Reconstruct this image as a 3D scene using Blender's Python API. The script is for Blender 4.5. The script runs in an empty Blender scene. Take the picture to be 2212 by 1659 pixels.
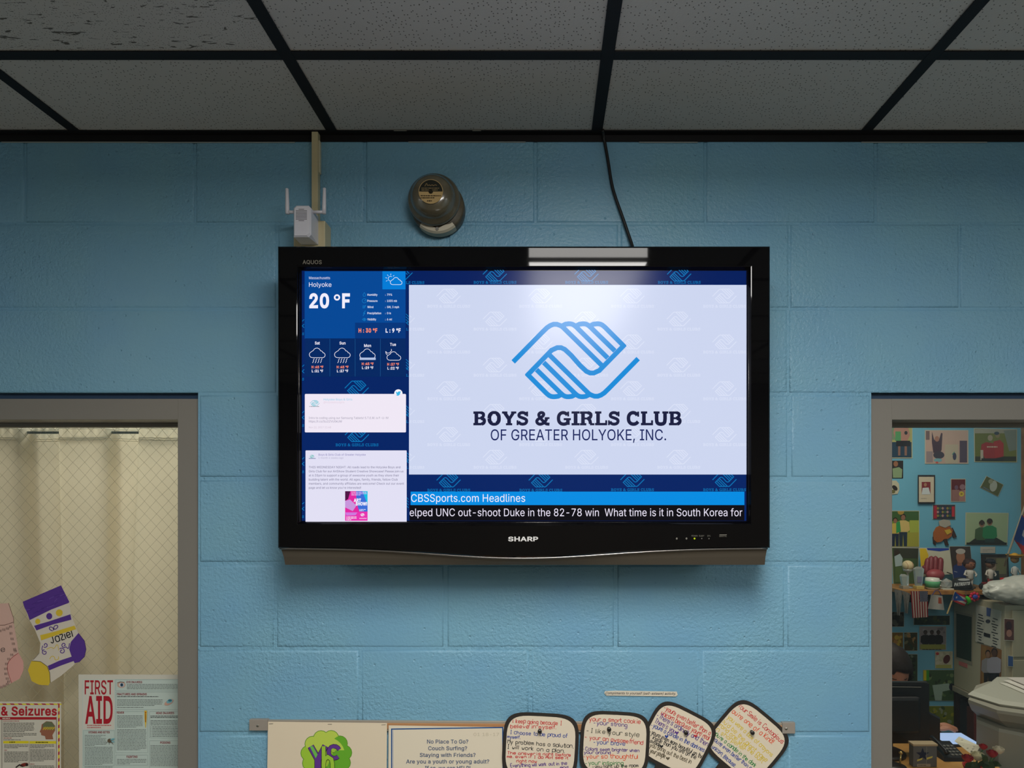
import bpy, bmesh, math, random
from mathutils import Vector, Matrix
random.seed(7)
C = bpy.context.scene.collection
PI = math.pi

# ------------------------------------------------------------------ camera
F, CX, CY, D, EYE = 1380.0, 1181.0, 1060.0, 1.525, 1.8   # focal length in px, axis point, distance to wall, eye height
cam = bpy.data.cameras.new('camera'); camo = bpy.data.objects.new('camera', cam); C.objects.link(camo)
cam.sensor_width = 36; cam.lens = F / 2212 * 36
cam.shift_x = -(CX - 1106) / 2212; cam.shift_y = (CY - 829.5) / 2212
cam.clip_start = 0.05
camo.location = (0, -D, EYE); camo.rotation_euler = (PI / 2, 0, 0)
S = bpy.context.scene
S.camera = camo
# ------------------------------------------------------------------ colour, world, lights
S.view_settings.view_transform = 'Standard'; S.view_settings.look = 'None'
S.view_settings.exposure = 0.0; S.view_settings.gamma = 1.0
S.view_settings.use_curve_mapping = False
w = bpy.data.worlds.new('world'); S.world = w; w.use_nodes = True
w.node_tree.nodes['Background'].inputs[0].default_value = (0.05, 0.055, 0.06, 1)
w.node_tree.nodes['Background'].inputs[1].default_value = 0.3

def area(name, x, y, z, sx, sy, watts, col, spread=180):
    l = bpy.data.lights.new(name, 'AREA'); l.shape = 'RECTANGLE'; l.size = sx; l.size_y = sy
    l.energy = watts; l.color = col; l.spread = math.radians(spread)
    o = bpy.data.objects.new(name, l); C.objects.link(o); o.location = (x, y, z)
    return o
CEIL = 2.648
LAMPS_AND_FILLS = [(0.140, -1.60, 0.40, 1.2, 45.0), (0.155, -3.8, 0.47, 1.0, 9.0), (-2.05, -2.3, 0.47, 1.2, 14.0), (2.1, -2.4, 0.47, 1.2, 24.0)]  # first lamp inferred from its reflection, the rest added as fill light
for x, y, sx, sy, e in LAMPS_AND_FILLS:
    area('ceiling_or_fill_lamp_light', x, y, CEIL - 0.092, sx, sy, e, (1.0, 0.97, 0.93))
    side_ = area('wall_top_fill_light', x, y + sy / 2 + 0.014, CEIL - 0.05, sx, 0.06, e * 0.020, (1.0, 0.97, 0.93)); side_.rotation_euler.x = PI / 2   # added end strip that brightens the top of the wall
area('office_lamp_light', 1.7, 1.25, CEIL - 0.062, 0.6, 0.9, 17.0, (1.0, 0.95, 0.84))
area('back_room_lamp_light', -0.95, 0.8, CEIL - 0.062, 0.8, 0.4, 24.0, (1.0, 0.97, 0.92))

# ------------------------------------------------------------------ materials
def lin(c):
    return tuple(((v / 255) / 12.92 if v / 255 <= 0.04045 else ((v / 255 + 0.055) / 1.055) ** 2.4) for v in c) + (1.0,)
MATS = {}
def mat(name, rgb, rough=0.6, metal=0.0, spec=0.5, bump=None, coat=0.0, var=None):
    """rgb is 0-255; bump=(noise scale, strength, distance); var=(noise scale, rgb2) second colour"""
    if name in MATS: return MATS[name]
    m = bpy.data.materials.new(name); m.use_nodes = True; nt = m.node_tree
    b = nt.nodes['Principled BSDF']
    b.inputs['Base Color'].default_value = lin(rgb); b.inputs['Roughness'].default_value = rough
    b.inputs['Metallic'].default_value = metal; b.inputs['Specular IOR Level'].default_value = spec
    b.inputs['Coat Weight'].default_value = coat; b.inputs['Coat Roughness'].default_value = 0.04
    if bump or var: tc = nt.nodes.new('ShaderNodeNewGeometry')
    if bump:
        n = nt.nodes.new('ShaderNodeTexNoise'); n.inputs['Scale'].default_value = bump[0]; n.inputs['Detail'].default_value = 3
        nt.links.new(tc.outputs['Position'], n.inputs['Vector'])
        bp = nt.nodes.new('ShaderNodeBump'); bp.inputs['Strength'].default_value = bump[1]; bp.inputs['Distance'].default_value = bump[2]
        nt.links.new(n.outputs['Fac'], bp.inputs['Height']); nt.links.new(bp.outputs['Normal'], b.inputs['Normal'])
    if var:
        n2 = nt.nodes.new('ShaderNodeTexNoise'); n2.inputs['Scale'].default_value = var[0]; n2.inputs['Detail'].default_value = 4
        nt.links.new(tc.outputs['Position'], n2.inputs['Vector'])
        r = nt.nodes.new('ShaderNodeValToRGB'); r.color_ramp.elements[0].position = 0.35; r.color_ramp.elements[1].position = 0.65
        r.color_ramp.elements[0].color = lin(rgb); r.color_ramp.elements[1].color = lin(var[1])
        nt.links.new(n2.outputs['Fac'], r.inputs['Fac']); nt.links.new(r.outputs['Color'], b.inputs['Base Color'])
    MATS[name] = m
    return m
def ink(rgb):
    rgb = tuple(int(v) for v in rgb)
    return mat('ink_%d_%d_%d' % rgb, rgb, 0.65, spec=0.25)
def screen(rgb):
    """lit pixels behind the satin screen surface"""
    rgb = tuple(int(v) for v in rgb); nm = 'screen_%d_%d_%d' % rgb
    if nm in MATS: return MATS[nm]
    m = mat(nm, (6, 6, 8), 0.20, spec=0.13)
    b = m.node_tree.nodes['Principled BSDF']
    b.inputs['Emission Color'].default_value = lin(rgb); b.inputs['Emission Strength'].default_value = 1.0
    b.inputs['Roughness'].default_value = 0.18
    return m
def glass():
    if 'glass' in MATS: return MATS['glass']
    m = bpy.data.materials.new('glass'); m.use_nodes = True; nt = m.node_tree; nt.nodes.clear()
    o = nt.nodes.new('ShaderNodeOutputMaterial'); t = nt.nodes.new('ShaderNodeBsdfTransparent'); g = nt.nodes.new('ShaderNodeBsdfGlossy')
    t.inputs[0].default_value = (0.95, 0.955, 0.94, 1); g.inputs['Roughness'].default_value = 0.02
    mx = nt.nodes.new('ShaderNodeMixShader'); fr = nt.nodes.new('ShaderNodeFresnel'); fr.inputs[0].default_value = 1.3
    nt.links.new(fr.outputs[0], mx.inputs[0]); nt.links.new(t.outputs[0], mx.inputs[1]); nt.links.new(g.outputs[0], mx.inputs[2])
    nt.links.new(mx.outputs[0], o.inputs[0]); MATS['glass'] = m
    return m
def clear_plastic():
    m = mat('clear_crystal', (225, 230, 225), 0.08)
    m.node_tree.nodes['Principled BSDF'].inputs['Transmission Weight'].default_value = 0.7
    return m

# the painted block wall: orange-peel paint with a few pits
def wall_paint():
    m = mat('blue_block_paint', (104, 176, 203), 0.42, spec=0.45)
    nt = m.node_tree; b = nt.nodes['Principled BSDF']
    g = nt.nodes.new('ShaderNodeNewGeometry')
    n = nt.nodes.new('ShaderNodeTexNoise'); n.inputs['Scale'].default_value = 130; n.inputs['Detail'].default_value = 2.5; n.inputs['Roughness'].default_value = 0.55
    mask = nt.nodes.new('ShaderNodeTexNoise'); mask.inputs['Scale'].default_value = 2.6; mask.inputs['Detail'].default_value = 2
    pits = nt.nodes.new('ShaderNodeTexVoronoi'); pits.inputs['Scale'].default_value = 38
    for q in (n, mask, pits): nt.links.new(g.outputs['Position'], q.inputs['Vector'])
    mr = nt.nodes.new('ShaderNodeMapRange'); mr.inputs['From Min'].default_value = 0.38; mr.inputs['From Max'].default_value = 0.62
    mr.inputs['To Min'].default_value = 0.35; mr.inputs['To Max'].default_value = 1.2
    nt.links.new(mask.outputs['Fac'], mr.inputs['Value'])
    mul = nt.nodes.new('ShaderNodeMath'); mul.operation = 'MULTIPLY'
    nt.links.new(n.outputs['Fac'], mul.inputs[0]); nt.links.new(mr.outputs[0], mul.inputs[1])
    pr = nt.nodes.new('ShaderNodeMapRange'); pr.inputs['From Min'].default_value = 0.0; pr.inputs['From Max'].default_value = 0.12
    pr.inputs['To Min'].default_value = -0.5; pr.inputs['To Max'].default_value = 0.0
    nt.links.new(pits.outputs['Distance'], pr.inputs['Value'])
    add = nt.nodes.new('ShaderNodeMath'); add.operation = 'ADD'
    nt.links.new(mul.outputs[0], add.inputs[0]); nt.links.new(pr.outputs[0], add.inputs[1])
    bp = nt.nodes.new('ShaderNodeBump'); bp.inputs['Strength'].default_value = 1.0; bp.inputs['Distance'].default_value = 0.0032
    nt.links.new(add.outputs[0], bp.inputs['Height']); nt.links.new(bp.outputs['Normal'], b.inputs['Normal'])
    big = nt.nodes.new('ShaderNodeTexNoise'); big.inputs['Scale'].default_value = 5; big.inputs['Detail'].default_value = 3
    nt.links.new(g.outputs['Position'], big.inputs['Vector'])
    r = nt.nodes.new('ShaderNodeValToRGB'); r.color_ramp.elements[0].position = 0.3; r.color_ramp.elements[1].position = 0.7
    r.color_ramp.elements[0].color = lin((114, 164, 195)); r.color_ramp.elements[1].color = lin((121, 170, 192))
    nt.links.new(big.outputs['Fac'], r.inputs['Fac']); nt.links.new(r.outputs['Color'], b.inputs['Base Color'])
    return m
# mineral-fibre ceiling tile: pinholes; the fissured kind adds short worm-like cracks
def tile_mat(fissured):
    m = mat('fissured_tile' if fissured else 'pinhole_tile', (196, 194, 190), 0.9, spec=0.1)
    nt = m.node_tree; b = nt.nodes['Principled BSDF']; g = nt.nodes.new('ShaderNodeNewGeometry')
    v = nt.nodes.new('ShaderNodeTexVoronoi'); v.inputs['Scale'].default_value = 190 if fissured else 118; v.voronoi_dimensions = '2D'
    nt.links.new(g.outputs['Position'], v.inputs['Vector'])
    lt = nt.nodes.new('ShaderNodeMath'); lt.operation = 'LESS_THAN'; lt.inputs[1].default_value = 0.14
    nt.links.new(v.outputs['Distance'], lt.inputs[0])
    sc = nt.nodes.new('ShaderNodeSeparateColor'); nt.links.new(v.outputs['Color'], sc.inputs[0])
    sel = nt.nodes.new('ShaderNodeMath'); sel.operation = 'GREATER_THAN'; sel.inputs[1].default_value = 0.45
    nt.links.new(sc.outputs[0], sel.inputs[0])
    hole = nt.nodes.new('ShaderNodeMath'); hole.operation = 'MULTIPLY'
    nt.links.new(lt.outputs[0], hole.inputs[0]); nt.links.new(sel.outputs[0], hole.inputs[1])
    out = hole.outputs[0]
    if fissured:
        mp = nt.nodes.new('ShaderNodeMapping'); mp.inputs['Scale'].default_value = (30, 120, 1)
        nt.links.new(g.outputs['Position'], mp.inputs['Vector'])
        nz = nt.nodes.new('ShaderNodeTexNoise'); nz.inputs['Scale'].default_value = 1.0; nz.inputs['Detail'].default_value = 3; nz.inputs['Distortion'].default_value = 1.2
        nt.links.new(mp.outputs[0], nz.inputs['Vector'])
        gt = nt.nodes.new('ShaderNodeMath'); gt.operation = 'GREATER_THAN'; gt.inputs[1].default_value = 0.635
        nt.links.new(nz.outputs['Fac'], gt.inputs[0])
        mx = nt.nodes.new('ShaderNodeMath'); mx.operation = 'MAXIMUM'
        nt.links.new(gt.outputs[0], mx.inputs[0]); nt.links.new(out, mx.inputs[1]); out = mx.outputs[0]
    mix = nt.nodes.new('ShaderNodeMix'); mix.data_type = 'RGBA'
    mix.inputs['A'].default_value = lin((196, 194, 190)); mix.inputs['B'].default_value = lin((104, 102, 98))
    nt.links.new(out, mix.inputs['Factor']); nt.links.new(mix.outputs['Result'], b.inputs['Base Color'])
    inv = nt.nodes.new('ShaderNodeMath'); inv.operation = 'SUBTRACT'; inv.inputs[0].default_value = 1
    nt.links.new(out, inv.inputs[1])
    fine = nt.nodes.new('ShaderNodeTexNoise'); fine.inputs['Scale'].default_value = 300; nt.links.new(g.outputs['Position'], fine.inputs['Vector'])
    ad = nt.nodes.new('ShaderNodeMath'); ad.operation = 'ADD'; nt.links.new(inv.outputs[0], ad.inputs[0]); nt.links.new(fine.outputs['Fac'], ad.inputs[1])
    bp = nt.nodes.new('ShaderNodeBump'); bp.inputs['Strength'].default_value = 0.3; bp.inputs['Distance'].default_value = 0.001
    nt.links.new(ad.outputs[0], bp.inputs['Height']); nt.links.new(bp.outputs['Normal'], b.inputs['Normal'])
    return m
def cloth_mat():
    m = bpy.data.materials.new('cream_curtain'); m.use_nodes = True; nt = m.node_tree
    b = nt.nodes['Principled BSDF']; b.inputs['Base Color'].default_value = lin((236, 226, 200)); b.inputs['Roughness'].default_value = 0.85
    t = nt.nodes.new('ShaderNodeBsdfTranslucent'); t.inputs[0].default_value = lin((238, 228, 196))
    mx = nt.nodes.new('ShaderNodeMixShader'); mx.inputs[0].default_value = 0.32
    o = nt.nodes['Material Output']
    nt.links.new(b.outputs[0], mx.inputs[1]); nt.links.new(t.outputs[0], mx.inputs[2]); nt.links.new(mx.outputs[0], o.inputs[0])
    return m

# ------------------------------------------------------------------ object helpers (all objects carry translations only)
def wl(o):
    p = Vector((0, 0, 0))
    while o: p = p + o.location; o = o.parent
    return p
def finish(bm, name, mats, parent=None, smooth=False, base=False):
    me = bpy.data.meshes.new(name)
    if not isinstance(mats, (list, tuple)): mats = [mats]
    for m in mats: me.materials.append(m)
    vs = [v.co for v in bm.verts]
    lo = Vector([min(v[i] for v in vs) for i in range(3)]); hi = Vector([max(v[i] for v in vs) for i in range(3)])
    c = (lo + hi) / 2
    if base: c.z = lo.z
    bmesh.ops.translate(bm, verts=bm.verts, vec=-c)
    bm.to_mesh(me); bm.free()
    if smooth: me.shade_smooth()
    o = bpy.data.objects.new(name, me); C.objects.link(o)
    if parent: o.parent = parent; o.location = c - wl(parent)
    else: o.location = c
    return o
def tag(o, label, cat, group=None, kind=None):
    o['label'] = label; o['category'] = cat
    if group: o['group'] = group
    if kind: o['kind'] = kind
    return o
def struct(o): o['kind'] = 'structure'; return o
def thing(name, label, cat, loc=(0, 0, 0), group=None):
    o = bpy.data.objects.new(name, None); C.objects.link(o); o.empty_display_size = 0.05
    o.location = loc
    return tag(o, label, cat, group)
def box(bm, a, b, mi=0, bev=0.0):
    x0, x1 = sorted((a[0], b[0])); y0, y1 = sorted((a[1], b[1])); z0, z1 = sorted((a[2], b[2]))
    r = bmesh.ops.create_cube(bm, size=1.0)
    vs = r['verts']
    for v in vs:
        v.co = Vector(((x0 + x1) / 2 + v.co.x * (x1 - x0), (y0 + y1) / 2 + v.co.y * (y1 - y0), (z0 + z1) / 2 + v.co.z * (z1 - z0)))
    fs = {f for v in vs for f in v.link_faces}
    for f in fs: f.material_index = mi
    if bev > 0:
        es = {e for v in vs for e in v.link_edges}
        r = bmesh.ops.bevel(bm, geom=list(es), offset=bev, segments=2, affect='EDGES', profile=0.6)
        for f in r['faces']: f.material_index = mi
    return vs
def boxo(name, a, b, m, parent=None, bev=0.0, **k):
    bm = bmesh.new(); box(bm, a, b, 0, bev); return finish(bm, name, m, parent, **k)
def loft(bm, rings, mi=0, closed=True, caps=True):
    """rings: lists of points of equal length, joined ring to ring"""
    R = [[bm.verts.new(p) for p in r] for r in rings]
    n = len(R[0])
    for i in range(len(R) - 1):
        for j in range(n if closed else n - 1):
            k = (j + 1) % n
            try: bm.faces.new((R[i][j], R[i][k], R[i + 1][k], R[i + 1][j])).material_index = mi
            except ValueError: pass
    if caps and closed:
        for r in (R[0], R[-1]):
            try: bm.faces.new(r).material_index = mi
            except ValueError: pass
    return R
def tube(bm, pts, rad, n=8, mi=0):
    pts = [Vector(p) for p in pts]; rings = []
    for i, p in enumerate(pts):
        t = (pts[min(i + 1, len(pts) - 1)] - pts[max(i - 1, 0)]).normalized()
        up = Vector((0, 0, 1)) if abs(t.z) < 0.9 else Vector((1, 0, 0))
        s = t.cross(up).normalized(); q = s.cross(t)
        r = rad[i] if isinstance(rad, (list, tuple)) else rad
        rings.append([p + (s * math.cos(a) + q * math.sin(a)) * r for a in [2 * PI * k / n for k in range(n)]])
    loft(bm, rings, mi); bmesh.ops.recalc_face_normals(bm, faces=bm.faces)
def lathe(bm, c, axis, prof, n=32, mi=0):
    """prof: (radius, height along axis)"""
    c = Vector(c); a = Vector(axis).normalized()
    up = Vector((0, 0, 1)) if abs(a.z) < 0.9 else Vector((1, 0, 0))
    s = a.cross(up).normalized(); q = s.cross(a)
    rings = [[c + a * h + (s * math.cos(t) + q * math.sin(t)) * max(r, 1e-5) for t in [2 * PI * k / n for k in range(n)]] for r, h in prof]
    loft(bm, rings, mi); bmesh.ops.recalc_face_normals(bm, faces=bm.faces)
def blob(bm, c, r, mi=0, sub=2, noise=0.0):
    res = bmesh.ops.create_icosphere(bm, subdivisions=sub, radius=1.0)
    for v in res['verts']:
        k = 1 + random.uniform(-noise, noise)
        v.co = Vector((c[0] + v.co.x * r[0] * k, c[1] + v.co.y * r[1] * k, c[2] + v.co.z * r[2] * k))
    for f in {f for v in res['verts'] for f in v.link_faces}: f.material_index = mi
    return res['verts']

# ------------------------------------------------------------------ planes that carry print
def at(px, py, Y):
    """point of the photograph's line of sight at world depth Y"""
    t = Y + D
    return Vector(((px - CX) / F * t, Y, EYE + (CY - py) / F * t))
def facing(Y):                       # a plane parallel to the wall
    return lambda u, v, d: at(u, v, Y - d)
TILT = math.radians(0.7)
TN = Vector((0, -math.cos(TILT), -math.sin(TILT))); TC = Vector((0, -0.17, EYE + 0.196))
def tvp(u, v, d):                    # the slightly tilted television plane
    r = Vector(((u - CX) / F, 1, (CY - v) / F)); o = Vector((0, -D, EYE)); q = TC + TN * d
    return o + r * ((q - o).dot(TN) / r.dot(TN))
def cabside(u, v, d):                # side of the filing cabinet, plane x = 2.367
    X = 2.367 - d; t = X * F / (u - CX)
    return Vector((X, t - D, EYE + (CY - v) / F * t))

GL = {'a':"4637170604133344 4743",'b':"0903 0617374644331304",'c':"4637170604133344",'d':"4943 4637170604133344",
'e':"05454637170604133344",'f':"39291813 0737",'g':"4637170604133344 4741301001",'h':"0903 0617374643",'i':"0703 0908",
'j':"17110010 1918",'k':"0903 370533",'l':"0903",'m':"0703 06172623 26374643",'n':"0703 0617374643",'o':"170604133344463717",
'p':"0700 0617374644331304",'q':"4740 4637170604133344",'r':"0703 06173736",'s':"46371706153544331304",'t':"19142333 0737",
'u':"0704133344 4743",'v':"072347",'w':"0713253347",'x':"0743 4703",'y':"0723 4710",'z':"07470343",'I':"2923 1939 1333",
'M':"0309264943",'T':"0949 2923",'Y':"09264926 2623",'C':"4839190804133344",'E':"49090343 0636",'B':"03093948473606 3645443303",
'K':"0903 490543",'S':"483919080716364544331304",'J':"1949 3934231304","'":"0908",'-':"0535",'.':"0313",',':"1302",'!':"0905 0304"}
SLAB = {  # heavy slab-serif capitals: advance, list of (stroke width, points) on a unit-high letter
'B':(.92,[(.24,(.2,0,.2,1)),(.16,(0,.08,.55,.08)),(.16,(0,.92,.52,.92)),(.13,(.2,.51,.55,.51)),(.2,(.5,.92,.66,.86,.68,.72,.62,.58,.5,.52)),(.22,(.52,.5,.7,.44,.74,.29,.68,.14,.54,.08))]),
'O':(.98,[(.25,(.14,.5,.16,.72,.28,.86)),(.2,(.22,.84,.34,.92,.46,.93,.58,.92,.7,.84)),(.25,(.64,.86,.76,.72,.78,.5,.76,.28,.64,.14)),(.2,(.7,.16,.58,.08,.46,.07,.34,.08,.22,.16)),(.25,(.28,.14,.16,.28,.14,.5))]),
'Y':(.95,[(.23,(.16,.95,.46,.45)),(.2,(.78,.95,.48,.45)),(.24,(.47,.5,.47,.05)),(.14,(0,.93,.36,.93)),(.14,(.6,.93,.95,.93)),(.14,(.26,.07,.68,.07))]),
'S':(.86,[(.2,(.66,.72,.62,.86,.44,.93,.26,.9,.16,.76,.2,.62,.4,.54,.6,.46,.7,.34,.64,.14,.46,.07,.26,.1,.14,.26)),(.12,(.72,1,.72,.64)),(.12,(.08,.36,.08,0))]),
'&':(1.06,[(.2,(.98,.07,.72,.1,.52,.34,.3,.62,.26,.78,.34,.9,.46,.93,.58,.88,.6,.76,.52,.64,.3,.5,.14,.36,.14,.2,.26,.08,.42,.07,.6,.16,.74,.34,.8,.52)),(.12,(.66,.52,.98,.52))]),
'G':(1.02,[(.22,(.74,.74,.66,.86,.48,.93,.3,.88,.18,.72,.15,.5,.18,.28,.3,.12,.48,.07,.66,.1,.76,.2)),(.24,(.78,.44,.78,.02)),(.14,(.5,.44,.98,.44)),(.12,(.8,1,.8,.64))]),
'I':(.56,[(.25,(.27,0,.27,1)),(.15,(0,.07,.54,.07)),(.15,(0,.93,.54,.93))]),
'R':(1.0,[(.24,(.2,0,.2,1)),(.15,(0,.07,.42,.07)),(.16,(0,.92,.55,.92)),(.13,(.2,.49,.55,.49)),(.22,(.52,.92,.7,.86,.73,.7,.68,.56,.52,.49)),(.22,(.54,.5,.66,.36,.7,.1)),(.14,(.66,.07,.96,.07))]),
'L':(.84,[(.24,(.2,0,.2,1)),(.15,(0,.93,.42,.93)),(.16,(0,.08,.78,.08)),(.13,(.74,.0,.74,.36))]),
'C':(.98,[(.23,(.74,.72,.66,.86,.48,.93,.3,.88,.18,.72,.15,.5,.18,.28,.3,.12,.48,.07,.66,.11,.8,.26)),(.12,(.8,1,.8,.62))]),
'U':(1.02,[(.24,(.2,.95,.2,.3,.28,.12,.48,.07,.68,.12,.76,.3,.76,.95)),(.15,(0,.93,.4,.93)),(.15,(.58,.93,.98,.93))]),
' ':(.36,[])}
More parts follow.
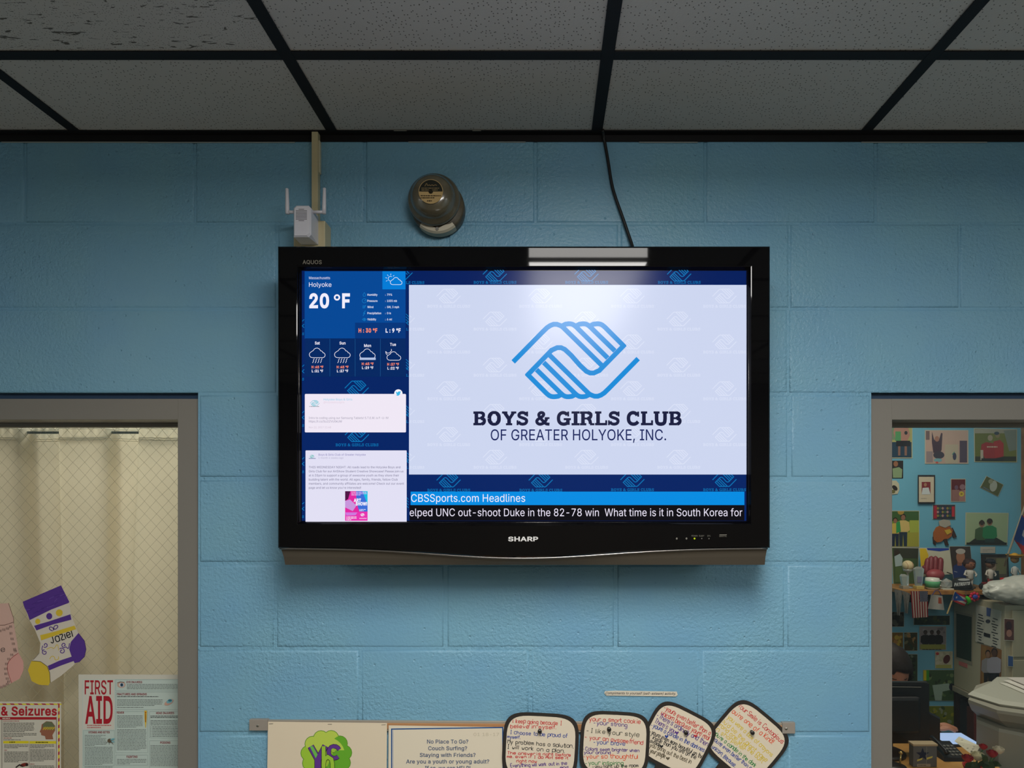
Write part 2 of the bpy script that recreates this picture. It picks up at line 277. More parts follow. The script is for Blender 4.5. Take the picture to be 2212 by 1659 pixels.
GLYPHS = {   # plain sans-serif outlines: character code: [advance,contour,contour ...] in thousandths
65: [480,[16,0,201,509,216,509,276,509,463,0,395,0,264,372,232,478,245,478,218,389,85,0],[110,142,110,199,370,199,370,142]],
66: [456,[60,0,60,509,280,506,329,491,364,464,381,442,395,403,394,339,382,312,364,291,315,267,315,262,354,251,381,231,412,179,415,107,400,67,383,44,344,18,291,3],[125,57,267,58,318,72,339,89,354,123,353,157,342,184,315,213,273,229,125,231],[125,285,249,286,279,292,304,306,323,326,336,372,332,397,321,419,290,443,259,451,125,452]],
67: [510,[267,-7,217,-2,171,13,131,39,97,73,70,115,51,166,40,254,51,343,82,415,113,454,150,484,217,510,267,516,312,511,354,499,391,479,423,452,448,418,473,348,408,348,389,395,357,428,315,449,267,456,215,447,169,422,134,381,117,345,104,279,107,206,117,163,145,112,170,87,215,61,249,54,297,55,341,71,372,93,394,123,408,160,473,160,448,91,402,38,341,5]],
68: [502,[219,0,96,0,96,57,239,58,282,66,318,81,347,103,379,149,392,187,399,255,386,342,370,377,348,406,320,428,285,443,221,452,93,452,93,509,281,504,331,489,373,465,421,413,444,367,457,315,462,255,457,195,443,142,421,97,390,60,351,31,303,11],[125,509,125,0,60,0,60,509]],
69: [419,[60,0,60,509,372,509,372,452,125,452,125,286,355,286,355,229,125,229,125,57,375,57,375,0]],
70: [410,[60,0,60,509,369,509,369,452,125,452,125,278,346,278,346,221,125,221,125,0]],
71: [520,[269,-7,217,-2,149,25,96,73,69,116,45,194,41,285,51,343,82,415,112,454,170,495,239,514,311,511,367,492,414,460,456,404,474,349,408,349,392,385,370,415,315,448,247,455,183,432,145,397,125,364,107,303,103,254,111,184,125,145,157,99,184,76,233,57,301,56,357,79,396,123,408,152,415,202,434,199,283,199,283,256,478,256,474,152,461,110,439,73,411,43,357,10,315,-3]],
72: [517,[60,0,60,509,125,509,125,289,232,289,392,289,392,509,457,509,457,0,392,0,392,232,339,232,125,232,125,0]],
73: [300,[31,0,31,57,118,57,118,136,118,452,31,452,31,509,269,509,269,452,183,452,183,294,183,57,269,57,269,0]],
74: [396,[185,-7,135,0,75,33,48,70,40,92,33,145,33,173,98,173,99,128,113,85,143,59,185,50,214,54,238,65,256,85,268,112,272,509,336,509,336,436,336,145,330,92,309,50,276,19,235,0]],
75: [467,[104,145,104,216,167,295,272,410,364,509,448,509],[60,0,60,509,125,509,124,291,125,0],[372,0,188,259,228,309,449,0]],
76: [393,[60,0,60,509,125,509,125,57,361,57,361,0]],
77: [628,[60,0,60,509,152,509,281,177,322,49,307,49,342,158,476,509,568,509,568,0,504,0,506,413,507,457,513,457,470,329,342,0,286,0,166,301,112,457,119,457,120,407,122,0]],
78: [523,[60,0,60,509,136,509,358,158,414,55,405,54,399,166,399,509,463,509,463,0,387,0,172,340,108,452,119,454,125,0]],
79: [533,[267,-7,217,-2,171,13,131,39,97,73,70,115,51,166,40,254,51,343,70,393,97,436,131,470,171,495,217,510,267,516,317,510,363,495,403,470,437,436,464,393,482,343,493,254,482,166,464,115,437,73,403,39,363,13,317,-2],[267,53,334,68,364,86,388,112,408,144,422,183,430,254,422,325,408,365,388,397,364,423,334,441,267,456,199,441,170,422,145,397,125,364,111,325,103,254,111,183,125,144,145,112,170,86,199,68]],
80: [445,[60,0,60,509,258,508,298,501,332,487,371,456,397,415,408,365,406,313,390,265,371,239,332,207,298,193,258,187,109,186,109,242,248,243,287,251,322,276,343,325,344,359,337,392,322,419,297,439,248,451,125,452,125,0]],
81: [533,[245,159,313,159,468,-48,401,-48],[267,-7,217,-2,171,13,131,39,97,73,70,115,51,166,40,254,51,343,70,393,97,436,131,470,171,495,217,510,267,516,317,510,363,495,403,470,437,436,464,393,482,343,493,254,482,166,464,115,437,73,403,39,363,13,317,-2],[267,53,334,68,364,86,388,112,408,144,422,183,430,254,422,325,408,365,388,397,364,423,334,441,267,456,199,441,170,422,145,397,125,364,111,325,103,254,111,183,125,144,145,112,170,86,199,68]],
82: [449,[60,0,60,509,259,508,333,489,372,459,397,419,409,370,406,317,390,271,361,235,317,210,279,201,96,198,96,255,249,256,287,263,322,285,343,329,345,364,338,395,322,421,298,440,248,452,125,452,125,0],[353,0,230,229,303,229,428,0]],
83: [447,[224,-9,162,-2,98,26,56,74,38,137,104,137,117,96,147,68,188,53,237,50,286,60,323,84,343,119,341,165,326,185,296,205,160,247,101,277,64,318,53,353,53,389,60,420,75,448,122,490,189,513,266,513,316,498,357,471,392,422,401,378,337,378,330,406,302,437,259,455,212,458,167,448,135,425,117,394,118,356,131,334,161,312,312,264,367,231,399,187,407,122,386,64,353,28,288,-2]],
84: [449,[32,452,32,509,109,509,417,509,417,452,257,452,257,0,193,0,193,452]],
85: [517,[259,-8,192,0,154,15,121,37,95,64,76,97,64,133,60,173,60,509,124,509,124,178,130,137,148,102,176,75,213,57,259,52,305,57,342,75,370,102,387,137,393,178,393,509,457,509,457,442,457,173,453,133,441,97,410,50,363,15,325,0]],
86: [480,[204,0,16,509,84,509,221,119,248,31,235,31,395,509,463,509,278,0]],
87: [686,[155,0,16,509,82,509,168,176,197,40,189,40,209,135,306,509,380,509,497,40,488,40,506,125,603,509,670,509,530,0,455,0,361,349,339,475,350,475,329,366,230,0]],
88: [474,[18,0,217,284,217,236,29,509,104,509,208,355,243,292,239,292,232,292,263,348,374,509,446,509,259,239,259,287,456,0,382,0,264,171,233,231,244,231,218,184,91,0]],
89: [472,[203,0,203,208,16,509,91,509,228,282,250,230,224,230,262,313,381,509,455,509,268,208,268,0]],
90: [438,[42,0,42,46,306,431,341,476,348,454,40,452,40,509,397,509,397,462,134,81,97,33,90,54,399,57,399,0]],
97: [389,[160,-9,94,5,55,35,37,67,31,93,39,152,62,182,105,205,265,235,275,249,274,274,267,297,253,314,215,329,157,325,118,301,100,274,41,291,61,328,79,346,133,375,211,384,258,374,294,354,322,320,334,283,337,0,277,0,277,52,272,52,252,25,224,5,195,-5],[170,45,207,50,237,64,258,85,274,119,276,190,200,171,127,156,103,139,94,121,93,90,106,67,130,52]],
98: [424,[229,-8,192,-4,164,9,143,25,118,59,112,59,112,0,53,0,53,509,114,509,115,319,149,357,181,377,215,384,265,381,298,369,339,338,377,274,387,234,389,165,383,122,361,68,340,39,298,7,266,-4],[220,47,258,54,297,83,320,130,328,189,320,248,297,294,259,323,220,330,182,323,144,296,121,250,113,189,121,128,144,82,183,53]],
99: [396,[207,-8,168,-4,133,8,102,27,76,53,42,123,34,187,42,253,65,308,102,349,150,376,218,384,279,370,334,330,362,277,303,262,290,289,270,311,242,325,207,330,167,323,145,310,120,282,108,258,98,217,97,173,104,131,120,94,155,59,179,50,215,47,243,52,271,66,292,89,304,117,363,102,341,56,306,21,261,-1]],
100: [424,[195,-8,159,-4,126,7,85,39,63,68,42,122,35,165,37,234,47,274,85,338,127,369,159,381,209,384,244,377,276,357,308,319,311,509,372,509,372,0,313,0,313,59,307,59,281,25,261,9,233,-4],[205,47,242,53,280,82,304,128,312,189,304,250,281,296,242,323,205,330,166,323,127,294,104,248,96,189,104,130,128,83,166,54]],
101: [404,[212,-8,170,-4,133,8,102,27,65,68,42,122,35,164,38,231,48,271,75,322,115,359,148,375,205,384,277,369,309,349,337,321,366,250,371,169,75,169,75,221,338,221,310,202,298,269,279,299,253,320,231,328,192,329,167,324,137,306,115,280,101,247,96,178,101,132,117,95,151,61,186,49,230,47,280,68,306,105,365,91,343,48,306,16,256,-4]],
102: [254,[228,379,228,327,6,327,6,379],[81,0,81,432,86,467,109,502,155,526,195,530,236,523,243,521,237,500,227,468,175,472,160,465,146,447,142,419,142,0]],
103: [425,[207,-151,160,-147,111,-130,74,-103,51,-69,101,-41,133,-76,173,-94,225,-96,270,-83,293,-65,307,-40,311,68,275,30,233,9,177,6,113,27,86,47,64,74,48,108,38,147,35,214,42,256,74,325,98,350,127,369,160,381,196,384,253,373,277,358,313,319,313,379,372,379,372,-9,364,-62,341,-102,305,-129,259,-145],[205,59,243,65,281,90,304,133,312,193,305,251,281,296,243,323,205,330,166,323,128,295,104,250,96,193,104,135,128,91,167,65]],
104: [410,[114,227,114,0,53,0,53,509,114,509,114,287,102,287,129,339,152,362,180,376,211,384,257,382,295,369,316,353,341,321,354,276,357,0,296,0,295,252,288,281,273,304,252,320,225,328,189,327,161,317,126,283]],
105: [167,[53,0,53,379,114,379,114,0],[84,443,54,455,41,483,54,512,84,524,114,512,126,483,114,455]],
106: [167,[53,379,114,379,113,-44,102,-90,82,-117,43,-138,-2,-143,-10,-143,-10,-87,21,-84,35,-77,45,-65,52,-40],[83,443,53,455,41,483,53,512,83,524,114,512,126,483,114,455]],
107: [381,[110,137,110,212,121,212,284,379,315,379,360,379,184,199,177,199],[53,0,53,509,114,509,114,0],[294,0,148,186,191,229,372,0]],
108: [189,[139,-2,95,6,74,20,60,41,53,84,53,509,114,509,114,99,120,62,139,52,170,54,181,3]],
109: [610,[53,0,53,379,112,379,112,295,108,295,120,328,147,360,181,380,219,386,264,377,287,361,312,325,321,295,312,295,325,326,345,351,371,370,402,382,437,386,474,381,508,365,526,349,546,316,556,272,557,0,496,0,492,283,481,305,463,319,419,330,390,327,367,315,350,297,339,274,335,0,274,0,273,272,253,311,234,323,199,330,150,316,131,297,118,271,114,0]],
110: [410,[114,227,114,0,53,0,53,379,112,379,112,287,102,287,129,339,152,362,180,376,211,384,257,382,295,369,316,353,341,321,354,276,357,0,296,0,295,252,288,281,273,304,252,320,225,328,189,327,161,317,126,283]],
111: [415,[207,-8,168,-4,133,8,102,27,76,53,42,123,34,187,42,253,56,291,76,323,102,349,133,369,168,380,207,384,247,380,282,369,314,349,339,323,359,291,373,253,381,187,367,103,350,68,327,39,299,16,265,1],[207,46,248,53,288,83,311,131,319,187,311,245,288,292,248,323,207,330,167,323,127,292,104,245,96,187,104,131,127,83,167,53]],
112: [424,[53,-143,53,379,112,379,112,319,118,319,149,357,181,377,229,384,282,376,313,361,351,325,383,255,390,189,383,122,370,84,340,39,313,16,282,1,216,-8,164,9,114,59,114,-143],[220,47,258,54,297,83,320,130,328,189,320,248,297,294,259,323,220,330,182,323,144,296,121,250,113,189,121,128,144,82,183,53]],
113: [424,[372,-143,311,-143,311,59,261,9,209,-8,142,1,111,16,85,39,55,84,42,122,35,165,37,234,64,309,85,338,127,369,177,383,233,380,269,363,307,319,313,319,313,379,372,379],[205,47,242,53,280,82,304,128,312,189,304,250,281,296,242,323,205,330,166,323,127,294,104,248,96,189,104,130,128,83,166,54]],
114: [259,[53,0,53,379,112,379,115,321,134,351,163,374,200,384,243,384,243,322,196,325,168,319,137,298,121,275,114,237,114,0]],
115: [365,[182,-8,125,-1,79,21,48,58,36,94,94,107,108,75,124,60,156,48,181,45,234,56,264,85,266,118,248,141,97,190,72,208,51,244,50,299,73,341,128,375,187,384,230,380,274,361,305,330,324,290,268,277,256,301,234,322,201,332,162,330,140,322,117,303,109,277,114,255,149,230,249,204,295,181,322,149,331,107,319,58,284,20,231,-3]],
116: [227,[204,379,204,327,6,327,6,379],[65,471,126,471,130,73,141,57,153,52,202,54,213,2,168,-4,133,0,104,12,82,32,69,59]],
117: [410,[182,-5,140,1,104,18,76,47,63,72,53,139,53,379,114,379,114,144,117,112,129,86,158,59,185,51,231,54,265,73,288,106,296,140,296,379,357,379,357,0,298,0,298,92,307,92,300,72,269,27,230,3]],
118: [389,[163,0,17,379,84,379,175,128,206,21,184,21,219,141,305,379,371,379,226,0]],
119: [567,[138,0,23,379,87,379,162,101,175,41,165,41,252,379,316,379,390,100,402,41,391,41,413,135,480,379,545,379,429,0,368,0,277,338,291,338,199,0]],
120: [379,[21,0,171,218,171,171,29,379,100,379,207,206,175,206,282,379,352,379,209,169,209,214,358,0,287,0,211,117,173,182,179,182,205,182,91,0]],
121: [389,[47,-139,61,-86,98,-90,125,-79,143,-54,163,-1,17,379,84,379,170,141,206,21,184,21,219,141,305,379,371,379,194,-80,170,-114,139,-136,91,-145]],
122: [380,[42,0,42,46,254,320,48,323,48,379,333,379,333,331,126,56,339,56,339,0]],
48: [453,[227,-7,165,4,130,24,101,53,78,91,61,138,48,254,61,370,78,417,101,455,130,484,165,504,227,516,288,504,323,484,352,455,375,417,392,370,405,254,392,138,375,91,352,53,323,24,289,4],[227,50,267,58,309,97,335,163,344,254,335,346,309,412,267,451,227,460,186,451,144,412,118,346,109,254,118,163,144,97,186,58]],
49: [453,[76,0,76,55,391,55,391,0],[276,509,276,0,212,0,209,448,86,358,86,427,198,509]],
50: [453,[64,0,64,47,282,282,311,327,320,362,316,402,296,433,264,453,224,460,191,455,156,436,135,404,127,362,66,362,69,397,86,442,105,468,143,496,190,512,225,516,260,513,306,497,343,469,361,445,378,403,381,372,375,328,361,296,313,230,153,57,389,57,389,0]],
51: [453,[218,-7,148,4,92,35,55,84,44,132,109,132,121,95,148,68,196,51,243,52,285,66,315,93,327,122,327,166,310,205,285,228,235,245,157,248,157,268,157,299,288,452,70,452,70,509,372,509,372,461,211,278,211,289,273,287,308,276,350,248,371,222,389,178,392,127,385,95,361,53,324,21,275,0]],
52: [453,[40,105,40,158,247,509,311,509,109,166,413,163,413,105],[282,0,282,318,343,318,343,254,343,0]],
53: [453,[221,-7,170,0,114,28,75,73,60,130,122,130,138,89,182,57,221,50,256,55,294,78,319,115,328,162,319,210,284,256,242,275,187,274,149,261,128,246,104,249,67,253,96,509,366,509,366,452,151,452,134,301,168,321,208,332,256,332,294,321,326,302,361,266,379,231,389,192,390,144,383,108,349,48,293,7]],
54: [453,[226,-7,157,7,104,47,71,107,64,143,66,192,80,239,108,295,252,509,322,509,151,261,145,261,165,288,196,307,226,314,270,311,302,302,341,277,370,240,382,210,389,157,385,121,359,58,324,23,295,7],[226,48,259,54,295,76,319,111,327,157,323,193,302,231,269,256,226,265,183,257,150,231,130,193,125,158,133,112,157,76,193,54]],
55: [453,[97,0,323,452,62,452,62,509,391,509,391,449,165,0]],
56: [453,[226,-7,169,0,107,28,66,75,52,135,57,172,77,216,110,248,153,265,102,296,78,335,70,380,83,437,109,472,146,498,176,509,226,516,277,509,306,498,343,472,369,437,382,380,374,335,350,296,300,265,342,248,375,216,396,172,401,135,387,75,346,28,284,0],[226,49,264,53,303,71,328,100,337,139,331,170,309,204,273,227,226,235,179,227,143,204,121,170,115,139,124,100,149,71,189,53],[226,290,266,296,296,316,315,347,319,376,315,404,297,434,266,453,226,460,186,453,155,434,137,404,133,376,137,347,156,316,186,296]],
57: [453,[226,516,295,502,349,462,381,402,388,366,386,317,373,270,344,214,200,0,130,0,301,248,307,248,287,221,257,202,226,195,183,198,151,207,112,232,83,269,71,299,64,352,67,388,94,450,128,485,158,502],[226,460,193,455,157,433,134,397,125,352,130,316,150,278,184,252,226,243,259,248,295,270,319,305,327,350,319,397,295,433,259,455]],
58: [188,[95,-4,63,9,50,41,63,73,95,87,128,73,141,41,128,9],[95,271,63,284,50,316,63,349,95,362,128,349,141,316,128,284]],
46: [188,[95,-4,63,9,50,41,63,73,95,87,128,73,141,41,128,9]],
44: [188,[38,-119,68,71,137,71,84,-119]],
45: [453,[337,244,337,188,114,188,114,244]],
33: [196,[67,160,63,509,132,509,128,160],[98,-4,66,9,52,41,66,73,98,86,130,73,143,41,130,9]],
63: [358,[132,152,135,206,150,248,168,269,226,311,252,343,262,384,254,418,240,438,220,452,196,460,161,460,130,449,111,432,98,409,92,378,27,378,36,426,58,464,90,492,146,513,195,515,241,505,279,483,312,439,321,411,323,366,306,311,279,279,209,224,197,198,194,152],[164,-4,131,9,118,41,131,73,164,86,196,73,209,41,196,9]],
38: [448,[197,-7,142,0,84,29,47,75,34,133,43,180,67,217,228,345,255,375,262,405,256,431,231,455,201,461,168,453,145,431,137,399,145,363,175,319,438,0,364,0,113,303,87,344,77,376,78,424,91,458,114,485,146,504,185,513,229,511,266,499,294,478,314,449,323,416,318,370,291,325,142,208,105,166,97,140,99,112,109,87,127,67,162,50,193,46,228,51,262,65,301,95,324,127,344,179,349,224,408,224,404,172,392,131,371,92,333,47,299,20,271,7]],
37: [676,[175,283,140,288,104,310,82,345,75,388,79,445,98,482,130,508,175,517,211,512,246,490,268,455,276,407,271,355,253,318,221,292],[175,327,201,334,212,346,223,392,222,430,213,454,201,466,175,473,144,461,131,439,127,412,129,369,138,346,149,334],[501,-10,466,-4,430,18,408,52,400,95,405,152,423,190,456,215,501,225,536,219,572,197,594,163,601,115,597,63,578,25,546,0],[501,35,519,38,538,53,549,100,547,138,538,162,527,174,501,180,469,169,457,146,453,120,454,77,464,53,483,38],[132,0,482,509,540,509,191,0]],
176: [316,[158,283,122,289,81,312,53,351,43,397,49,434,73,475,111,503,158,513,205,503,243,475,267,434,273,397,267,362,243,321,205,293],[158,334,184,340,205,355,219,378,222,397,219,418,205,440,184,456,158,462,138,458,116,445,100,424,95,397,100,372,116,351,138,337]],
64: [676,[355,-135,271,-128,221,-114,158,-82,122,-53,81,2,61,46,44,122,41,208,54,286,81,353,123,408,177,450,243,478,321,491,402,488,472,469,530,436,576,391,609,338,629,278,635,200,623,101,596,44,557,17,517,11,468,19,435,41,420,68,397,36,367,19,326,13,293,16,251,35,211,82,194,129,188,182,195,234,215,279,245,313,284,336,343,343,385,331,419,306,419,335,474,335,475,95,485,74,502,61,544,65,566,92,578,142,581,233,572,284,553,332,523,373,483,407,432,430,370,441,302,439,242,424,192,397,151,358,122,308,104,247,98,202,104,107,122,47,152,-2,193,-41,266,-74,333,-85,401,-82,489,-59,504,-107,433,-127],[329,65,364,70,397,91,416,130,422,185,418,227,402,265,372,285,331,292,300,286,268,264,248,229,242,185,247,137,265,96,296,71]],
39: [206,[78,318,70,509,136,509,128,318]],
40: [273,[89,207,93,276,111,372,140,463,177,539,236,539,184,405,155,269,152,188,164,96,188,16,236,-96,177,-96,145,-36,103,85]],
41: [273,[37,-96,99,59,113,116,122,189,118,269,102,359,75,451,37,539,61,539,97,539,142,441,177,299,183,176,161,53,113,-67,97,-96]],
47: [249,[235,533,71,-76,14,-76,178,533]]}
FONT = {' ': (.19, [])}
for _c, _g in GLYPHS.items(): FONT[chr(_c)] = (_g[0] / 1000, [[(v[i] / 1000, v[i + 1] / 1000) for i in range(0, len(v), 2)] for v in _g[1:]])
def area2(q): return sum(q[i - 1][0] * q[i][1] - q[i][0] * q[i - 1][1] for i in range(len(q)))
_gt = {}
def glyph(c, bold):
    """separate filled outlines of a letter: [(points, triangles)]"""
    if (c, bold) in _gt: return _gt[(c, bold)]
    cons = FONT[c][1]; big = max(cons, key=lambda q: abs(area2(q))) if cons else None; sg = 1 if cons and area2(big) > 0 else -1; mv = []
    for q in cons:
        n = len(q); r = []
        for i in range(n):
            a, p, b = q[i - 1], q[i], q[(i + 1) % n]
            d1 = (p[0] - a[0], p[1] - a[1]); d2 = (b[0] - p[0], b[1] - p[1]); l1 = math.hypot(*d1) or 1; l2 = math.hypot(*d2) or 1
            n1 = (d1[1] / l1, -d1[0] / l1); n2 = (d2[1] / l2, -d2[0] / l2); m = (n1[0] + n2[0], n1[1] + n2[1]); k = 1 + n1[0] * n2[0] + n1[1] * n2[1]
            k = max(k, .5); r.append((p[0] + sg * bold * m[0] / k, p[1] + sg * bold * m[1] / k))
        mv.append(r)
    E = []                                             # filled by winding number, in horizontal bands
    for q in mv:
        for i in range(len(q)):
            p, r = q[i - 1], q[i]
            if abs(p[1] - r[1]) > 1e-6: E.append((p, r, 1) if p[1] < r[1] else (r, p, -1))
    ys = {round(v[1], 4) for q in mv for v in q}
    for i in range(len(E)):
        for j in range(i + 1, len(E)):
            (a, b, _), (c_, d, _) = E[i], E[j]; D_ = (b[0] - a[0]) * (d[1] - c_[1]) - (b[1] - a[1]) * (d[0] - c_[0])
            if abs(D_) > 1e-9:
                t = ((c_[0] - a[0]) * (d[1] - c_[1]) - (c_[1] - a[1]) * (d[0] - c_[0])) / D_; u = ((c_[0] - a[0]) * (b[1] - a[1]) - (c_[1] - a[1]) * (b[0] - a[0])) / D_
                if 0 < t < 1 and 0 < u < 1: ys.add(round(a[1] + (b[1] - a[1]) * t, 4))
    ys = sorted(ys); pts, quads = [], []
    for y0, y1 in zip(ys, ys[1:]):
        if y1 - y0 < 1e-4: continue
        ym = (y0 + y1) / 2; X = lambda e, y: e[0][0] + (e[1][0] - e[0][0]) * (y - e[0][1]) / (e[1][1] - e[0][1])
        act = sorted([e for e in E if e[0][1] < ym < e[1][1]], key=lambda e: X(e, ym)); wn = 0
        for e in act:
            if wn == 0: st = e
            wn += e[2]
            if wn == 0:
                o = len(pts); pts += [(X(st, y0), y0), (X(e, y0), y0), (X(e, y1), y1), (X(st, y1), y1)]; quads.append((o, o + 1, o + 2, o + 3))
    _gt[(c, bold)] = [(pts, quads)]; return _gt[(c, bold)]
def text_tris(s, bold=0.0):
    """plain sans-serif lettering: vertices (x, y, stacking index) and triangles"""
    vs, fs, x = [], [], 0.0
    for c in s:
        for k, (pts, tr) in enumerate(glyph(c, bold) if c != ' ' else ()):
            o = len(vs); vs += [(x + a, b, k) for a, b in pts]; fs += [tuple(o + i for i in t) for t in tr]
        x += FONT[c][0] + bold
    return vs, fs
def chaikin(p, it=1):
    for _ in range(it):
        if len(p) < 3: return p
        q = [p[0]]
        for a, b in zip(p, p[1:]):
            q.append((a[0] * .75 + b[0] * .25, a[1] * .75 + b[1] * .25)); q.append((a[0] * .25 + b[0] * .75, a[1] * .25 + b[1] * .75))
        q.append(p[-1]); p = q
    return p
def pairs(f): return [(f[i], f[i + 1]) for i in range(0, len(f), 2)]

class Sheet:
    """collects flat print: polygons in (u, v) pixels of a plane, at small layer heights"""
    def __init__(s, mp, mf=ink, step=0.00025):
        s.mp = mp; s.mf = mf; s.step = step; s.bm = bmesh.new(); s.mats = []; s.lay = 0.0; s.clip = None; s.cnt = 0
    def up(s, n=1): s.lay += s.step * n; return s
    def mi(s, rgb):
        m = s.mf(rgb) if isinstance(rgb, tuple) else rgb
        if m not in s.mats: s.mats.append(m)
        return s.mats.index(m)
    def cut(s, P):
        C_ = s.clip; n = len(C_); ar = sum(C_[i][0] * C_[(i + 1) % n][1] - C_[(i + 1) % n][0] * C_[i][1] for i in range(n)); sg = 1 if ar > 0 else -1
        for i in range(n):
            a, b = C_[i], C_[(i + 1) % n]; f = lambda p: sg * ((b[0] - a[0]) * (p[1] - a[1]) - (b[1] - a[1]) * (p[0] - a[0])); out = []
            for j in range(len(P)):
                p, q_ = P[j], P[(j + 1) % len(P)]; fp, fq = f(p), f(q_)
                if fp >= 0: out.append(p)
                if (fp > 0 > fq) or (fp < 0 < fq): t = fp / (fp - fq); out.append((p[0] + (q_[0] - p[0]) * t, p[1] + (q_[1] - p[1]) * t))
            P = out
            if len(P) < 3: return []
        return P
    def poly(s, pts, rgb):
        if s.clip: pts = s.cut(list(pts))
        if len(pts) < 3: return
        s.cnt += 1; z = s.lay + (s.cnt % 12) * 6e-6
        try: f = s.bm.faces.new([s.bm.verts.new(s.mp(u, v, z)) for u, v in pts]); f.material_index = s.mi(rgb)
        except ValueError: pass
    def rect(s, x0, y0, x1, y1, rgb): s.poly([(x0, y0), (x1, y0), (x1, y1), (x0, y1)], rgb)
    def rrect(s, x0, y0, x1, y1, r, rgb):
        p = []
        for cx, cy, a0 in ((x1 - r, y0 + r, -90), (x1 - r, y1 - r, 0), (x0 + r, y1 - r, 90), (x0 + r, y0 + r, 180)):
            for k in range(4):
                a = math.radians(a0 + 30 * k); p.append((cx + r * math.cos(a), cy + r * math.sin(a)))
        s.poly(p, rgb)
    def disc(s, cx, cy, rx, ry, rgb, n=18, a=0.0):
        ca, sa = math.cos(a), math.sin(a)
        s.poly([(cx + rx * math.cos(t) * ca - ry * math.sin(t) * sa, cy + rx * math.cos(t) * sa + ry * math.sin(t) * ca) for t in [2 * PI * k / n for k in range(n)]], rgb)
    def line(s, pts, wd, rgb):
        n = len(pts)
        if n < 2: return
        L, R = [], []
        for i in range(n):
            a = pts[max(i - 1, 0)]; b = pts[min(i + 1, n - 1)]; p = pts[i]
            if 0 < i < n - 1:
                d1 = (p[0] - a[0], p[1] - a[1]); d2 = (b[0] - p[0], b[1] - p[1])
                l1 = math.hypot(*d1) or 1; l2 = math.hypot(*d2) or 1
                t = (d1[0] / l1 + d2[0] / l2, d1[1] / l1 + d2[1] / l2); lt = math.hypot(*t)
                if lt < 0.3: t = (d1[0] / l1, d1[1] / l1); k = 1
                else: t = (t[0] / lt, t[1] / lt); k = min(1 / max(t[0] * d1[0] / l1 + t[1] * d1[1] / l1, 0.4), 1.9)
            else:
                t = (b[0] - a[0], b[1] - a[1]); lt = math.hypot(*t) or 1; t = (t[0] / lt, t[1] / lt); k = 1
            L.append((p[0] - t[1] * wd / 2 * k, p[1] + t[0] * wd / 2 * k)); R.append((p[0] + t[1] * wd / 2 * k, p[1] - t[0] * wd / 2 * k))
        if s.clip:
            for i in range(n - 1): s.poly([L[i], L[i + 1], R[i + 1], R[i]], rgb)
            return
        s.cnt += 1; z = s.lay + (s.cnt % 12) * 6e-6
        vl = [s.bm.verts.new(s.mp(u, v, z)) for u, v in L]; vr = [s.bm.verts.new(s.mp(u, v, z)) for u, v in R]
        m = s.mi(rgb)
        for i in range(n - 1):
            try: s.bm.faces.new((vl[i], vl[i + 1], vr[i + 1], vr[i])).material_index = m
            except ValueError: pass
    def text(s, t, x0, x1, y, cap, rgb, bold=0.0, slant=0.0, dy=0.0):
        """baseline y, cap height, both in px; x1 may be None for natural width; dy = drop of baseline at x1"""
        vs, fs = text_tris(t, bold)
        if not vs: return
        lo = min(v[0] for v in vs); hi = max(v[0] for v in vs); sy = cap / 0.509
        sx = sy if x1 is None else (x1 - x0) / max(hi - lo, 1e-6); W = (hi - lo) * sx
        m = s.mi(rgb)
        vv = []
        for a, b, k in vs:
            X = (a - lo) * sx + slant * b * sy
            vv.append(s.bm.verts.new(s.mp(x0 + X, y - b * sy + dy * X / W, s.lay + k * 9e-6)))
        for f in fs:
            try: s.bm.faces.new([vv[i] for i in f]).material_index = m
            except ValueError: pass
    def ctext(s, t, cx, y, cap, rgb, bold=0.0, width=None):
        vs, _ = text_tris(t, bold); W = (max(v[0] for v in vs) - min(v[0] for v in vs)) * cap / 0.509 if width is None else width
        s.text(t, cx - W / 2, cx + W / 2, y, cap, rgb, bold)
    def slab(s, t, x0, x1, y, h, rgb, k=1.0):
        tot = sum(SLAB[c][0] for c in t); sx = (x1 - x0) / tot; x = x0
        for c in t:
            ad, st = SLAB[c]
            for wd, p in st:
                pp = pairs(p)
                if len(pp) > 2: pp = chaikin(pp)
                s.line([(x + a * sx, y - b * h) for a, b in pp], wd * h * k, rgb)
            x += ad * sx
    def hand(s, t, x0, y0, x1, y1, xh, rgb, wd=1.3):
        """felt-pen handwriting along the line from (x0,y0) to (x1,y1)"""
        adv = [(1.9 if c in "il'.,!" else 3.4 if c in 'frtj ' else 4.4 if c == 'I' else 5.2) for c in t]; tot = sum(adv)
        Lx, Ly = x1 - x0, y1 - y0; L = math.hypot(Lx, Ly); ux, uy = Lx / L, Ly / L; kx = L / tot; ky = xh / 4; q = 0.0
        for c, a in zip(t, adv):
            g = GL.get(c) or GL.get(c.lower())
            if c != ' ' and g:
                j = random.uniform(-.35, .35); r = random.uniform(-.05, .05); ks = random.uniform(.9, 1.1)
                for st in g.split():
                    pp = []
                    for i in range(0, len(st), 2):
                        a_ = int(st[i]) * .95 * ks + r * int(st[i + 1]); b_ = (int(st[i + 1]) - 3) * ks + j
                        A = (q + a_) * kx; B = b_ * ky
                        pp.append((x0 + A * ux + B * uy, y0 + A * uy - B * ux))
                    s.line(chaikin(pp), wd, rgb)
            q += a
    def para(s, x0, y0, x1, lines, pitch, h, rgb, skew=0.0):
        """body copy too small to read: word-length strips"""
        for i in range(lines):
            x = x0; y = y0 + i * pitch; end = x1 if i < lines - 1 else x0 + (x1 - x0) * random.uniform(.4, .9)
            while x < end - 1:
                w_ = min(random.uniform(1.5, 7), end - x)
                s.rect(x, y + skew * (x - x0), x + w_, y + h + skew * (x - x0), rgb); x += w_ + 0.9
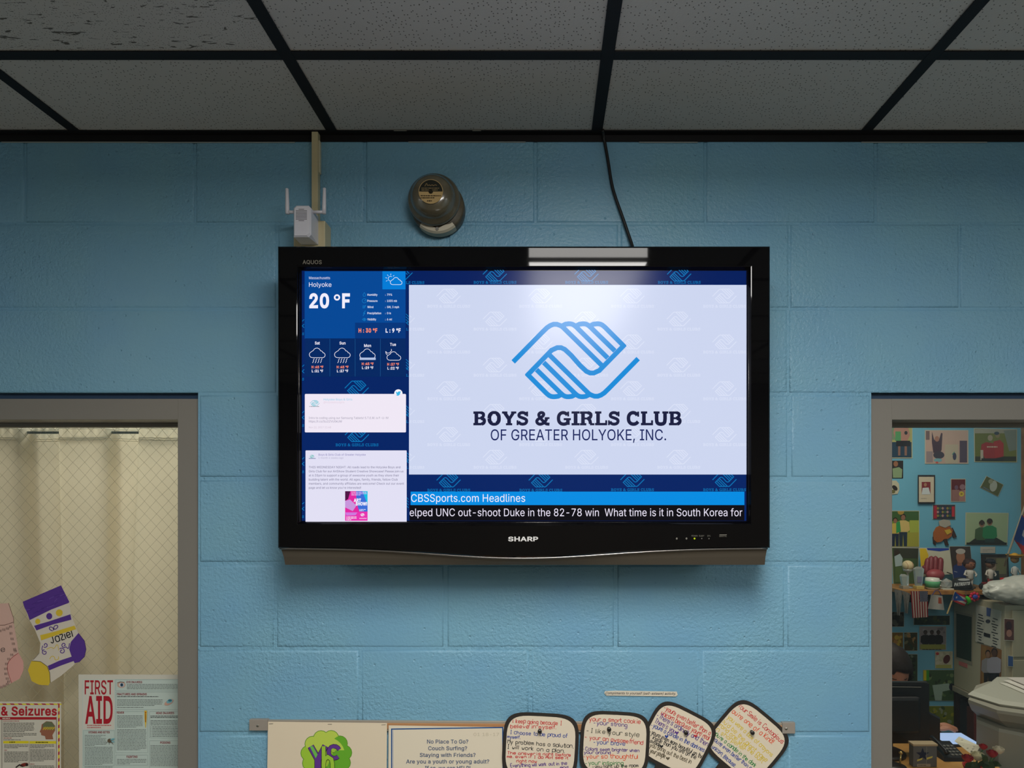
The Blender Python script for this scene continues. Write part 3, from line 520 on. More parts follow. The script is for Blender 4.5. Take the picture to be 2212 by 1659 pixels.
    def person(s, cx, top, h, shirt, legs, skin=(150, 105, 80), hair=(35, 25, 20), wide=1.0):
        w_ = h * .17 * wide
        s.poly([(cx - w_ * .75, top + h * .52), (cx + w_ * .75, top + h * .52), (cx + w_ * .7, top + h), (cx + w_ * .12, top + h), (cx, top + h * .62), (cx - w_ * .12, top + h), (cx - w_ * .7, top + h)], legs)
        s.poly([(cx - w_ * .45, top + h * .2), (cx + w_ * .45, top + h * .2), (cx + w_ * 1.1, top + h * .26), (cx + w_ * 1.2, top + h * .5), (cx + w_ * .8, top + h * .56), (cx - w_ * .8, top + h * .56), (cx - w_ * 1.2, top + h * .5), (cx - w_ * 1.1, top + h * .26)], shirt)
        s.up(.5).disc(cx, top + h * .085, w_ * .5, h * .09, hair, 10)
        s.up(.5).disc(cx, top + h * .115, w_ * .4, h * .085, skin, 10); s.lay -= s.step
    def build(s, name, parent=None, **k): return finish(s.bm, name, s.mats, parent, **k)
def emblem(sh, cx, cy, wd, rgb, lw):
    """two clasped hands drawn in bands; wd = overall width in px"""
    k = wd / 1400.0
    arcs = [[(242, 612), (560, 288), (628, 222), (700, 195), (772, 222), (800, 250), (1205, 648)],
            [(770, 222), (812, 201), (855, 195), (895, 203), (930, 232), (1272, 570)],
            [(922, 222), (964, 201), (1010, 195), (1048, 203), (1083, 232), (1350, 492)],
            [(1075, 222), (1116, 201), (1165, 195), (1204, 203), (1240, 232), (1458, 450)]]
    mid = [(1458, 422), (1180, 706), (1100, 742), (1020, 706), (825, 485), (742, 447), (660, 485), (388, 766)]
    def rnd(p):
        if len(p) < 4: return p
        return [p[0]] + chaikin(p[1:-1], 1) + [p[-1]]
    def put(p): sh.line([(cx + (x - 923) * k, cy + (y - 594) * k) for x, y in rnd(p)], lw * k, rgb)
    for a in arcs:
        put(a); put([(1846 - x, 1188 - y) for x, y in a])
    put(mid)

# ================================================================== THE SETTING
RX0, RX1, RY = -2.6, 2.6, -4.6
WB = 0.0026                                             # mortar face lies behind the block faces
blue = wall_paint()
W1 = (-2.30, -0.8335, 0.90, 2.0345)                      # left opening x0,x1,z0,z1
W2 = (0.7760, 2.30, 0.90, 2.0345)                        # right opening
bm = bmesh.new()
for a, b in (((RX0, WB, 0), (W1[0], .2, 2.75)), ((W1[1], WB, 0), (W2[0], .2, 2.75)), ((W2[1], WB, 0), (3.2, .2, 2.75)),
             ((W1[0], WB, 0), (W1[1], .2, W1[2])), ((W2[0], WB, 0), (W2[1], .2, W2[2])),
             ((W1[0], WB, W1[3]), (W1[1], .2, 2.75)), ((W2[0], WB, W2[3]), (W2[1], .2, 2.75))): box(bm, a, b)
wall = struct(finish(bm, 'wall_back', blue))
# concrete blocks, one by one
blk = {}
def block(x0, x1, z0, z1, g=0.0042):
    if x1 - x0 < .03 or z1 - z0 < .03: return
    jx = random.uniform(-.0008, .0008)
    wd, hg = round(x1 - x0 - 2 * g, 4), round(z1 - z0 - 2 * g, 4)
    if (wd, hg) not in blk:
        bm = bmesh.new(); a, b = wd / 2, hg / 2
        def ring(i, y): return [(-a + i, y, -b + i), (a - i, y, -b + i), (a - i, y, b - i), (-a + i, y, b - i)]
        loft(bm, [ring(0, .0155), ring(0, .0040), ring(.0008, .0018), ring(.0030, .0003), ring(.0060, 0)], caps=True)
        bmesh.ops.recalc_face_normals(bm, faces=bm.faces)
        me = bpy.data.meshes.new('block'); bm.to_mesh(me); bm.free(); me.materials.append(blue); me.shade_smooth()
        blk[(wd, hg)] = me
    o = bpy.data.objects.new('block', blk[(wd, hg)]); C.objects.link(o); o.parent = wall
    o.location = Vector(((x0 + x1) / 2 + jx, random.uniform(-.0006, .0006), (z0 + z1) / 2)) - wl(wall)
CB, BW = .2032, .4064
TOPZ = 2.4385
rows = [(TOPZ, 2.66)] + [(TOPZ - CB * (i + 1), TOPZ - CB * i) for i in range(7)]
phA, phB = (789 - CX) / 905, (1706 - CX) / 905
def joints(ph, lo, hi):
    k = math.ceil((lo - ph) / BW - .02); xs = [lo]
    while ph + k * BW < hi - .03:
        if ph + k * BW > lo + .03: xs.append(ph + k * BW)
        k += 1
    return xs + [hi]
for i, (z0, z1) in enumerate(rows):
    if z0 > 2.0:
        if i == 0: xs = joints(phA, -2.2, 2.2)
        elif i == 1: xs = [-2.2, (598 - CX) / 905] + joints(phB - BW * 2, (968 - CX) / 905, 2.2)
        else: xs = [-2.2, (598 - CX) / 905, (968 - CX) / 905, (1338 - CX) / 905, (1703 - CX) / 905, 2.2]
        for a, b in zip(xs, xs[1:]): block(a, b, z0, z1, .0024)
    else:
        ph = {3: phB, 4: phA, 5: (1330 - CX) / 905, 6: (1146 - CX) / 905, 7: (1700 - CX) / 905}[i]
        xs = joints(ph, W1[1], W2[0])
        for a, b in zip(xs, xs[1:]): block(a, b, z0, z1)
struct(boxo('floor', (RX0, RY, -.05), (3.3, 2.4, 0), mat('floor_vinyl', (128, 116, 100), .4)))
side = mat('side_wall_paint', (150, 168, 172), .7)
struct(boxo('wall_left', (RX0 - .1, RY, 0), (RX0, .2, 2.75), side)); struct(boxo('wall_right', (RX1, RY, 0), (RX1 + .1, 0, 2.75), side))
struct(boxo('wall_rear', (RX0 - .1, RY - .1, 0), (RX1 + .1, RY, 2.75), mat('rear_wall_paint', (150, 138, 118), .7)))
office_blue = mat('office_wall_paint', (110, 176, 200), .55, bump=(60, .2, .002))
wo = struct(boxo('wall_office', (.35, 2.2, 0), (3.3, 2.3, 2.75), office_blue))
struct(boxo('wall_office_right', (3.2, .2, 0), (3.3, 2.2, 2.75), office_blue)); struct(boxo('wall_between', (-.3, .2, 0), (.35, 2.3, 2.75), side))
struct(boxo('wall_hallway', (-3.2, 2.2, 0), (-.3, 2.3, 2.75), mat('peach_paint', (206, 168, 132), .7)))
struct(boxo('wall_hallway_left', (-3.2, .2, 0), (-3.1, 2.2, 2.75), mat('peach_paint', (206, 168, 132), .7)))
# suspended ceiling: slab above, tiles and black bars one by one
ceil = struct(boxo('ceiling', (-3.2, RY - .1, 2.75), (3.3, 2.3, 2.80), mat('slab_white', (190, 188, 180), .8)))
struct(boxo('ceiling_office', (.35, .2, 2.655), (3.2, 2.2, 2.67), mat('slab_white', (190, 188, 180), .8)))
struct(boxo('ceiling_hallway', (-3.1, .2, 2.655), (-.3, 2.2, 2.67), mat('slab_white', (190, 188, 180), .8)))
BX = [-2.36, -1.735, -1.114, -.507, .1185, .754, 1.375, 2.0, 2.61]
BY = [0.0, -.279, -.889, -1.499, -2.109, -2.719, -3.329, -3.939, -4.549]
pin, fis = tile_mat(False), tile_mat(True)
BX2 = [-2.6] + BX[:-1] + [2.6]
for j in range(len(BY) - 1):
    for i in range(len(BX2) - 1):
        if j > 4: continue
        x0, x1, y0, y1 = BX2[i] + .009, BX2[i + 1] - .009, BY[j + 1] + .009, BY[j] - .009
        if x1 - x0 < .02: continue
        m = fis if (j in (1,) and i in (2, 3)) or (j, i) == (3, 5) else pin
        boxo('ceiling_tile', (x0, y0, CEIL + .0025 + random.uniform(0, .001)), (x1, y1, CEIL + .017), m, ceil, bev=.0015)
if True:
    bm = bmesh.new(); box(bm, (-2.6, RY, CEIL + .003), (2.6, BY[5] - .02, CEIL + .017)); finish(bm, 'ceiling_field', pin, ceil)
black_bar = mat('black_grid_bar', (26, 25, 27), .55, spec=.25)
def bar(x0, y0, x1, y1):
    bm = bmesh.new()
    if abs(x1 - x0) > abs(y1 - y0):
        box(bm, (x0, y0 - .0122, CEIL), (x1, y0 + .0122, CEIL + .0016), 0, .0004); box(bm, (x0, y0 - .002, CEIL + .0016), (x1, y0 + .002, CEIL + .03))
    else:
        box(bm, (x0 - .0128, y0, CEIL), (x0 + .0128, y1, CEIL + .0016), 0, .0004); box(bm, (x0 - .002, y0, CEIL + .0016), (x0 + .002, y1, CEIL + .03))
    finish(bm, 'grid_bar', black_bar, ceil)
for x in BX[:-1]: bar(x, RY, x, -.020)
for y in BY[1:]:
    xs = BX2
    for a, b in zip(xs, xs[1:]):
        bar(a + (.0129 if a > -2.59 else 0), y, b - (.0129 if b < 2.59 else 0), y)
# wall angle: an uneven black strip along the top of the wall
bm = bmesh.new()
box(bm, (RX0, -.020, CEIL - .0002), (RX1, -.0006, CEIL + .0015)); box(bm, (RX0, -.0022, CEIL - .016), (RX1, -.0006, CEIL))
finish(bm, 'wall_angle', black_bar, ceil)
bm = bmesh.new(); sc_ = bmesh.new()
for xa, xb, zz in ((-1.30, -.95, .0166), (-.98, -.60, .0172), (-.33, -.05, .0165), (.22, .36, .017), (.75, 1.05, .0168)):
    box(bm, (xa, -.0030, CEIL - zz - .0016), (xb, -.0004, CEIL - zz + .0006), 0, .0007)
o = finish(bm, 'paint_ridge', mat('pale_caulk', (150, 160, 160), .7), ceil)
for xa, xb in ((-.36, -.33), (-.175, -.155)):
    box(sc_, (xa, -.0215, CEIL - .0006), (xb, -.019, CEIL + .0012))
finish(sc_, 'bare_scrape', mat('scraped_metal', (120, 118, 110), .5), ceil)

# ---------------------------------------------------------------- windows: steel frames set in the block wall
steel = mat('grey_frame_enamel', (124, 120, 112), .45, bump=(220, .08, .001))
def window(n, x0, x1, ztop, zbot, gp, pane_label):
    w_ = bpy.data.objects.new('window_%d' % n, None); C.objects.link(w_); struct(w_); w_.location = ((x0 + x1) / 2, .07, zbot)
    f, r = .0545, .012      # face width, set-back of face
    bm = bmesh.new()
    box(bm, (x0, r, zbot), (x0 + f, .165, ztop), 0, .0015); box(bm, (x1 - f, r, zbot), (x1, .165, ztop), 0, .0015)
    box(bm, (x0 + f - .0005, r + .0002, ztop - .0505), (x1 - f + .0005, .165, ztop), 0, .0012); box(bm, (x0 + f - .0005, r + .0002, zbot), (x1 - f + .0005, .165, zbot + .05), 0, .0012)
    finish(bm, 'frame', steel, w_)
    bm = bmesh.new()       # glazing stops round the pane
    s_ = .010
    for a, b in (((x0 + f, gp - .012, ztop - .0505 - s_), (x1 - f, gp + .012, ztop - .0505)), ((x0 + f, gp - .012, zbot + .05), (x1 - f, gp + .012, zbot + .05 + s_)),
                 ((x0 + f, gp - .012, zbot + .05), (x0 + f + .005, gp + .012, ztop - .05)), ((x1 - f - .005, gp - .012, zbot + .05), (x1 - f, gp + .012, ztop - .05))): box(bm, a, b, 0, .001)
    finish(bm, 'glazing_stop', steel, w_)
    finish_box = bmesh.new(); box(finish_box, (x0 + f, gp - .0025, zbot + .05), (x1 - f, gp + .0025, ztop - .051))
    finish(finish_box, 'pane', glass(), w_)
    boxo('sill', (x0, -.02, zbot - .03), (x1, .17, zbot), steel, w_, bev=.003)
    bm = bmesh.new(); box(bm, (x0, r + .006, ztop), (x1, .16, ztop + .0125)); finish(bm, 'caulk_gap_shade', mat('gap_shade_blue', (22, 54, 84), .6), w_)  # caulked gap above the frame, its shadow put into the dark blue
    return w_
FT = 1.8 + (1060 - 859) / 905 - .0008
win1 = window(1, W1[0], W1[1], FT, .93, .10, '')
win2 = window(2, W2[0] + .001, W2[1], FT, .93, .10, '')
# wire mesh cast in the left pane
bm = bmesh.new(); gy = .10; p = .0302
xa, xb, za, zb = -1.52, W1[1] - .055, 1.04, FT - .06
def wirestrip(x0, z0, x1, z1):
    wv = []
    n = max(2, int(math.hypot(x1 - x0, z1 - z0) / .0335)); d = Vector((x1 - x0, 0, z1 - z0)).normalized(); q = Vector((-d.z, 0, d.x)) * .00032
    pts = []
    for k in range(n + 1):
        pt = Vector((x0, gy - .0027, z0)).lerp(Vector((x1, gy - .0027, z1)), k / n) + Vector((-d.z, 0, d.x)) * random.uniform(-.0012, .0012)
        pts.append((bm.verts.new(pt + q), bm.verts.new(pt - q)))
    for a, b in zip(pts, pts[1:]): bm.faces.new((a[0], b[0], b[1], a[1]))
sl = 1.08
k = -100
while k < 110:
    for sg in (1, -1):
        # line z = sg*sl*(x - xk) + za
        xk = xa + k * p; pts = []
        zA = sg * sl * (xa - xk) + za; zB = sg * sl * (xb - xk) + za
        t0, t1 = 0.0, 1.0
        for lo_, hi_ in ((za, zb),):
            dz = zB - zA; u0, u1 = (lo_ - zA) / dz, (hi_ - zA) / dz
            t0, t1 = max(0, min(u0, u1)), min(1, max(u0, u1))
        if t1 > t0 + .01: wirestrip(xa + (xb - xa) * t0, zA + (zB - zA) * t0, xa + (xb - xa) * t1, zA + (zB - zA) * t1)
    k += 1
wm = finish(bm, 'wire_mesh', mat('mesh_wire', (158, 152, 124), .5), win1); wm['kind'] = 'stuff'

# ================================================================== TELEVISION
tv = thing('television', 'large black flat-screen television on the blue block wall, showing a club emblem', 'television', (TC.x, 0, 1.40))
gloss = mat('gloss_black_plastic', (9, 9, 11), .035, spec=.28)
def ring2d(N=44):
    """matching outer and inner boundary points, anticlockwise from top left"""
    def curve(x): return 1183 + 21.5 * math.exp(-((x - 1128) / 262) ** 2)
    ox0, ox1, oy0 = 600.5, 1663, 532.5; ix0, ix1, iy0, iy1 = 643.5, 1621, 577.5, 1130.5
    o, i = [], []
    for k in range(N): t = k / N; o.append((ox0 + (ox1 - ox0) * t, oy0)); i.append((ix0 + (ix1 - ix0) * t, iy0))
    for k in range(N): t = k / N; o.append((ox1, oy0 + (1182.5 - oy0) * t)); i.append((ix1, iy0 + (iy1 - iy0) * t))
    for k in range(N): t = k / N; x = ox1 + (ox0 - ox1) * t; o.append((x, curve(x))); i.append((ix1 + (ix0 - ix1) * t, iy1))
    for k in range(N): t = k / N; o.append((ox0, 1183.5 + (oy0 - 1183.5) * t)); i.append((ix0, iy1 + (iy0 - iy1) * t))
    return o, i, curve
OU, IN, curve = ring2d()
def shrink(P, a, cx=1132, cy=855): return [(x + (a if x < cx - 400 else -a if x > cx + 400 else 0), y + (a if y < cy - 200 else -a if y > cy + 200 else 0)) for x, y in P]
def lerp2(A, B, t): return [(a[0] + (b[0] - a[0]) * t, a[1] + (b[1] - a[1]) * t) for a, b in zip(A, B)]
bm = bmesh.new()
mid_ = lerp2(OU, IN, .5)
IN2 = [(min(max(x, 643.5 + 8), 1613.5), min(max(y, 584.5), 1126)) for x, y in IN]
rings = [[tvp(x, y, -.034) for x, y in OU], [tvp(x, y, -.004) for x, y in OU], [tvp(x, y, -.0008) for x, y in lerp2(OU, IN, .03)], [tvp(x, y, 0) for x, y in lerp2(OU, IN, .07)],
         [tvp(x, y, 0) for x, y in lerp2(OU, IN, .93)], [tvp(x, y, -.0006) for x, y in lerp2(OU, IN, .975)], [tvp(x, y, -.002) for x, y in IN], [tvp(x, y, -.010) for x, y in IN2]]
loft(bm, rings, caps=False); bmesh.ops.recalc_face_normals(bm, faces=bm.faces)
bez = finish(bm, 'bezel', gloss, tv)
# bright trims: chrome line under the bezel, thin edge round the glass
chrome = mat('chrome_trim', (150, 147, 144), .28, metal=1.0)
bm = bmesh.new()
tube(bm, [tvp(604 + (1658 - 604) * k / 60, curve(604 + (1658 - 604) * k / 60) + 1.5, .001) for k in range(61)], .0019, 8)
finish(bm, 'chrome_strip', chrome, tv, smooth=True)
bm = bmesh.new()
tube(bm, [tvp(646, 582, -.0035), tvp(646, 1127, -.0035)], .0008, 6); tube(bm, [tvp(645.5, 1128.6, -.0035), tvp(1618, 1128.6, -.0035)], .0006, 6); tube(bm, [tvp(1617.5, 582, -.0035), tvp(1617.5, 1127, -.0035)], .0006, 6)
finish(bm, 'inner_trim', mat('dark_chrome', (90, 88, 84), .2, metal=1.0), tv, smooth=True)
# speaker bar, sloping back under the chrome line
bm = bmesh.new(); n = 48; rr = []
for dt, dd, yy in ((0, -.004, None), (.5, -.010, .5), (1, -.018, 1), (1, -.045, 1)):
    r_ = []
    for k in range(n + 1):
        t = k / n; x = (607 + (1657 - 607) * t) if yy is None else (610 + 6 * dt + (1655 - 3 * dt - 610 - 6 * dt) * t)
        y0 = curve(607 + (1657 - 607) * t) + 2; y = y0 if yy is None else y0 + (1220 - y0) * yy
        r_.append(tvp(x, y, dd))
    rr.append(r_)
loft(bm, rr, closed=False); bmesh.ops.recalc_face_normals(bm, faces=bm.faces)
finish(bm, 'speaker_bar', mat('bronze_grey_plastic', (88, 82, 72), .38, metal=.35, bump=(900, .15, .0004)), tv)
# housing and wall mount
bm = bmesh.new()
back = mat('matt_black_plastic', (14, 14, 15), .6)
lo3, hi3 = tvp(640, 1190, 0), tvp(1625, 560, 0)
box(bm, (lo3.x, -.137, lo3.z), (hi3.x, -.075, hi3.z), 0, .012); box(bm, (lo3.x + .1, -.09, lo3.z + .08), (hi3.x - .1, -.055, hi3.z - .12), 0, .01)
finish(bm, 'housing', back, tv)
bm = bmesh.new(); box(bm, (-.25, -.018, 1.70), (.16, -.002, 2.02), 0, .002)
for x in (-.2, .1): box(bm, (x, -.06, 1.68), (x + .035, -.015, 2.04), 0, .002)
finish(bm, 'wall_mount', mat('mount_steel', (30, 30, 32), .5, metal=.6), tv)

# ------------------------------------------------------------ the picture on the screen
sh = Sheet(lambda u, v, d: tvp(u, v, d - .0092), screen, .00012)
sh.rect(649.5, 582.5, 1615.5, 1128, (3, 5, 18))
scr = sh.build('screen', tv)
NAVY = (3, 36, 100); PATT = (8, 112, 178)
sh = Sheet(lambda u, v, d: tvp(u, v, d - .0090), screen, .00012)
sh.rect(652, 585, 1612, 1125, NAVY)
sh.rect(652, 585, 1612, 614, (2, 30, 92)); sh.build('backdrop', scr)
def clubs(cx, cy, rgb, dep, lw=32, wy=25):
    q_ = Sheet(lambda u, v, d: tvp(u, v, d - dep), screen, .00008)
    emblem(q_, cx, cy, 53, rgb, lw * 1.6); q_.slab('BOYS & GIRLS CLUBS', cx - 46, cx + 47, cy + wy, 6, rgb, .8); q_.build('small_emblem', scr)
RA, RB = (639, 738, 839, 938, 1037), (588.5, 688.5, 788, 888, 987)
for cx, cy in [(770.5, 838), (771, 939), (969, 1037), (1168, 1037), (1366, 1036), (1565, 1036)]: clubs(cx, cy, PATT, .0087)
for cx in (1069, 1267, 1467): clubs(cx, 592, PATT, .0087, 32, 21)
sh = Sheet(lambda u, v, d: tvp(u, v, d - .0087), screen, .00012)
for cy in RB[1:]:
    sh.line([(878, cy + 10), (882, cy + 6)], 1.6, PATT); sh.slab('L', 877.5, 882.5, cy + 25.5, 5.5, PATT, .8)
for cy in (690, 788, 888, 988, 1085):
    sh.line([(653, cy + 4), (657, cy)], 1.6, PATT); sh.line([(657, cy + 10), (653, cy + 14), (657, cy + 18)], 1.6, PATT); sh.slab('S', 652.5, 657, cy + 34, 5.5, PATT, .8)
    for k in range(4): sh.line([(877, cy - 12 + k * 6), (882.5, cy - 6 + k * 6)], 1.5, PATT)
sh.line([(876, 604), (891, 589)], 1.8, PATT); sh.line([(877, 590), (880, 593)], 1.8, PATT); sh.line([(879, 586), (884, 591)], 1.8, PATT); sh.slab('LS CLUBS', 877, 917, 613.5, 6, PATT, .8)
sh.build('cut_off_emblem_edges', scr)['kind'] = 'stuff'
# weather card
sh = Sheet(lambda u, v, d: tvp(u, v, d - .0084), screen, .00012)
sh.rect(658, 586, 876, 732, (2, 72, 150)); sh.up(); sh.rect(767, 697, 876, 731, (2, 54, 124)); sh.rect(659, 731, 876, 814, (2, 40, 98))
sh.rect(826, 586, 876, 625, (0, 124, 214))
for x in (712.5, 767, 821.5): sh.up(.1); sh.rect(x - .4, 732, x + .5, 813, (24, 84, 140))
sh.up()
sh.build('weather_card', scr)
sh = Sheet(lambda u, v, d: tvp(u, v, d - .0080), screen, .00012)
WH = (240, 238, 252); OR = (252, 140, 110)
sh.text('Massachusetts', 667.5, 713, 603, 5.6, (215, 222, 245)); sh.text('Holyoke', 667.5, 716, 619.5, 9.6, WH)
sh.text('20', 668, 711, 664, 28.5, WH, .035); sh.disc(728, 642.5, 6.8, 6.8, WH); sh.up(.3); sh.disc(728, 642.5, 3.3, 3.3, (2, 72, 150)); sh.up(-.3); sh.text('F', 739, 756, 664, 28.5, WH, .035)
for i, (a, b) in enumerate((('Humidity', '79%'), ('Pressure', '1035 mb'), ('Wind', 'SW, 3 mph'), ('Precipitation', '0 in'), ('Visibility', '6 mi'))):
    y = 638.8 + 13.3 * i; w1 = {'Wind': 13, 'Precipitation': 30, 'Visibility': 19}.get(a, 22); w2 = {'79%': 11, '1035 mb': 21.5, 'SW, 3 mph': 26, '0 in': 8.5, '6 mi': 10.5}[b]
    sh.text(a, 793.5, 793.5 + w1, y, 4.4, (225, 232, 250), .012); sh.text(':', 832, 833, y, 3.6, WH); sh.text(b, 836, 836 + w2, y, 4.4, (225, 232, 250), .012)
LB = (20, 130, 205)
sh.line([(787, 631.5), (784, 637), (785, 640), (789, 640), (790, 637), (787, 631.5)], .8, LB)
sh.line([(787 + 4.6 * math.cos(t), 649.8 + 4.6 * math.sin(t)) for t in [k * PI / 7 for k in range(15)]], .8, LB); sh.line([(787, 650.5), (790, 647.5)], .9, LB)
for k in range(3): sh.line([(783, 660.5 + k * 2.4), (789 - k, 660.5 + k * 2.4), (790.5 - k, 659 + k * 2.4)], .9, LB)
sh.line([(789.5, 671), (785, 677), (788.5, 676.5), (784, 682)], 1.2, LB)
sh.line([(782.5, 690), (787, 687), (791.5, 690), (787, 693), (782.5, 690)], .8, LB); sh.disc(787, 690, 1.4, 1.4, LB)
sh.text('H : 30 °F', 774.5, 815, 718, 8.2, OR, .035); sh.text('L : 9 °F', 833, 865.5, 718, 8.2, WH, .035)
sh.build('weather_lettering', scr)
newsh = lambda: Sheet(lambda u, v, d: tvp(u, v, d - .0080), screen, .00012)
def cloud(cx, cy, s, flat=False, wd=1.0, rgb=WH):
    P = []
    for x, y, r, a0, a1 in ((-10.5, 2.5, 6.5, 90, 250), (-1, -3.5, 8, 200, 330), (7, -.5, 5, 270, 350), (11, 3.5, 5.5, -60, 90)):
        for k in range(6): a = math.radians(a0 + (a1 - a0) * k / 5); P.append((cx + (x + r * math.cos(a)) * s, cy + (y + r * math.sin(a)) * s))
    if not flat: P.append(P[0])
    sh.line(P, wd, rgb)
for i, (dn, cx, ty, hi_, lo_) in enumerate((('Sat', 685.5, 744, '45', '31'), ('Sun', 739.8, 744, '45', '37'), ('Mon', 794, 749.5, '45', '29'), ('Tue', 849, 747, '37', '22'))):
    wt = {'Sat': 11, 'Sun': 13, 'Mon': 15, 'Tue': 13}[dn]
    sh = newsh(); sh.text(dn, cx - wt / 2, cx + wt / 2, ty, 6, WH, .018)
    if i < 2:
        cloud(cx, 763.5, 1.02)
        for r_ in range(2):
            for q in range(4): sh.line([(cx - 6.5 + q * 5.6 - r_ * 1.4, 774.5 + r_ * 5), (cx - 9 + q * 5.6 - r_ * 1.4, 779 + r_ * 5)], 1.0, WH)
        hy = 795
    elif i == 2:
        cloud(cx, 765, 1.0, True); sh.rect(cx - 17, 772.5, cx + 17.5, 777.5, (175, 190, 225)); hy = 788
    else:
        cloud(cx + 2, 770, .9); sh.line([(cx - 16, 759), (cx - 12, 763), (cx - 7, 762), (cx - 3, 757), (cx - 4, 754)], 1, WH); sh.line([(cx - 16, 759), (cx - 15, 764), (cx - 12, 767)], 1, WH); hy = 789
    sh.text('H :' + hi_ + ' °F', cx - 12.5, cx + 13, hy + .5, 5.2, OR, .03); sh.text('L :' + lo_ + ' °F', cx - 12, cx + 12.5, hy + 9, 5.2, WH, .03)
    sh.build('day_forecast', scr)
sh = newsh()
cloud(856, 608, .76, wd=1.0, rgb=(230, 240, 255))
sh.line([(843.5 + 5 * math.cos(t), 602 + 5 * math.sin(t)) for t in [PI * .55 + k * PI / 7 for k in range(9)]], .9, (220, 235, 255))
for a in (150, 190, 232, 275, 318): a = math.radians(a); sh.line([(843.5 + 7.5 * math.cos(a), 602 + 7.5 * math.sin(a)), (843.5 + 11 * math.cos(a), 602 + 11 * math.sin(a))], .9, (220, 235, 255))
sh.build('weather_icon', scr)
# two message cards
sh = Sheet(lambda u, v, d: tvp(u, v, d - .0084), screen, .00012)
sh.disc(860.5, 850, 9, 9, (248, 244, 250), 24); sh.rrect(658.5, 851, 877, 934, 2, (240, 232, 245)); sh.build('message_card', scr)
sh = Sheet(lambda u, v, d: tvp(u, v, d - .0084), screen, .00012)
sh.rrect(660, 973, 878.5, 1130, 1.5, (226, 224, 244)); sh.build('message_card', scr)
sh = Sheet(lambda u, v, d: tvp(u, v, d - .0080), screen, .00012)
sh.poly([(855, 845.5), (858.5, 848), (860.5, 845.6), (863.5, 845.4), (866.5, 846.2), (864.6, 848), (864, 852), (860, 855), (855.5, 854), (858, 852), (855.4, 850.5), (856.6, 849.4), (854.8, 847.8)], (60, 185, 232)); sh.build('bird_icon', scr); sh = newsh()
emblem(sh, 680, 871, 21, (110, 200, 215), 62); sh.para(668, 877.5, 693, 1, 3, 1.4, (150, 150, 160)); sh.build('account_icon', scr); sh = newsh()
sh.text('Holyoke Boys & Girls', 699, 761, 865, 4.6, (130, 205, 232)); sh.text('@holyokeboysgirls', 699, 744, 871, 4, (225, 205, 220))
sh.text('Intro to coding using our Samsung Tablets! S.T.E.M. is F-U-N!', 667, 839, 905, 4.6, (150, 146, 166)); sh.text('https://t.co/SlJ2ZVU0kUW', 667, 739, 912.5, 4.6, (140, 136, 160))
sh.text('Nov 22, 2017 11:48', 667, 715, 925, 4, (205, 190, 205))
sh.build('message_lettering', scr); sh = newsh(); emblem(sh, 674, 986, 11, (90, 190, 180), 70); sh.rect(667, 989.6, 682, 991, (120, 130, 170)); sh.build('account_icon', scr); sh = newsh()
sh.text('Boys & Girls Club of Greater Holyoke', 688, 790, 984.3, 4.4, (120, 112, 176)); sh.text('1 month 4 weeks ago', 688, 742, 991, 4, (176, 174, 200))
for i, (t, x1) in enumerate((('THIS WEDNESDAY NIGHT: All roads lead to the Holyoke Boys and', 865), ('Girls Club for our ArtShow Student Creative Showcase! Please join us', 871.5), ('at 6:30pm to support a group of awesome youth as they share their', 862),
                             ('budding talent with the world. All ages, family, friends, fellow Club', 859), ('members, and community affiliates are welcome! Check out our event', 872.5), ("page and let us know you're interested!", 780))):
    sh.text(t, 667, x1, 1011.5 + 8.85 * i, 4.7, (104, 100, 134))
sh.build('message_lettering', scr)
sh = Sheet(lambda u, v, d: tvp(u, v, d - .0080), screen, .00012)
sh.rect(745.5, 1061, 794, 1125, (226, 40, 160)); sh.up()
sh.poly([(769, 1061), (794, 1061), (794, 1105), (776, 1105), (770, 1085)], (60, 110, 215)); sh.poly([(783, 1061), (794, 1061), (794, 1090)], (20, 190, 225)); sh.poly([(745.5, 1061), (757, 1061), (752, 1078), (745.5, 1082)], (80, 20, 70))
sh.poly([(745.5, 1082), (756, 1079), (770, 1092), (762, 1104), (745.5, 1096)], (200, 150, 220)); sh.rect(745.5, 1106, 794, 1125, (232, 50, 176)); sh.poly([(746, 1107), (772, 1107), (768, 1113), (748, 1114)], (206, 120, 220)); sh.up()
sh.text('ART', 764, 780, 1084, 6.5, WH, .05); sh.text('SHOW!', 768, 793, 1091.5, 6.5, WH, .05); sh.para(759, 1063, 793, 3, 2.8, 1.3, (235, 190, 245)); sh.para(776, 1100, 790, 2, 2.6, 1.2, WH); sh.para(748, 1116, 770, 3, 3, 1.4, WH)
emblem(sh, 783, 1112, 10, WH, 80); sh.line([(776 + k * 2, 1119 + (k % 2) * 1.6) for k in range(9)], .8, WH)
sh.build('show_flyer', scr)
# main panel
sh = Sheet(lambda u, v, d: tvp(u, v, d - .0084), screen, .00012)
sh.rect(883.5, 615.5, 1612.5, 1025, (205, 214, 240)); sh.build('main_panel', scr)
sh = Sheet(lambda u, v, d: tvp(u, v, d - .0082), screen, .00008)
LT = (219, 226, 247)
for r_, cy in enumerate(RA[:4]):
    for cx in (969, 1167.5, 1366, 1565): clubs(cx, cy + .5, LT, .0082, 28)
for cy in RB[1:]:
    for cx in (1069, 1267, 1466): clubs(cx, cy + .5, LT, .0082, 28)
for cy in RB[1:]: sh.slab('S CLUBS', 884.5, 917, cy + 25.5, 5.8, LT, .8); sh.line([(885, cy + 9), (896, cy - 2)], 1.4, LT); sh.line([(885, cy - 7), (889, cy - 3)], 1.4, LT)
sh.build('cut_off_emblem_edges', scr)['kind'] = 'stuff'
sh = Sheet(lambda u, v, d: tvp(u, v, d - .0078), screen, .00012)
emblem(sh, 1243.6, 778.2, 277.5, (0, 138, 216), 53); sh.build('club_emblem', scr)
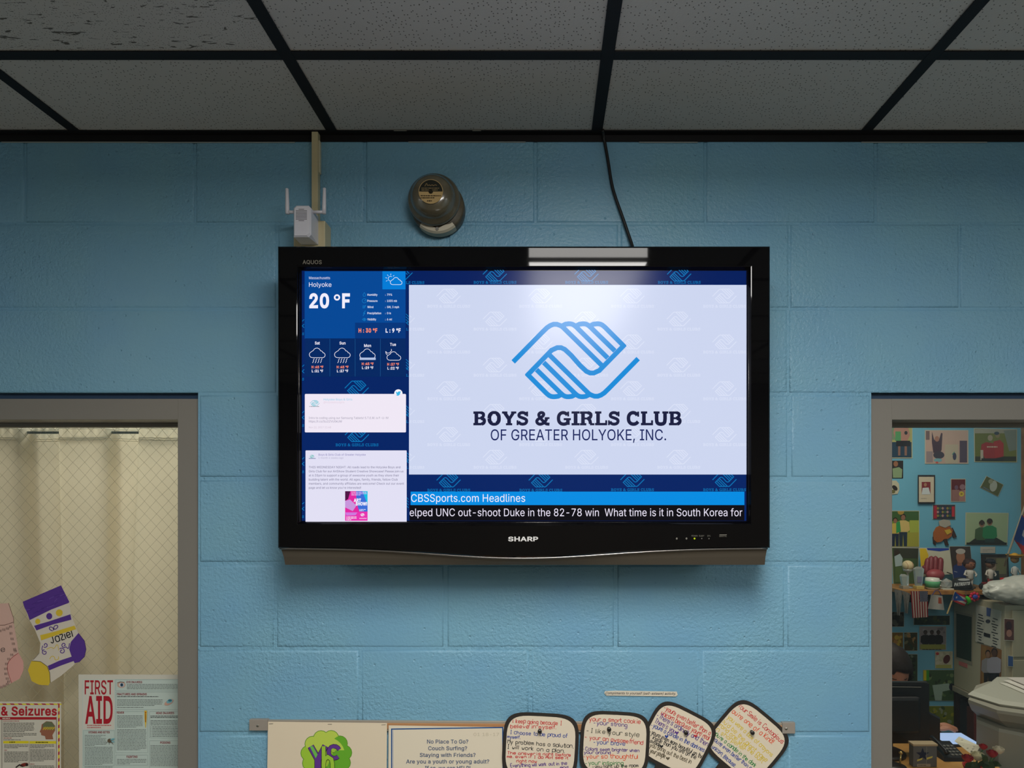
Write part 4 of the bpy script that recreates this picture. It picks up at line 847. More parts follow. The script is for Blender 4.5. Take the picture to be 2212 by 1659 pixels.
sh = Sheet(lambda u, v, d: tvp(u, v, d - .0078), screen, .00012)
sh.slab('BOYS & GIRLS CLUB', 1022.5, 1475, 918.5, 29.5, (24, 28, 62), 1.12); sh.build('club_name', scr)
sh = Sheet(lambda u, v, d: tvp(u, v, d - .0078), screen, .00012)
sh.text('OF GREATER HOLYOKE, INC.', 1060, 1439, 951, 23.3, (26, 38, 96), .004); sh.build('club_name', scr)
sh = Sheet(lambda u, v, d: tvp(u, v, d - .0084), screen, .00012)
sh.rect(887, 1062, 1608, 1091, (0, 140, 226)); sh.rect(884.5, 1091, 1608, 1124.5, (10, 9, 16)); sh.build('news_ticker', scr)
sh = Sheet(lambda u, v, d: tvp(u, v, d - .0080), screen, .00012)
sh.text('CBSSports.com Headlines', 888, 1134.5, 1084, 16.5, WH); sh.text('elped UNC out-shoot Duke in the 82-78 win  What time is it in South Korea for', 885, 1603.5, 1115, 16.5, (232, 226, 244)); sh.build('news_lettering', scr)
# marks on the bezel
sh = Sheet(lambda u, v, d: tvp(u, v, d + .0003)); sh.text('AQUOS', 653.5, 695, 570.3, 8.2, (120, 116, 106), .01); sh.build('lettering', bez)
sh = Sheet(lambda u, v, d: tvp(u, v, d + .0003), lambda c: mat('silver_letter', (225, 225, 225), .3, metal=.2)); sh.text('SHARP', 1097.5, 1162.5, 1168.8, 9, (1, 1, 1), .03); sh.build('lettering', bez)
sh = Sheet(lambda u, v, d: tvp(u, v, d + .0003)); G_ = (110, 108, 100)
for x in (1462, 1483, 1516, 1531.5): sh.disc(x, 1163.3, 2.0 if x < 1500 else 1.2, 2.2 if x < 1500 else 1.3, G_)
for t, x0, x1 in (('POWER', 1494, 1507), ('SLEEP', 1510, 1521), ('OPC', 1528, 1535), ): sh.text(t, x0, x1, 1159, 3, G_)
sh.rect(1554, 1154.5, 1570, 1156, G_); sh.text('DIGITAL', 1554, 1570, 1159.6, 2.6, G_); sh.build('indicator', bez)
sh = Sheet(lambda u, v, d: tvp(u, v, d + .0004), screen); sh.disc(1500.3, 1163.3, 1.9, 1.9, (190, 210, 30)); sh.build('power_light', bez)

# ================================================================== THINGS ON THE WALL
# alarm gong
gc = at(937.5, 431.5, -.040)
gong = thing('alarm_gong', 'round olive-brown metal alarm bell on the wall above the television', 'alarm bell', (gc.x, 0, gc.z - .065))
R_ = .0605
bm = bmesh.new()
lathe(bm, (gc.x, -.038, gc.z), (0, -1, 0), [(R_ - .004, -.001), (R_, .0), (R_ + .0005, .004), (R_ - .003, .009), (R_ - .0085, .0125), (R_ - .0105, .018), (R_ - .013, .026), (R_ - .019, .034), (R_ - .028, .0395), (.022, .0425), (.006, .043), (.0, .043)], 48)
dome = finish(bm, 'gong_shell', mat('olive_brown_enamel', (104, 98, 80), .2, spec=.7, coat=.6, var=(30, (90, 84, 68))), gong, smooth=True)
gb = at(945, 446, -.03)
bm = bmesh.new(); lathe(bm, (gb.x, -.0, gb.z), (0, -1, 0), [(.060, 0), (.0625, .004), (.0625, .028), (.059, .033), (.02, .036), (0, .036)], 40)
finish(bm, 'backbox', mat('backbox_brown', (88, 80, 62), .4, var=(40, (66, 60, 46))), gong, smooth=True)
bm = bmesh.new(); A_ = [math.radians(228 + k * 84 / 16) for k in range(17)]
loft(bm, [[(gb.x + r_ * math.cos(a), y_, gb.z + r_ * math.sin(a)) for r_, y_ in ((.0500 - .002 * math.sin(a * 9), -.0342), (.0590, -.0333), (.0629, -.0282), (.0630, -.008))] for a in A_], closed=False)
bmesh.ops.recalc_face_normals(bm, faces=bm.faces); finish(bm, 'worn_paint_patch', mat('worn_cream', (196, 188, 166), .5), gong)
bm = bmesh.new(); tube(bm, [(gb.x, -.030, gb.z - .054), (gb.x, -.036, gb.z - .054)], .004, 10); finish(bm, 'screw', mat('screw_steel', (160, 158, 150), .35, metal=1), gong)
gx = gc.x; gz = gc.z; ppm = F / (D - .081)
gm = facing(-.0813)
u0, v0 = CX + gx * ppm, CY - (gz - EYE) * ppm
sh = Sheet(gm); sh.disc(u0, v0, 26.5, 26.5, (186, 158, 108), 32); sh.up(); sh.poly([(u0 + 25.3 * math.cos(t), v0 + 25.3 * math.sin(t)) for t in [PI + k * PI / 16 for k in range(17)]], (34, 36, 28)); sh.up()
sh.line(chaikin([(u0 - 13, v0 - 11), (u0 - 9, v0 - 19), (u0 - 7, v0 - 12), (u0 - 3, v0 - 15), (u0 - 1, v0 - 12), (u0 + 3, v0 - 15), (u0 + 6, v0 - 12), (u0 + 9, v0 - 15), (u0 + 13, v0 - 13)]), 1.3, (140, 118, 80)); sh.para(u0 - 20, v0 - 8, u0 + 20, 2, 4, 1.5, (150, 128, 88)); sh.para(u0 - 22, v0 + 8, u0 + 22, 2, 4.5, 2.2, (70, 56, 34)); sh.para(u0 - 8, v0 + 19, u0 + 10, 1, 4, 2.5, (60, 46, 28)); sh.disc(u0, v0, 5, 5, (70, 64, 46)); sh.up(); sh.disc(u0, v0, 2.6, 2.6, (40, 38, 30))
sh.build('maker_label', dome)
bm = bmesh.new(); lathe(bm, (gx, -.081, gz), (0, -1, 0), [(.0045, 0), (.0045, .0015), (.003, .003), (0, .003)], 12); finish(bm, 'centre_screw', mat('screw_dark', (66, 60, 48), .3, metal=.8), dome)

# surface raceway with its outlet box
race = mat('ivory_plastic', (196, 184, 146), .4)
rw = thing('cable_raceway', 'ivory surface raceway running from the ceiling down to an outlet box', 'cable cover', (at(690, 533, 0).x, 0, at(690, 600, 0).z))
x0, x1 = at(673.5, 300, -.016).x, at(683.5, 300, -.016).x
bm = bmesh.new(); box(bm, (x0, -.018, at(0, 500, 0).z), (x1 + .004, -.0012, CEIL - .0005), 0, .0015); finish(bm, 'channel', race, rw)
bm = bmesh.new(); box(bm, (x1 + .0035, -.012, at(0, 378, 0).z), (x1 + .0065, -.0012, CEIL - .018), 0, .0006); finish(bm, 'cover_lip', mat('ivory_plastic_pale', (214, 206, 176), .35), rw)
bx0, bx1, bz = at(634, 476, -.043).x, at(702, 476, -.043).x, at(702, 476.5, -.043).z
bm = bmesh.new(); box(bm, (bx0, -.043, bz - .115), (bx1, -.0012, bz), 0, .002); ob = finish(bm, 'outlet_box', race, rw)
# plug-in range extender
ex0, ex1, ez1, ez0 = at(633, 442, -.092).x, at(671, 442, -.092).x, at(640, 442.5, -.092).z, at(640, 511, -.092).z
ext = thing('wireless_extender', 'white plug-in wireless extender with two antennas above the television corner', 'wireless extender', ((ex0 + ex1) / 2, -.068, ez0))
wp = mat('white_plastic', (215, 214, 222), .35)
bm = bmesh.new(); dx = (ex1 - ex0)
c_ = .006
rg = []
for y, q in ((-.0432, 0), (-.088, 0), (-.0920, .003)):
    rg.append([(ex0 + q, y, ez0 + q), (ex1 - q - (c_ if y < -.05 else 0), y, ez0 + q), (ex1 - q + (0 if y > -.05 else -.0), y, ez0 + q + c_), (ex1 - q, y, ez1 - q - c_), (ex1 - q - c_, y, ez1 - q), (ex0 + q + c_, y, ez1 - q), (ex0 + q, y, ez1 - q - c_)])
loft(bm, rg); bmesh.ops.recalc_face_normals(bm, faces=bm.faces)
finish(bm, 'body', wp, ext)
for k in range(9):
    z = ez1 - .010 - k * .0032; hw = .0062 if k in (0, 8) else .0125
    xm = (ex0 + ex1) / 2 - .001
    boxo('vent_slot', (xm - hw, -.0925, z - .0006), (xm + hw, -.0918, z + .0006), mat('slot_grey', (105, 103, 110), .6), ext)
bm = bmesh.new()
for k in range(13):
    z = ez0 + .006 + k * .0022; box(bm, (ex0 + .004, -.0923, z), (ex1 - .009, -.0918, z + .0006))
finish(bm, 'fine_ribs', wp, ext)
for px, py0, py1, hx, sd in ((621, 408, 462, 0, -1), (700, 407, 462, 0, 1)):
    a, b = at(px, py1, -.075), at(px - 1 + (2 if sd > 0 else 0), py0, -.075)
    an = bmesh.new(); tube(an, [a, a.lerp(b, .3), a.lerp(b, .9), b, b + Vector((0, 0, .0015))], [.0046, .0046, .0036, .0036, .001], 12)
    ao = finish(an, 'antenna', wp, ext, smooth=True)
    jn = bmesh.new(); bx_ = ex0 if sd < 0 else ex1; tube(jn, [(bx_ - sd * .002, -.075, a.z + .004), (a.x, -.075, a.z + .004)], .0036, 10); finish(jn, 'hinge', wp, ao, smooth=True)

# black cable from the ceiling down behind the television
bm = bmesh.new(); P = [(1302, 281, -.024), (1305, 300, -.010), (1313, 345, -.008), (1321, 395, -.008), (1330, 428, -.010), (1345, 470, -.012), (1357, 505, -.014), (1366, 532, -.02), (1372, 560, -.035), (1372, 590, -.055)]
pts = [at(*p) for p in P]; cr = []
for i in range(len(pts) - 1):
    p0, p1, p2, p3 = pts[max(i - 1, 0)], pts[i], pts[i + 1], pts[min(i + 2, len(pts) - 1)]
    for k in range(6):
        t = k / 6; cr.append(.5 * ((2 * p1) + (p2 - p0) * t + (2 * p0 - 5 * p1 + 4 * p2 - p3) * t * t + (3 * p1 - p0 - 3 * p2 + p3) * t ** 3))
tube(bm, cr + [pts[-1]], .0038, 10)
tag(finish(bm, 'power_cable', mat('black_rubber', (16, 16, 18), .5), None, smooth=True), 'black cable hanging from the ceiling edge to behind the television', 'cable')

# aluminium display rail with cork strip
rz = at(0, 1567, -.008).z
rail = thing('display_rail', 'long flat metal display rail with cork strip, screwed low on the wall', 'display rail', (at(1128, 1567, 0).x, 0, rz - .013))
alu = mat('dull_aluminium', (176, 168, 154), .42, metal=.35)
def strip(u0, v0, u1, v1, vb0, vb1, y0, y1, m, name, bev=.0008):
    bm = bmesh.new(); A, B_, C_, D_ = at(u0, v0, y0), at(u1, v1, y0), at(u1, vb1, y0), at(u0, vb0, y0)
    loft(bm, [[A, B_, C_, D_], [Vector((p.x, y1, p.z)) for p in (A, B_, C_, D_)]]); bmesh.ops.recalc_face_normals(bm, faces=bm.faces)
    bmesh.ops.bevel(bm, geom=bm.edges[:], offset=bev, segments=1, affect='EDGES')
    return finish(bm, name, m, rail)
strip(576, 1555.5, 1692, 1562, 1578, 1585, -.007, -.0006, alu, 'rail_body')
strip(578, 1561, 1690, 1567.5, 1574, 1580.5, -.009, -.0055, mat('cork', (176, 128, 84), .8, bump=(400, .4, .001)), 'cork_strip')
for u0, u1, v, sx in ((538, 578, 1554.5, 557), (1690, 1718, 1561, 1698)):
    e = strip(u0, v, u1, v, v + 24, v + 24, -.011, -.0006, mat('end_cap_metal', (166, 158, 148), .4, metal=.3), 'end_plate')
    sp = at(sx, v + 13, -.0105); bm = bmesh.new(); lathe(bm, sp, (0, -1, 0), [(.0034, 0), (.0032, .0012), (.0015, .002), (0, .002)], 12); finish(bm, 'screw', mat('screw_steel', (160, 158, 150), .35, metal=1), e)

def paper(name, outline, Y, rgb, label, cat, group=None, thick=.0006):
    """a sheet of real thickness, its face at depth Y"""
    root = thing(name, label, cat, (0, 0, 0), group)
    fr = [at(u, v, Y) for u, v in outline]; c = sum(fr, Vector()) / len(fr); root.location = (c.x, Y, min(p.z for p in fr))
    bm = bmesh.new(); loft(bm, [fr, [p + Vector((0, thick, 0)) for p in fr]]); bmesh.ops.recalc_face_normals(bm, faces=bm.faces)
    finish(bm, 'sheet', ink(rgb), root)
    return root
CREAM = (222, 208, 182)
# poster with the green flower
p1 = paper('poster', [(579, 1559), (836, 1562), (834, 1812), (575, 1808)], -.0125, CREAM, 'cream poster with a green flower emblem, leftmost on the metal rail', 'poster')
sh = Sheet(facing(-.0127)); fx, fy = 705, 1632
def petals(R, r, rgb):
    for k in range(11): a = -PI / 2 + .27 + k * 2 * PI / 11; sh.disc(fx + R * math.cos(a), fy + R * math.sin(a), r, r, rgb, 16)
petals(39, 17.2, (96, 150, 40)); sh.disc(fx, fy, 42, 42, (96, 150, 40)); sh.up(); petals(39, 15.8, (158, 200, 60)); sh.up(); sh.disc(fx, fy, 41, 41, (158, 200, 60), 24); sh.up()
for k in range(11):
    a = -PI / 2 + .27 + k * 2 * PI / 11
    if -1.0 < a < 1.6: sh.disc(fx + 39 * math.cos(a), fy + 39 * math.sin(a), 15.8, 15.8, (104, 172, 46), 16)
    if k in (9, 10, 0): sh.disc(fx + 39 * math.cos(a), fy + 39 * math.sin(a), 15.8, 15.8, (186, 208, 84), 16)
sh.up(); sh.poly([(fx + 41 * math.cos(t), fy + 41 * math.sin(t)) for t in [-.9 + k * 2.6 / 12 for k in range(13)]], (104, 172, 46)); sh.poly([(fx + 40 * math.cos(t), fy - 2 + 38 * math.sin(t)) for t in [PI + .25 + k * (PI - .5) / 12 for k in range(13)]], (186, 208, 84)); sh.up()
OUTL = (34, 30, 40); PU = (98, 56, 142)
for gcol, ex in ((OUTL, 1.6), (PU, 0)):
    sh.line([(671 , 1612), (686.5, 1640), (686.5, 1700)], 13 + ex, gcol); sh.line([(703, 1611), (686.5, 1642)], 12 + ex, gcol); sh.up()
sh.poly([(669, 1612), (676, 1612), (686, 1630), (682, 1638)], (110, 190, 80)); sh.up()
for gcol, ex in ((OUTL, 1.6), (PU, 0)):
    sh.line([(722 + 12 * math.cos(t), 1625 + 13 * math.sin(t)) for t in [-.45 - k * .42 for k in range(13)]], 8 + ex, gcol); sh.up()
sh.disc(720, 1621, 4.5, 4.5, (158, 200, 60)); sh.up()
for gcol, ex in ((OUTL, 1.6), ((158, 200, 60), 0)):
    sh.line([(699, 1612), (699, 1700)], 8 + ex, gcol); sh.line([(699, 1650), (701, 1640), (708, 1635), (716, 1640), (718, 1650), (718, 1700)], 8 + ex, gcol); sh.up()
sh.build('flower_emblem', p1)
for x in (585, 712, 828):
    bm = bmesh.new(); a = at(x - 4, 1563.5 + (x - 585) * .01, -.0131); b = at(x + 5, 1563 + (x - 585) * .01, -.0131); tube(bm, [a, b], .0005, 5); finish(bm, 'staple', mat('staple_wire', (120, 116, 108), .4, metal=.8), p1)
# sheet with printed questions
p2 = paper('notice', [(839.5, 1567), (1090, 1571), (1092, 1790), (838, 1786)], -.0120, (222, 212, 190), 'cream notice with blue border and printed questions, right of the flower poster', 'notice')
sh = Sheet(facing(-.0122)); BL = (36, 82, 140); NB = (70, 88, 118)
sh.line([(846, 1790), (846, 1575), (1086, 1571.5), (1088, 1790)], 2.6, BL); sh.up(); sh.line([(849, 1790), (849, 1577)], .8, (120, 150, 190))
for t, y, wd in (('No Place To Go?', 1606, 89), ('Couch Surfing?', 1620.5, 84), ('Staying with Friends?', 1635, 120.5), ('Are you a youth or young adult?', 1649, 179.5), ('If so, we can HELP!', 1663, 98)):
    sh.text(t, 967 - wd / 2, 967 + wd / 2, y, 8.2, NB, .012)
sh.text('01 18-17', 1023, 1078, 1590, 7, (196, 186, 164)); sh.build('lettering', p2)
# typed caption strip
p3 = paper('caption_strip', [(1307, 1493), (1330, 1492), (1462, 1494), (1464, 1501), (1460, 1504.5), (1310, 1502.5), (1305.5, 1497)], -.0032, (212, 204, 186), 'small paper strip with one italic caption line, above the mirror cards', 'label')
sh = Sheet(facing(-.0034)); sh.text('Compliments to yourself (self-esteem) activity.', 1307.5, 1460, 1499.7, 5.2, (52, 46, 44), .012, slant=.3, dy=1.4); sh.build('lettering', p3)

# four hand-mirror cards with felt-pen compliments
DBR = (48, 44, 40)
def squircle(cx, cy, rx, ry, rot, n=44, e=4.2):
    P = []
    for k in range(n):
        t = 2 * PI * k / n; c, s_ = math.cos(t), math.sin(t)
        x = rx * math.copysign(abs(c) ** (2 / e), c); y = ry * math.copysign(abs(s_) ** (2 / e), s_)
        P.append((cx + x * math.cos(rot) - y * math.sin(rot), cy + x * math.sin(rot) + y * math.cos(rot)))
    return P
def mirror_card(cx, cy, rx, ry, deg, Y, label, pin, lines, hearts=()):
    rot = math.radians(deg); out = squircle(cx, cy, rx, ry, rot)
    root = thing('mirror_card', label, 'paper card', (at(cx, cy, Y).x, Y, at(cx, cy + ry, Y).z), 'hand-mirror cards pinned to the rail')
    fr = [at(u, v, Y) for u, v in out]; bm = bmesh.new(); loft(bm, [fr, [p + Vector((0, .0012, 0)) for p in fr]])
    hx, hy = -math.sin(rot), math.cos(rot)
    hd = [(cx + hx * ry * .9 - hy * 17, cy + hy * ry * .9 + hx * 17), (cx + hx * ry * .9 + hy * 17, cy + hy * ry * .9 - hx * 17), (cx + hx * ry * 2.3 + hy * 12, cy + hy * ry * 2.3 - hx * 12), (cx + hx * ry * 2.3 - hy * 12, cy + hy * ry * 2.3 + hx * 12)]
    fh = [at(u, v, Y + .0004) for u, v in hd]; bmesh.ops.recalc_face_normals(bm, faces=bm.faces); finish(bm, 'backing', ink(DBR), root)
    bm = bmesh.new(); loft(bm, [fh, [p + Vector((0, .0010, 0)) for p in fh]]); bmesh.ops.recalc_face_normals(bm, faces=bm.faces); finish(bm, 'handle', ink(DBR), root)
    fr = [at(u, v, Y - .0006) for u, v in squircle(cx, cy, rx - 7.5, ry - 7.5, rot)]; bm = bmesh.new(); loft(bm, [fr, [p + Vector((0, .0008, 0)) for p in fr]]); bmesh.ops.recalc_face_normals(bm, faces=bm.faces)
    face = finish(bm, 'white_face', ink((222, 210, 188)), root)
    sh = Sheet(facing(Y - .0008)); sh.clip = squircle(cx, cy, rx - 8, ry - 8, rot)
    for t, a0, b0, a1, b1, xh, col in lines: sh.hand(t, a0, b0, a1, b1, xh * .86, col, 1.25)
    for hx_, hy_, col in hearts:
        sh.poly([(hx_, hy_ + 4), (hx_ - 4, hy_), (hx_ - 3.4, hy_ - 2.8), (hx_ - 1.4, hy_ - 2.8), (hx_, hy_ - 1), (hx_ + 1.8, hy_ - 2.8), (hx_ + 3.8, hy_ - 2.4), (hx_ + 4, hy_)], col)
    sh.build('handwriting', face)
    pp = at(pin[0], pin[1], Y - .0008); bm = bmesh.new()
    lathe(bm, pp, (0, -1, 0), [(.0035, 0), (.0042, .002), (.003, .004), (.0032, .007), (.0052, .009), (.0048, .0105), (0, .0108)], 14)
    finish(bm, 'push_pin', mat('black_pin', (30, 26, 24), .15, coat=.5), root, smooth=True)
def Z1(L): return [(t, 1080 + a / 6.9125, 1480 + b / 6.9125, 1080 + c / 6.9125, 1480 + d / 6.9125, xh / 6.9125, col) for t, a, b, c, d, xh, col in L]
def Z2(L): return [(t, 1380 + a / 6.144, 1480 + b / 6.144, 1380 + c / 6.144, 1480 + d / 6.144, xh / 6.144, col) for t, a, b, c, d, xh, col in L]
RED, BLU, PUR, BLK, ORG, GRN, GRY, YEL, BRN = (196, 48, 52), (34, 66, 148), (84, 52, 132), (34, 36, 38), (220, 78, 36), (34, 128, 62), (78, 78, 66), (216, 190, 60), (92, 84, 66)
mirror_card(1167.5, 1613, 82, 73, 3, -.0165, 'upright dark-edged mirror card whose handwriting starts in red with I keep going', (1166, 1577), Z1([
 ('I keep going because I', 178, 560, 930, 600, 46, RED), ('believe in myself.', 155, 640, 850, 655, 44, RED), ('I choose to be proud of', 148, 728, 1012, 784, 44, BLU), ('myself.', 108, 790, 310, 802, 34, BLU),
 ('My problem has a solution,', 112, 868, 1105, 940, 46, BLK), ('I will work on a plan.', 102, 948, 975, 1012, 46, BLK), ('The answer is right before', 112, 1032, 1068, 1066, 34, RED), ('me, even if I do not see it', 104, 1082, 1025, 1106, 32, RED),
 ('right now', 250, 1152, 560, 1160, 36, RED), ('Everything will work out in the', 158, 1228, 1008, 1190, 40, PUR), ('end', 900, 1250, 1032, 1250, 36, PUR)]))
mirror_card(1328, 1607, 75, 70, 3, -.0165, 'dark-edged mirror card beginning with a smart cookie line, second from the left', (1315, 1573), Z1([
 ('-your a smart cookie', 1285, 528, 2110, 575, 48, RED), ('-your strong', 1395, 585, 1915, 625, 48, PUR), ('-I like your style', 1290, 705, 2090, 775, 50, GRY), ('- your an awsomefriend', 1262, 800, 2145, 890, 48, RED),
 ('-your brave', 1395, 872, 1882, 905, 50, BLU), ('-Colors seem brighter when', 1240, 972, 2088, 1000, 38, PUR), ('your around', 1255, 1022, 1665, 1030, 34, PUR), ('-your so thoughtful', 1240, 1092, 2075, 1098, 50, ORG),
 ('-your inspiring', 1275, 1188, 1855, 1192, 46, GRN), ('-you light up the room', 1378, 1240, 2072, 1222, 38, BLK)]))
mirror_card(1463, 1597, 73, 69, 27, -.0125, 'tilted mirror card about a unicorn with small coloured hearts, third from the left', (1480, 1580), Z2([
 ('-youre even better than a', 325, 318, 945, 672, 50, RED), ('unicorn because youre real', 288, 392, 930, 735, 50, RED), ("-There's ordinary and then", 232, 418, 912, 818, 50, PUR), ("There's you", 205, 498, 480, 650, 50, PUR),
 ('-youre a candle in the darkness', 158, 545, 892, 908, 46, BLU), ('-youre even more beautiful on the', 138, 635, 845, 985, 46, BLK), ('inside than you are on the', 180, 715, 755, 988, 42, BLK), ('outside', 148, 755, 280, 822, 40, BLK),
 ('you bring out the best in', 145, 812, 692, 1050, 46, BRN), ('your people', 145, 892, 350, 970, 46, BRN)]),
 [(1380 + 755 / 6.144, 1480 + 675 / 6.144, RED), (1380 + 505 / 6.144, 1480 + 632 / 6.144, PUR), (1380 + 368 / 6.144, 1480 + 680 / 6.144, BLU), (1380 + 300 / 6.144, 1480 + 812 / 6.144, BLK), (1380 + 385 / 6.144, 1480 + 972 / 6.144, BRN)])
mirror_card(1614, 1602, 77, 73, 40, -.0095, 'tilted mirror card with yellow lines about a smile, rightmost on the rail', (1623, 1580), Z2([
 ('Your Smile is Contagious', 1310, 285, 1905, 785, 46, RED), ("You're one of a Kind!", 1198, 335, 1775, 790, 50, ORG), ('If you were a box of crayons', 1115, 385, 1765, 960, 44, YEL), ("you'd be the giant name", 1060, 450, 1690, 1030, 44, YEL),
 ('brand one with the built', 1035, 520, 1640, 1040, 44, YEL), ('in sharpener', 1010, 590, 1400, 880, 44, YEL), ("you're a candle in the dark", 985, 645, 1545, 1100, 42, GRN), ("you're even better than a", 975, 725, 1480, 1130, 42, BLU), ('unicorn, Because...', 965, 830, 1290, 1110, 44, BLU)]))

# ================================================================== LEFT WINDOW: curtain behind, paper on the glass
CYc = .28
def curt_x(px): return at(px, 1000, CYc).x
rodm = mat('grey_rod', (110, 118, 112), .35, metal=.5)
rz_ = at(0, 934.5, CYc).z
rod = thing('curtain_rod', 'slim grey rod carrying the cream curtain behind the wired glass', 'curtain rod', (curt_x(180), CYc, rz_))
bm = bmesh.new(); box(bm, (-2.25, CYc - .0015, rz_ - .0035), (-.66, CYc + .0015, rz_ + .0035), 0, .0005); finish(bm, 'rod', rodm, rod)
for x in (-2.25, -.66): boxo('rod_bracket', (x - .008, .2, rz_ - .012), (x + .008, CYc + .004, rz_ + .012), rodm, rod, bev=.001)
# the curtain weaves in front of and behind the rod
br = [-330, -262, -150, -78, 58, 130, 242, 302, 450, 520]         # px where the cloth passes the rod; front first
def weave(px):
    s_ = 1
    v = 1.0
    for b in br: v *= -math.tanh((px - b) / 7.0) if False else 1
    i = sum(1 for b in br if px > b); sgn = 1 if i % 2 == 0 else -1
    dmin = min(abs(px - b) for b in br)
    return sgn * math.tanh(dmin / 6.0)
bm = bmesh.new(); cols = []; NX = 330; NZ = 60
random.seed(3)
zt, zb = at(0, 922, CYc).z, .35
fold = [(random.uniform(-1, 1), random.uniform(0, 6)) for _ in range(4)]
for i in range(NX + 1):
    px = -430 + (560 + 430) * i / NX; col = []
    wv = weave(px)
    for j in range(NZ + 1):
        t = j / NZ; z = zt + (zb - zt) * t ** 1.25
        drift = (px - 60) * .0
        # pleats lean and soften further down
        sh_ = (26 * min(1, t * 2.2)) * math.exp(-((px - 75) / 45) ** 2) - (16 * min(1, t * 1.6)) * math.exp(-((px - 300) / 40) ** 2)
        x = curt_x(px + sh_)
        soft = .019 * wv + .009 * math.sin(px * .021 + 2.4 * t) * min(1, t * 5) + .003 * math.sin(px * .055 + 5 * t + 1) * min(1, t * 4)
        top = .0025 * math.sin(px * .35) * max(0, 1 - t * 16)
        col.append(bm.verts.new((x, CYc - soft - top, z)))
    cols.append(col)
for a, b in zip(cols, cols[1:]):
    for j in range(NZ): bm.faces.new((a[j], a[j + 1], b[j + 1], b[j]))
cur = finish(bm, 'curtain', cloth_mat(), None, smooth=True); tag(cur, 'cream pleated curtain hanging behind the wired glass of the left window', 'curtain')
bm = bmesh.new()      # stitched hems of the rod pocket
for py in (927.5, 947, 951.5):
    pts = [Vector((curt_x(px), CYc - .019 * weave(px) - .0016, at(0, py, CYc).z + .0008 * math.sin(px * .06))) for px in range(-200, 420, 3)]
    tube(bm, pts, .0007, 4)
finish(bm, 'hem_stitching', mat('hem_thread', (232, 226, 204), .8), cur)

GY = .10 - .0036
gf = facing
def gpaper(name, outline, rgb, label, cat, group=None): return paper(name, outline, GY, rgb, label, cat, group, thick=.0004)
PUR2, YEL2, WHT = (84, 52, 138), (212, 184, 56), (208, 200, 184)
def q(L, sx=3.78, ox=0, oy=1220): return [(ox + a / sx, oy + b / sx) for a, b in L]
so = gpaper('paper_stocking', q([(185, 302), (498, 168), (566, 302), (578, 400), (626, 528), (640, 558), (688, 620), (703, 690), (690, 750), (645, 795), (610, 803), (607, 815), (500, 905), (410, 965), (396, 985), (320, 980), (258, 950), (228, 860), (258, 785), (322, 718), (330, 640), (285, 530), (240, 450)]), WHT,
           'paper stocking coloured purple and yellow with a hand-written name, taped to the wired glass', 'paper stocking')
sh = Sheet(gf(GY - .0002))
sh.poly(q([(185, 302), (498, 168), (566, 302), (560, 312), (420, 365), (242, 452), (225, 400), (198, 345)]), PUR2)
CUFF = q([(185, 302), (498, 168), (566, 302), (560, 312), (242, 452)])
sh.clip = CUFF
for _ in range(26):
    t = random.random(); x = 200 + 330 * t; y = 320 - 130 * t + random.uniform(10, 110); sh.up(.02); sh.line(q([(x, y), (x + random.uniform(20, 60), y - random.uniform(5, 30))]), .8, random.choice([(112, 84, 168), (66, 38, 118)]))
sh.clip = None
sh.disc(*q([(308, 462)])[0], 5.5, 6, YEL2, a=.3); sh.disc(*q([(484, 392)])[0], 7.5, 7.5, YEL2); sh.disc(*q([(402, 420)])[0], 6.5, 7, PUR2)
sh.poly(q([(278, 498), (400, 462), (575, 404), (583, 448), (430, 488), (298, 536)]), PUR2)
sh.poly(q([(328, 575), (450, 545), (608, 496), (622, 526), (470, 572), (336, 618)]), YEL2)
def swirl(cx, cy, r, a0, turns, col, wd):
    sh.line([(cx + r * (1 - .75 * k / 16) * math.cos(a0 + turns * 2 * PI * k / 16), cy + r * (1 - .75 * k / 16) * math.sin(a0 + turns * 2 * PI * k / 16)) for k in range(17)], wd, col)
sh.line(chaikin(q([(430, 540), (402, 528), (405, 505), (432, 512), (440, 540), (438, 505), (462, 490), (475, 505), (455, 528), (440, 522)])), 1.8, PUR2)
c0 = q([(370, 655), (365, 715), (522, 655), (505, 705)])
for (x, y), r, a0, tn in zip(c0, (5.5, 6, 6, 7), (2.2, 4.6, .6, 3.9), (-1.0, -1.2, 1.2, 1.2)): swirl(x, y, r, a0, tn, PUR2, 1.8)
sh.line(chaikin(q([(350, 660), (340, 690), (352, 706)])), 1.6, PUR2); sh.line(chaikin(q([(540, 672), (560, 688), (568, 640)])), 1.8, PUR2)
sh.line(chaikin(q([(380, 690), (420, 670), (440, 690), (470, 640), (480, 700)])), 1.2, YEL2); sh.line(chaikin(q([(405, 770), (420, 745), (445, 750), (450, 780), (480, 770), (478, 748)])), 1.4, YEL2)
sh.hand('Jaziel', *q([(418, 640)])[0], *q([(608, 582)])[0], 11.5, (30, 28, 34), 2.2)
sh.poly(q([(390, 826), (480, 785), (590, 748), (612, 782), (500, 822), (402, 862)]), PUR2); sh.up()
sh.poly(q([(640, 558), (690, 620), (703, 690), (690, 750), (645, 795), (610, 803), (590, 765), (565, 690), (578, 630)]), PUR2); sh.line(q([(640, 558), (690, 622), (703, 690), (690, 750), (645, 795)]), 1.0, (60, 40, 100))
sh.poly(q([(258, 785), (330, 790), (385, 830), (405, 880), (408, 960), (396, 985), (320, 980), (258, 950), (228, 860)]), YEL2); sh.up(); sh.line(q([(258, 785), (330, 790), (385, 830), (405, 880), (410, 965)]), 1.1, (96, 84, 48)); sh.line(q([(322, 718), (300, 745), (270, 775)]), .8, (96, 90, 80))
sh.build('crayon_drawing', so)
PK, PK2 = (208, 172, 158), (214, 160, 150)
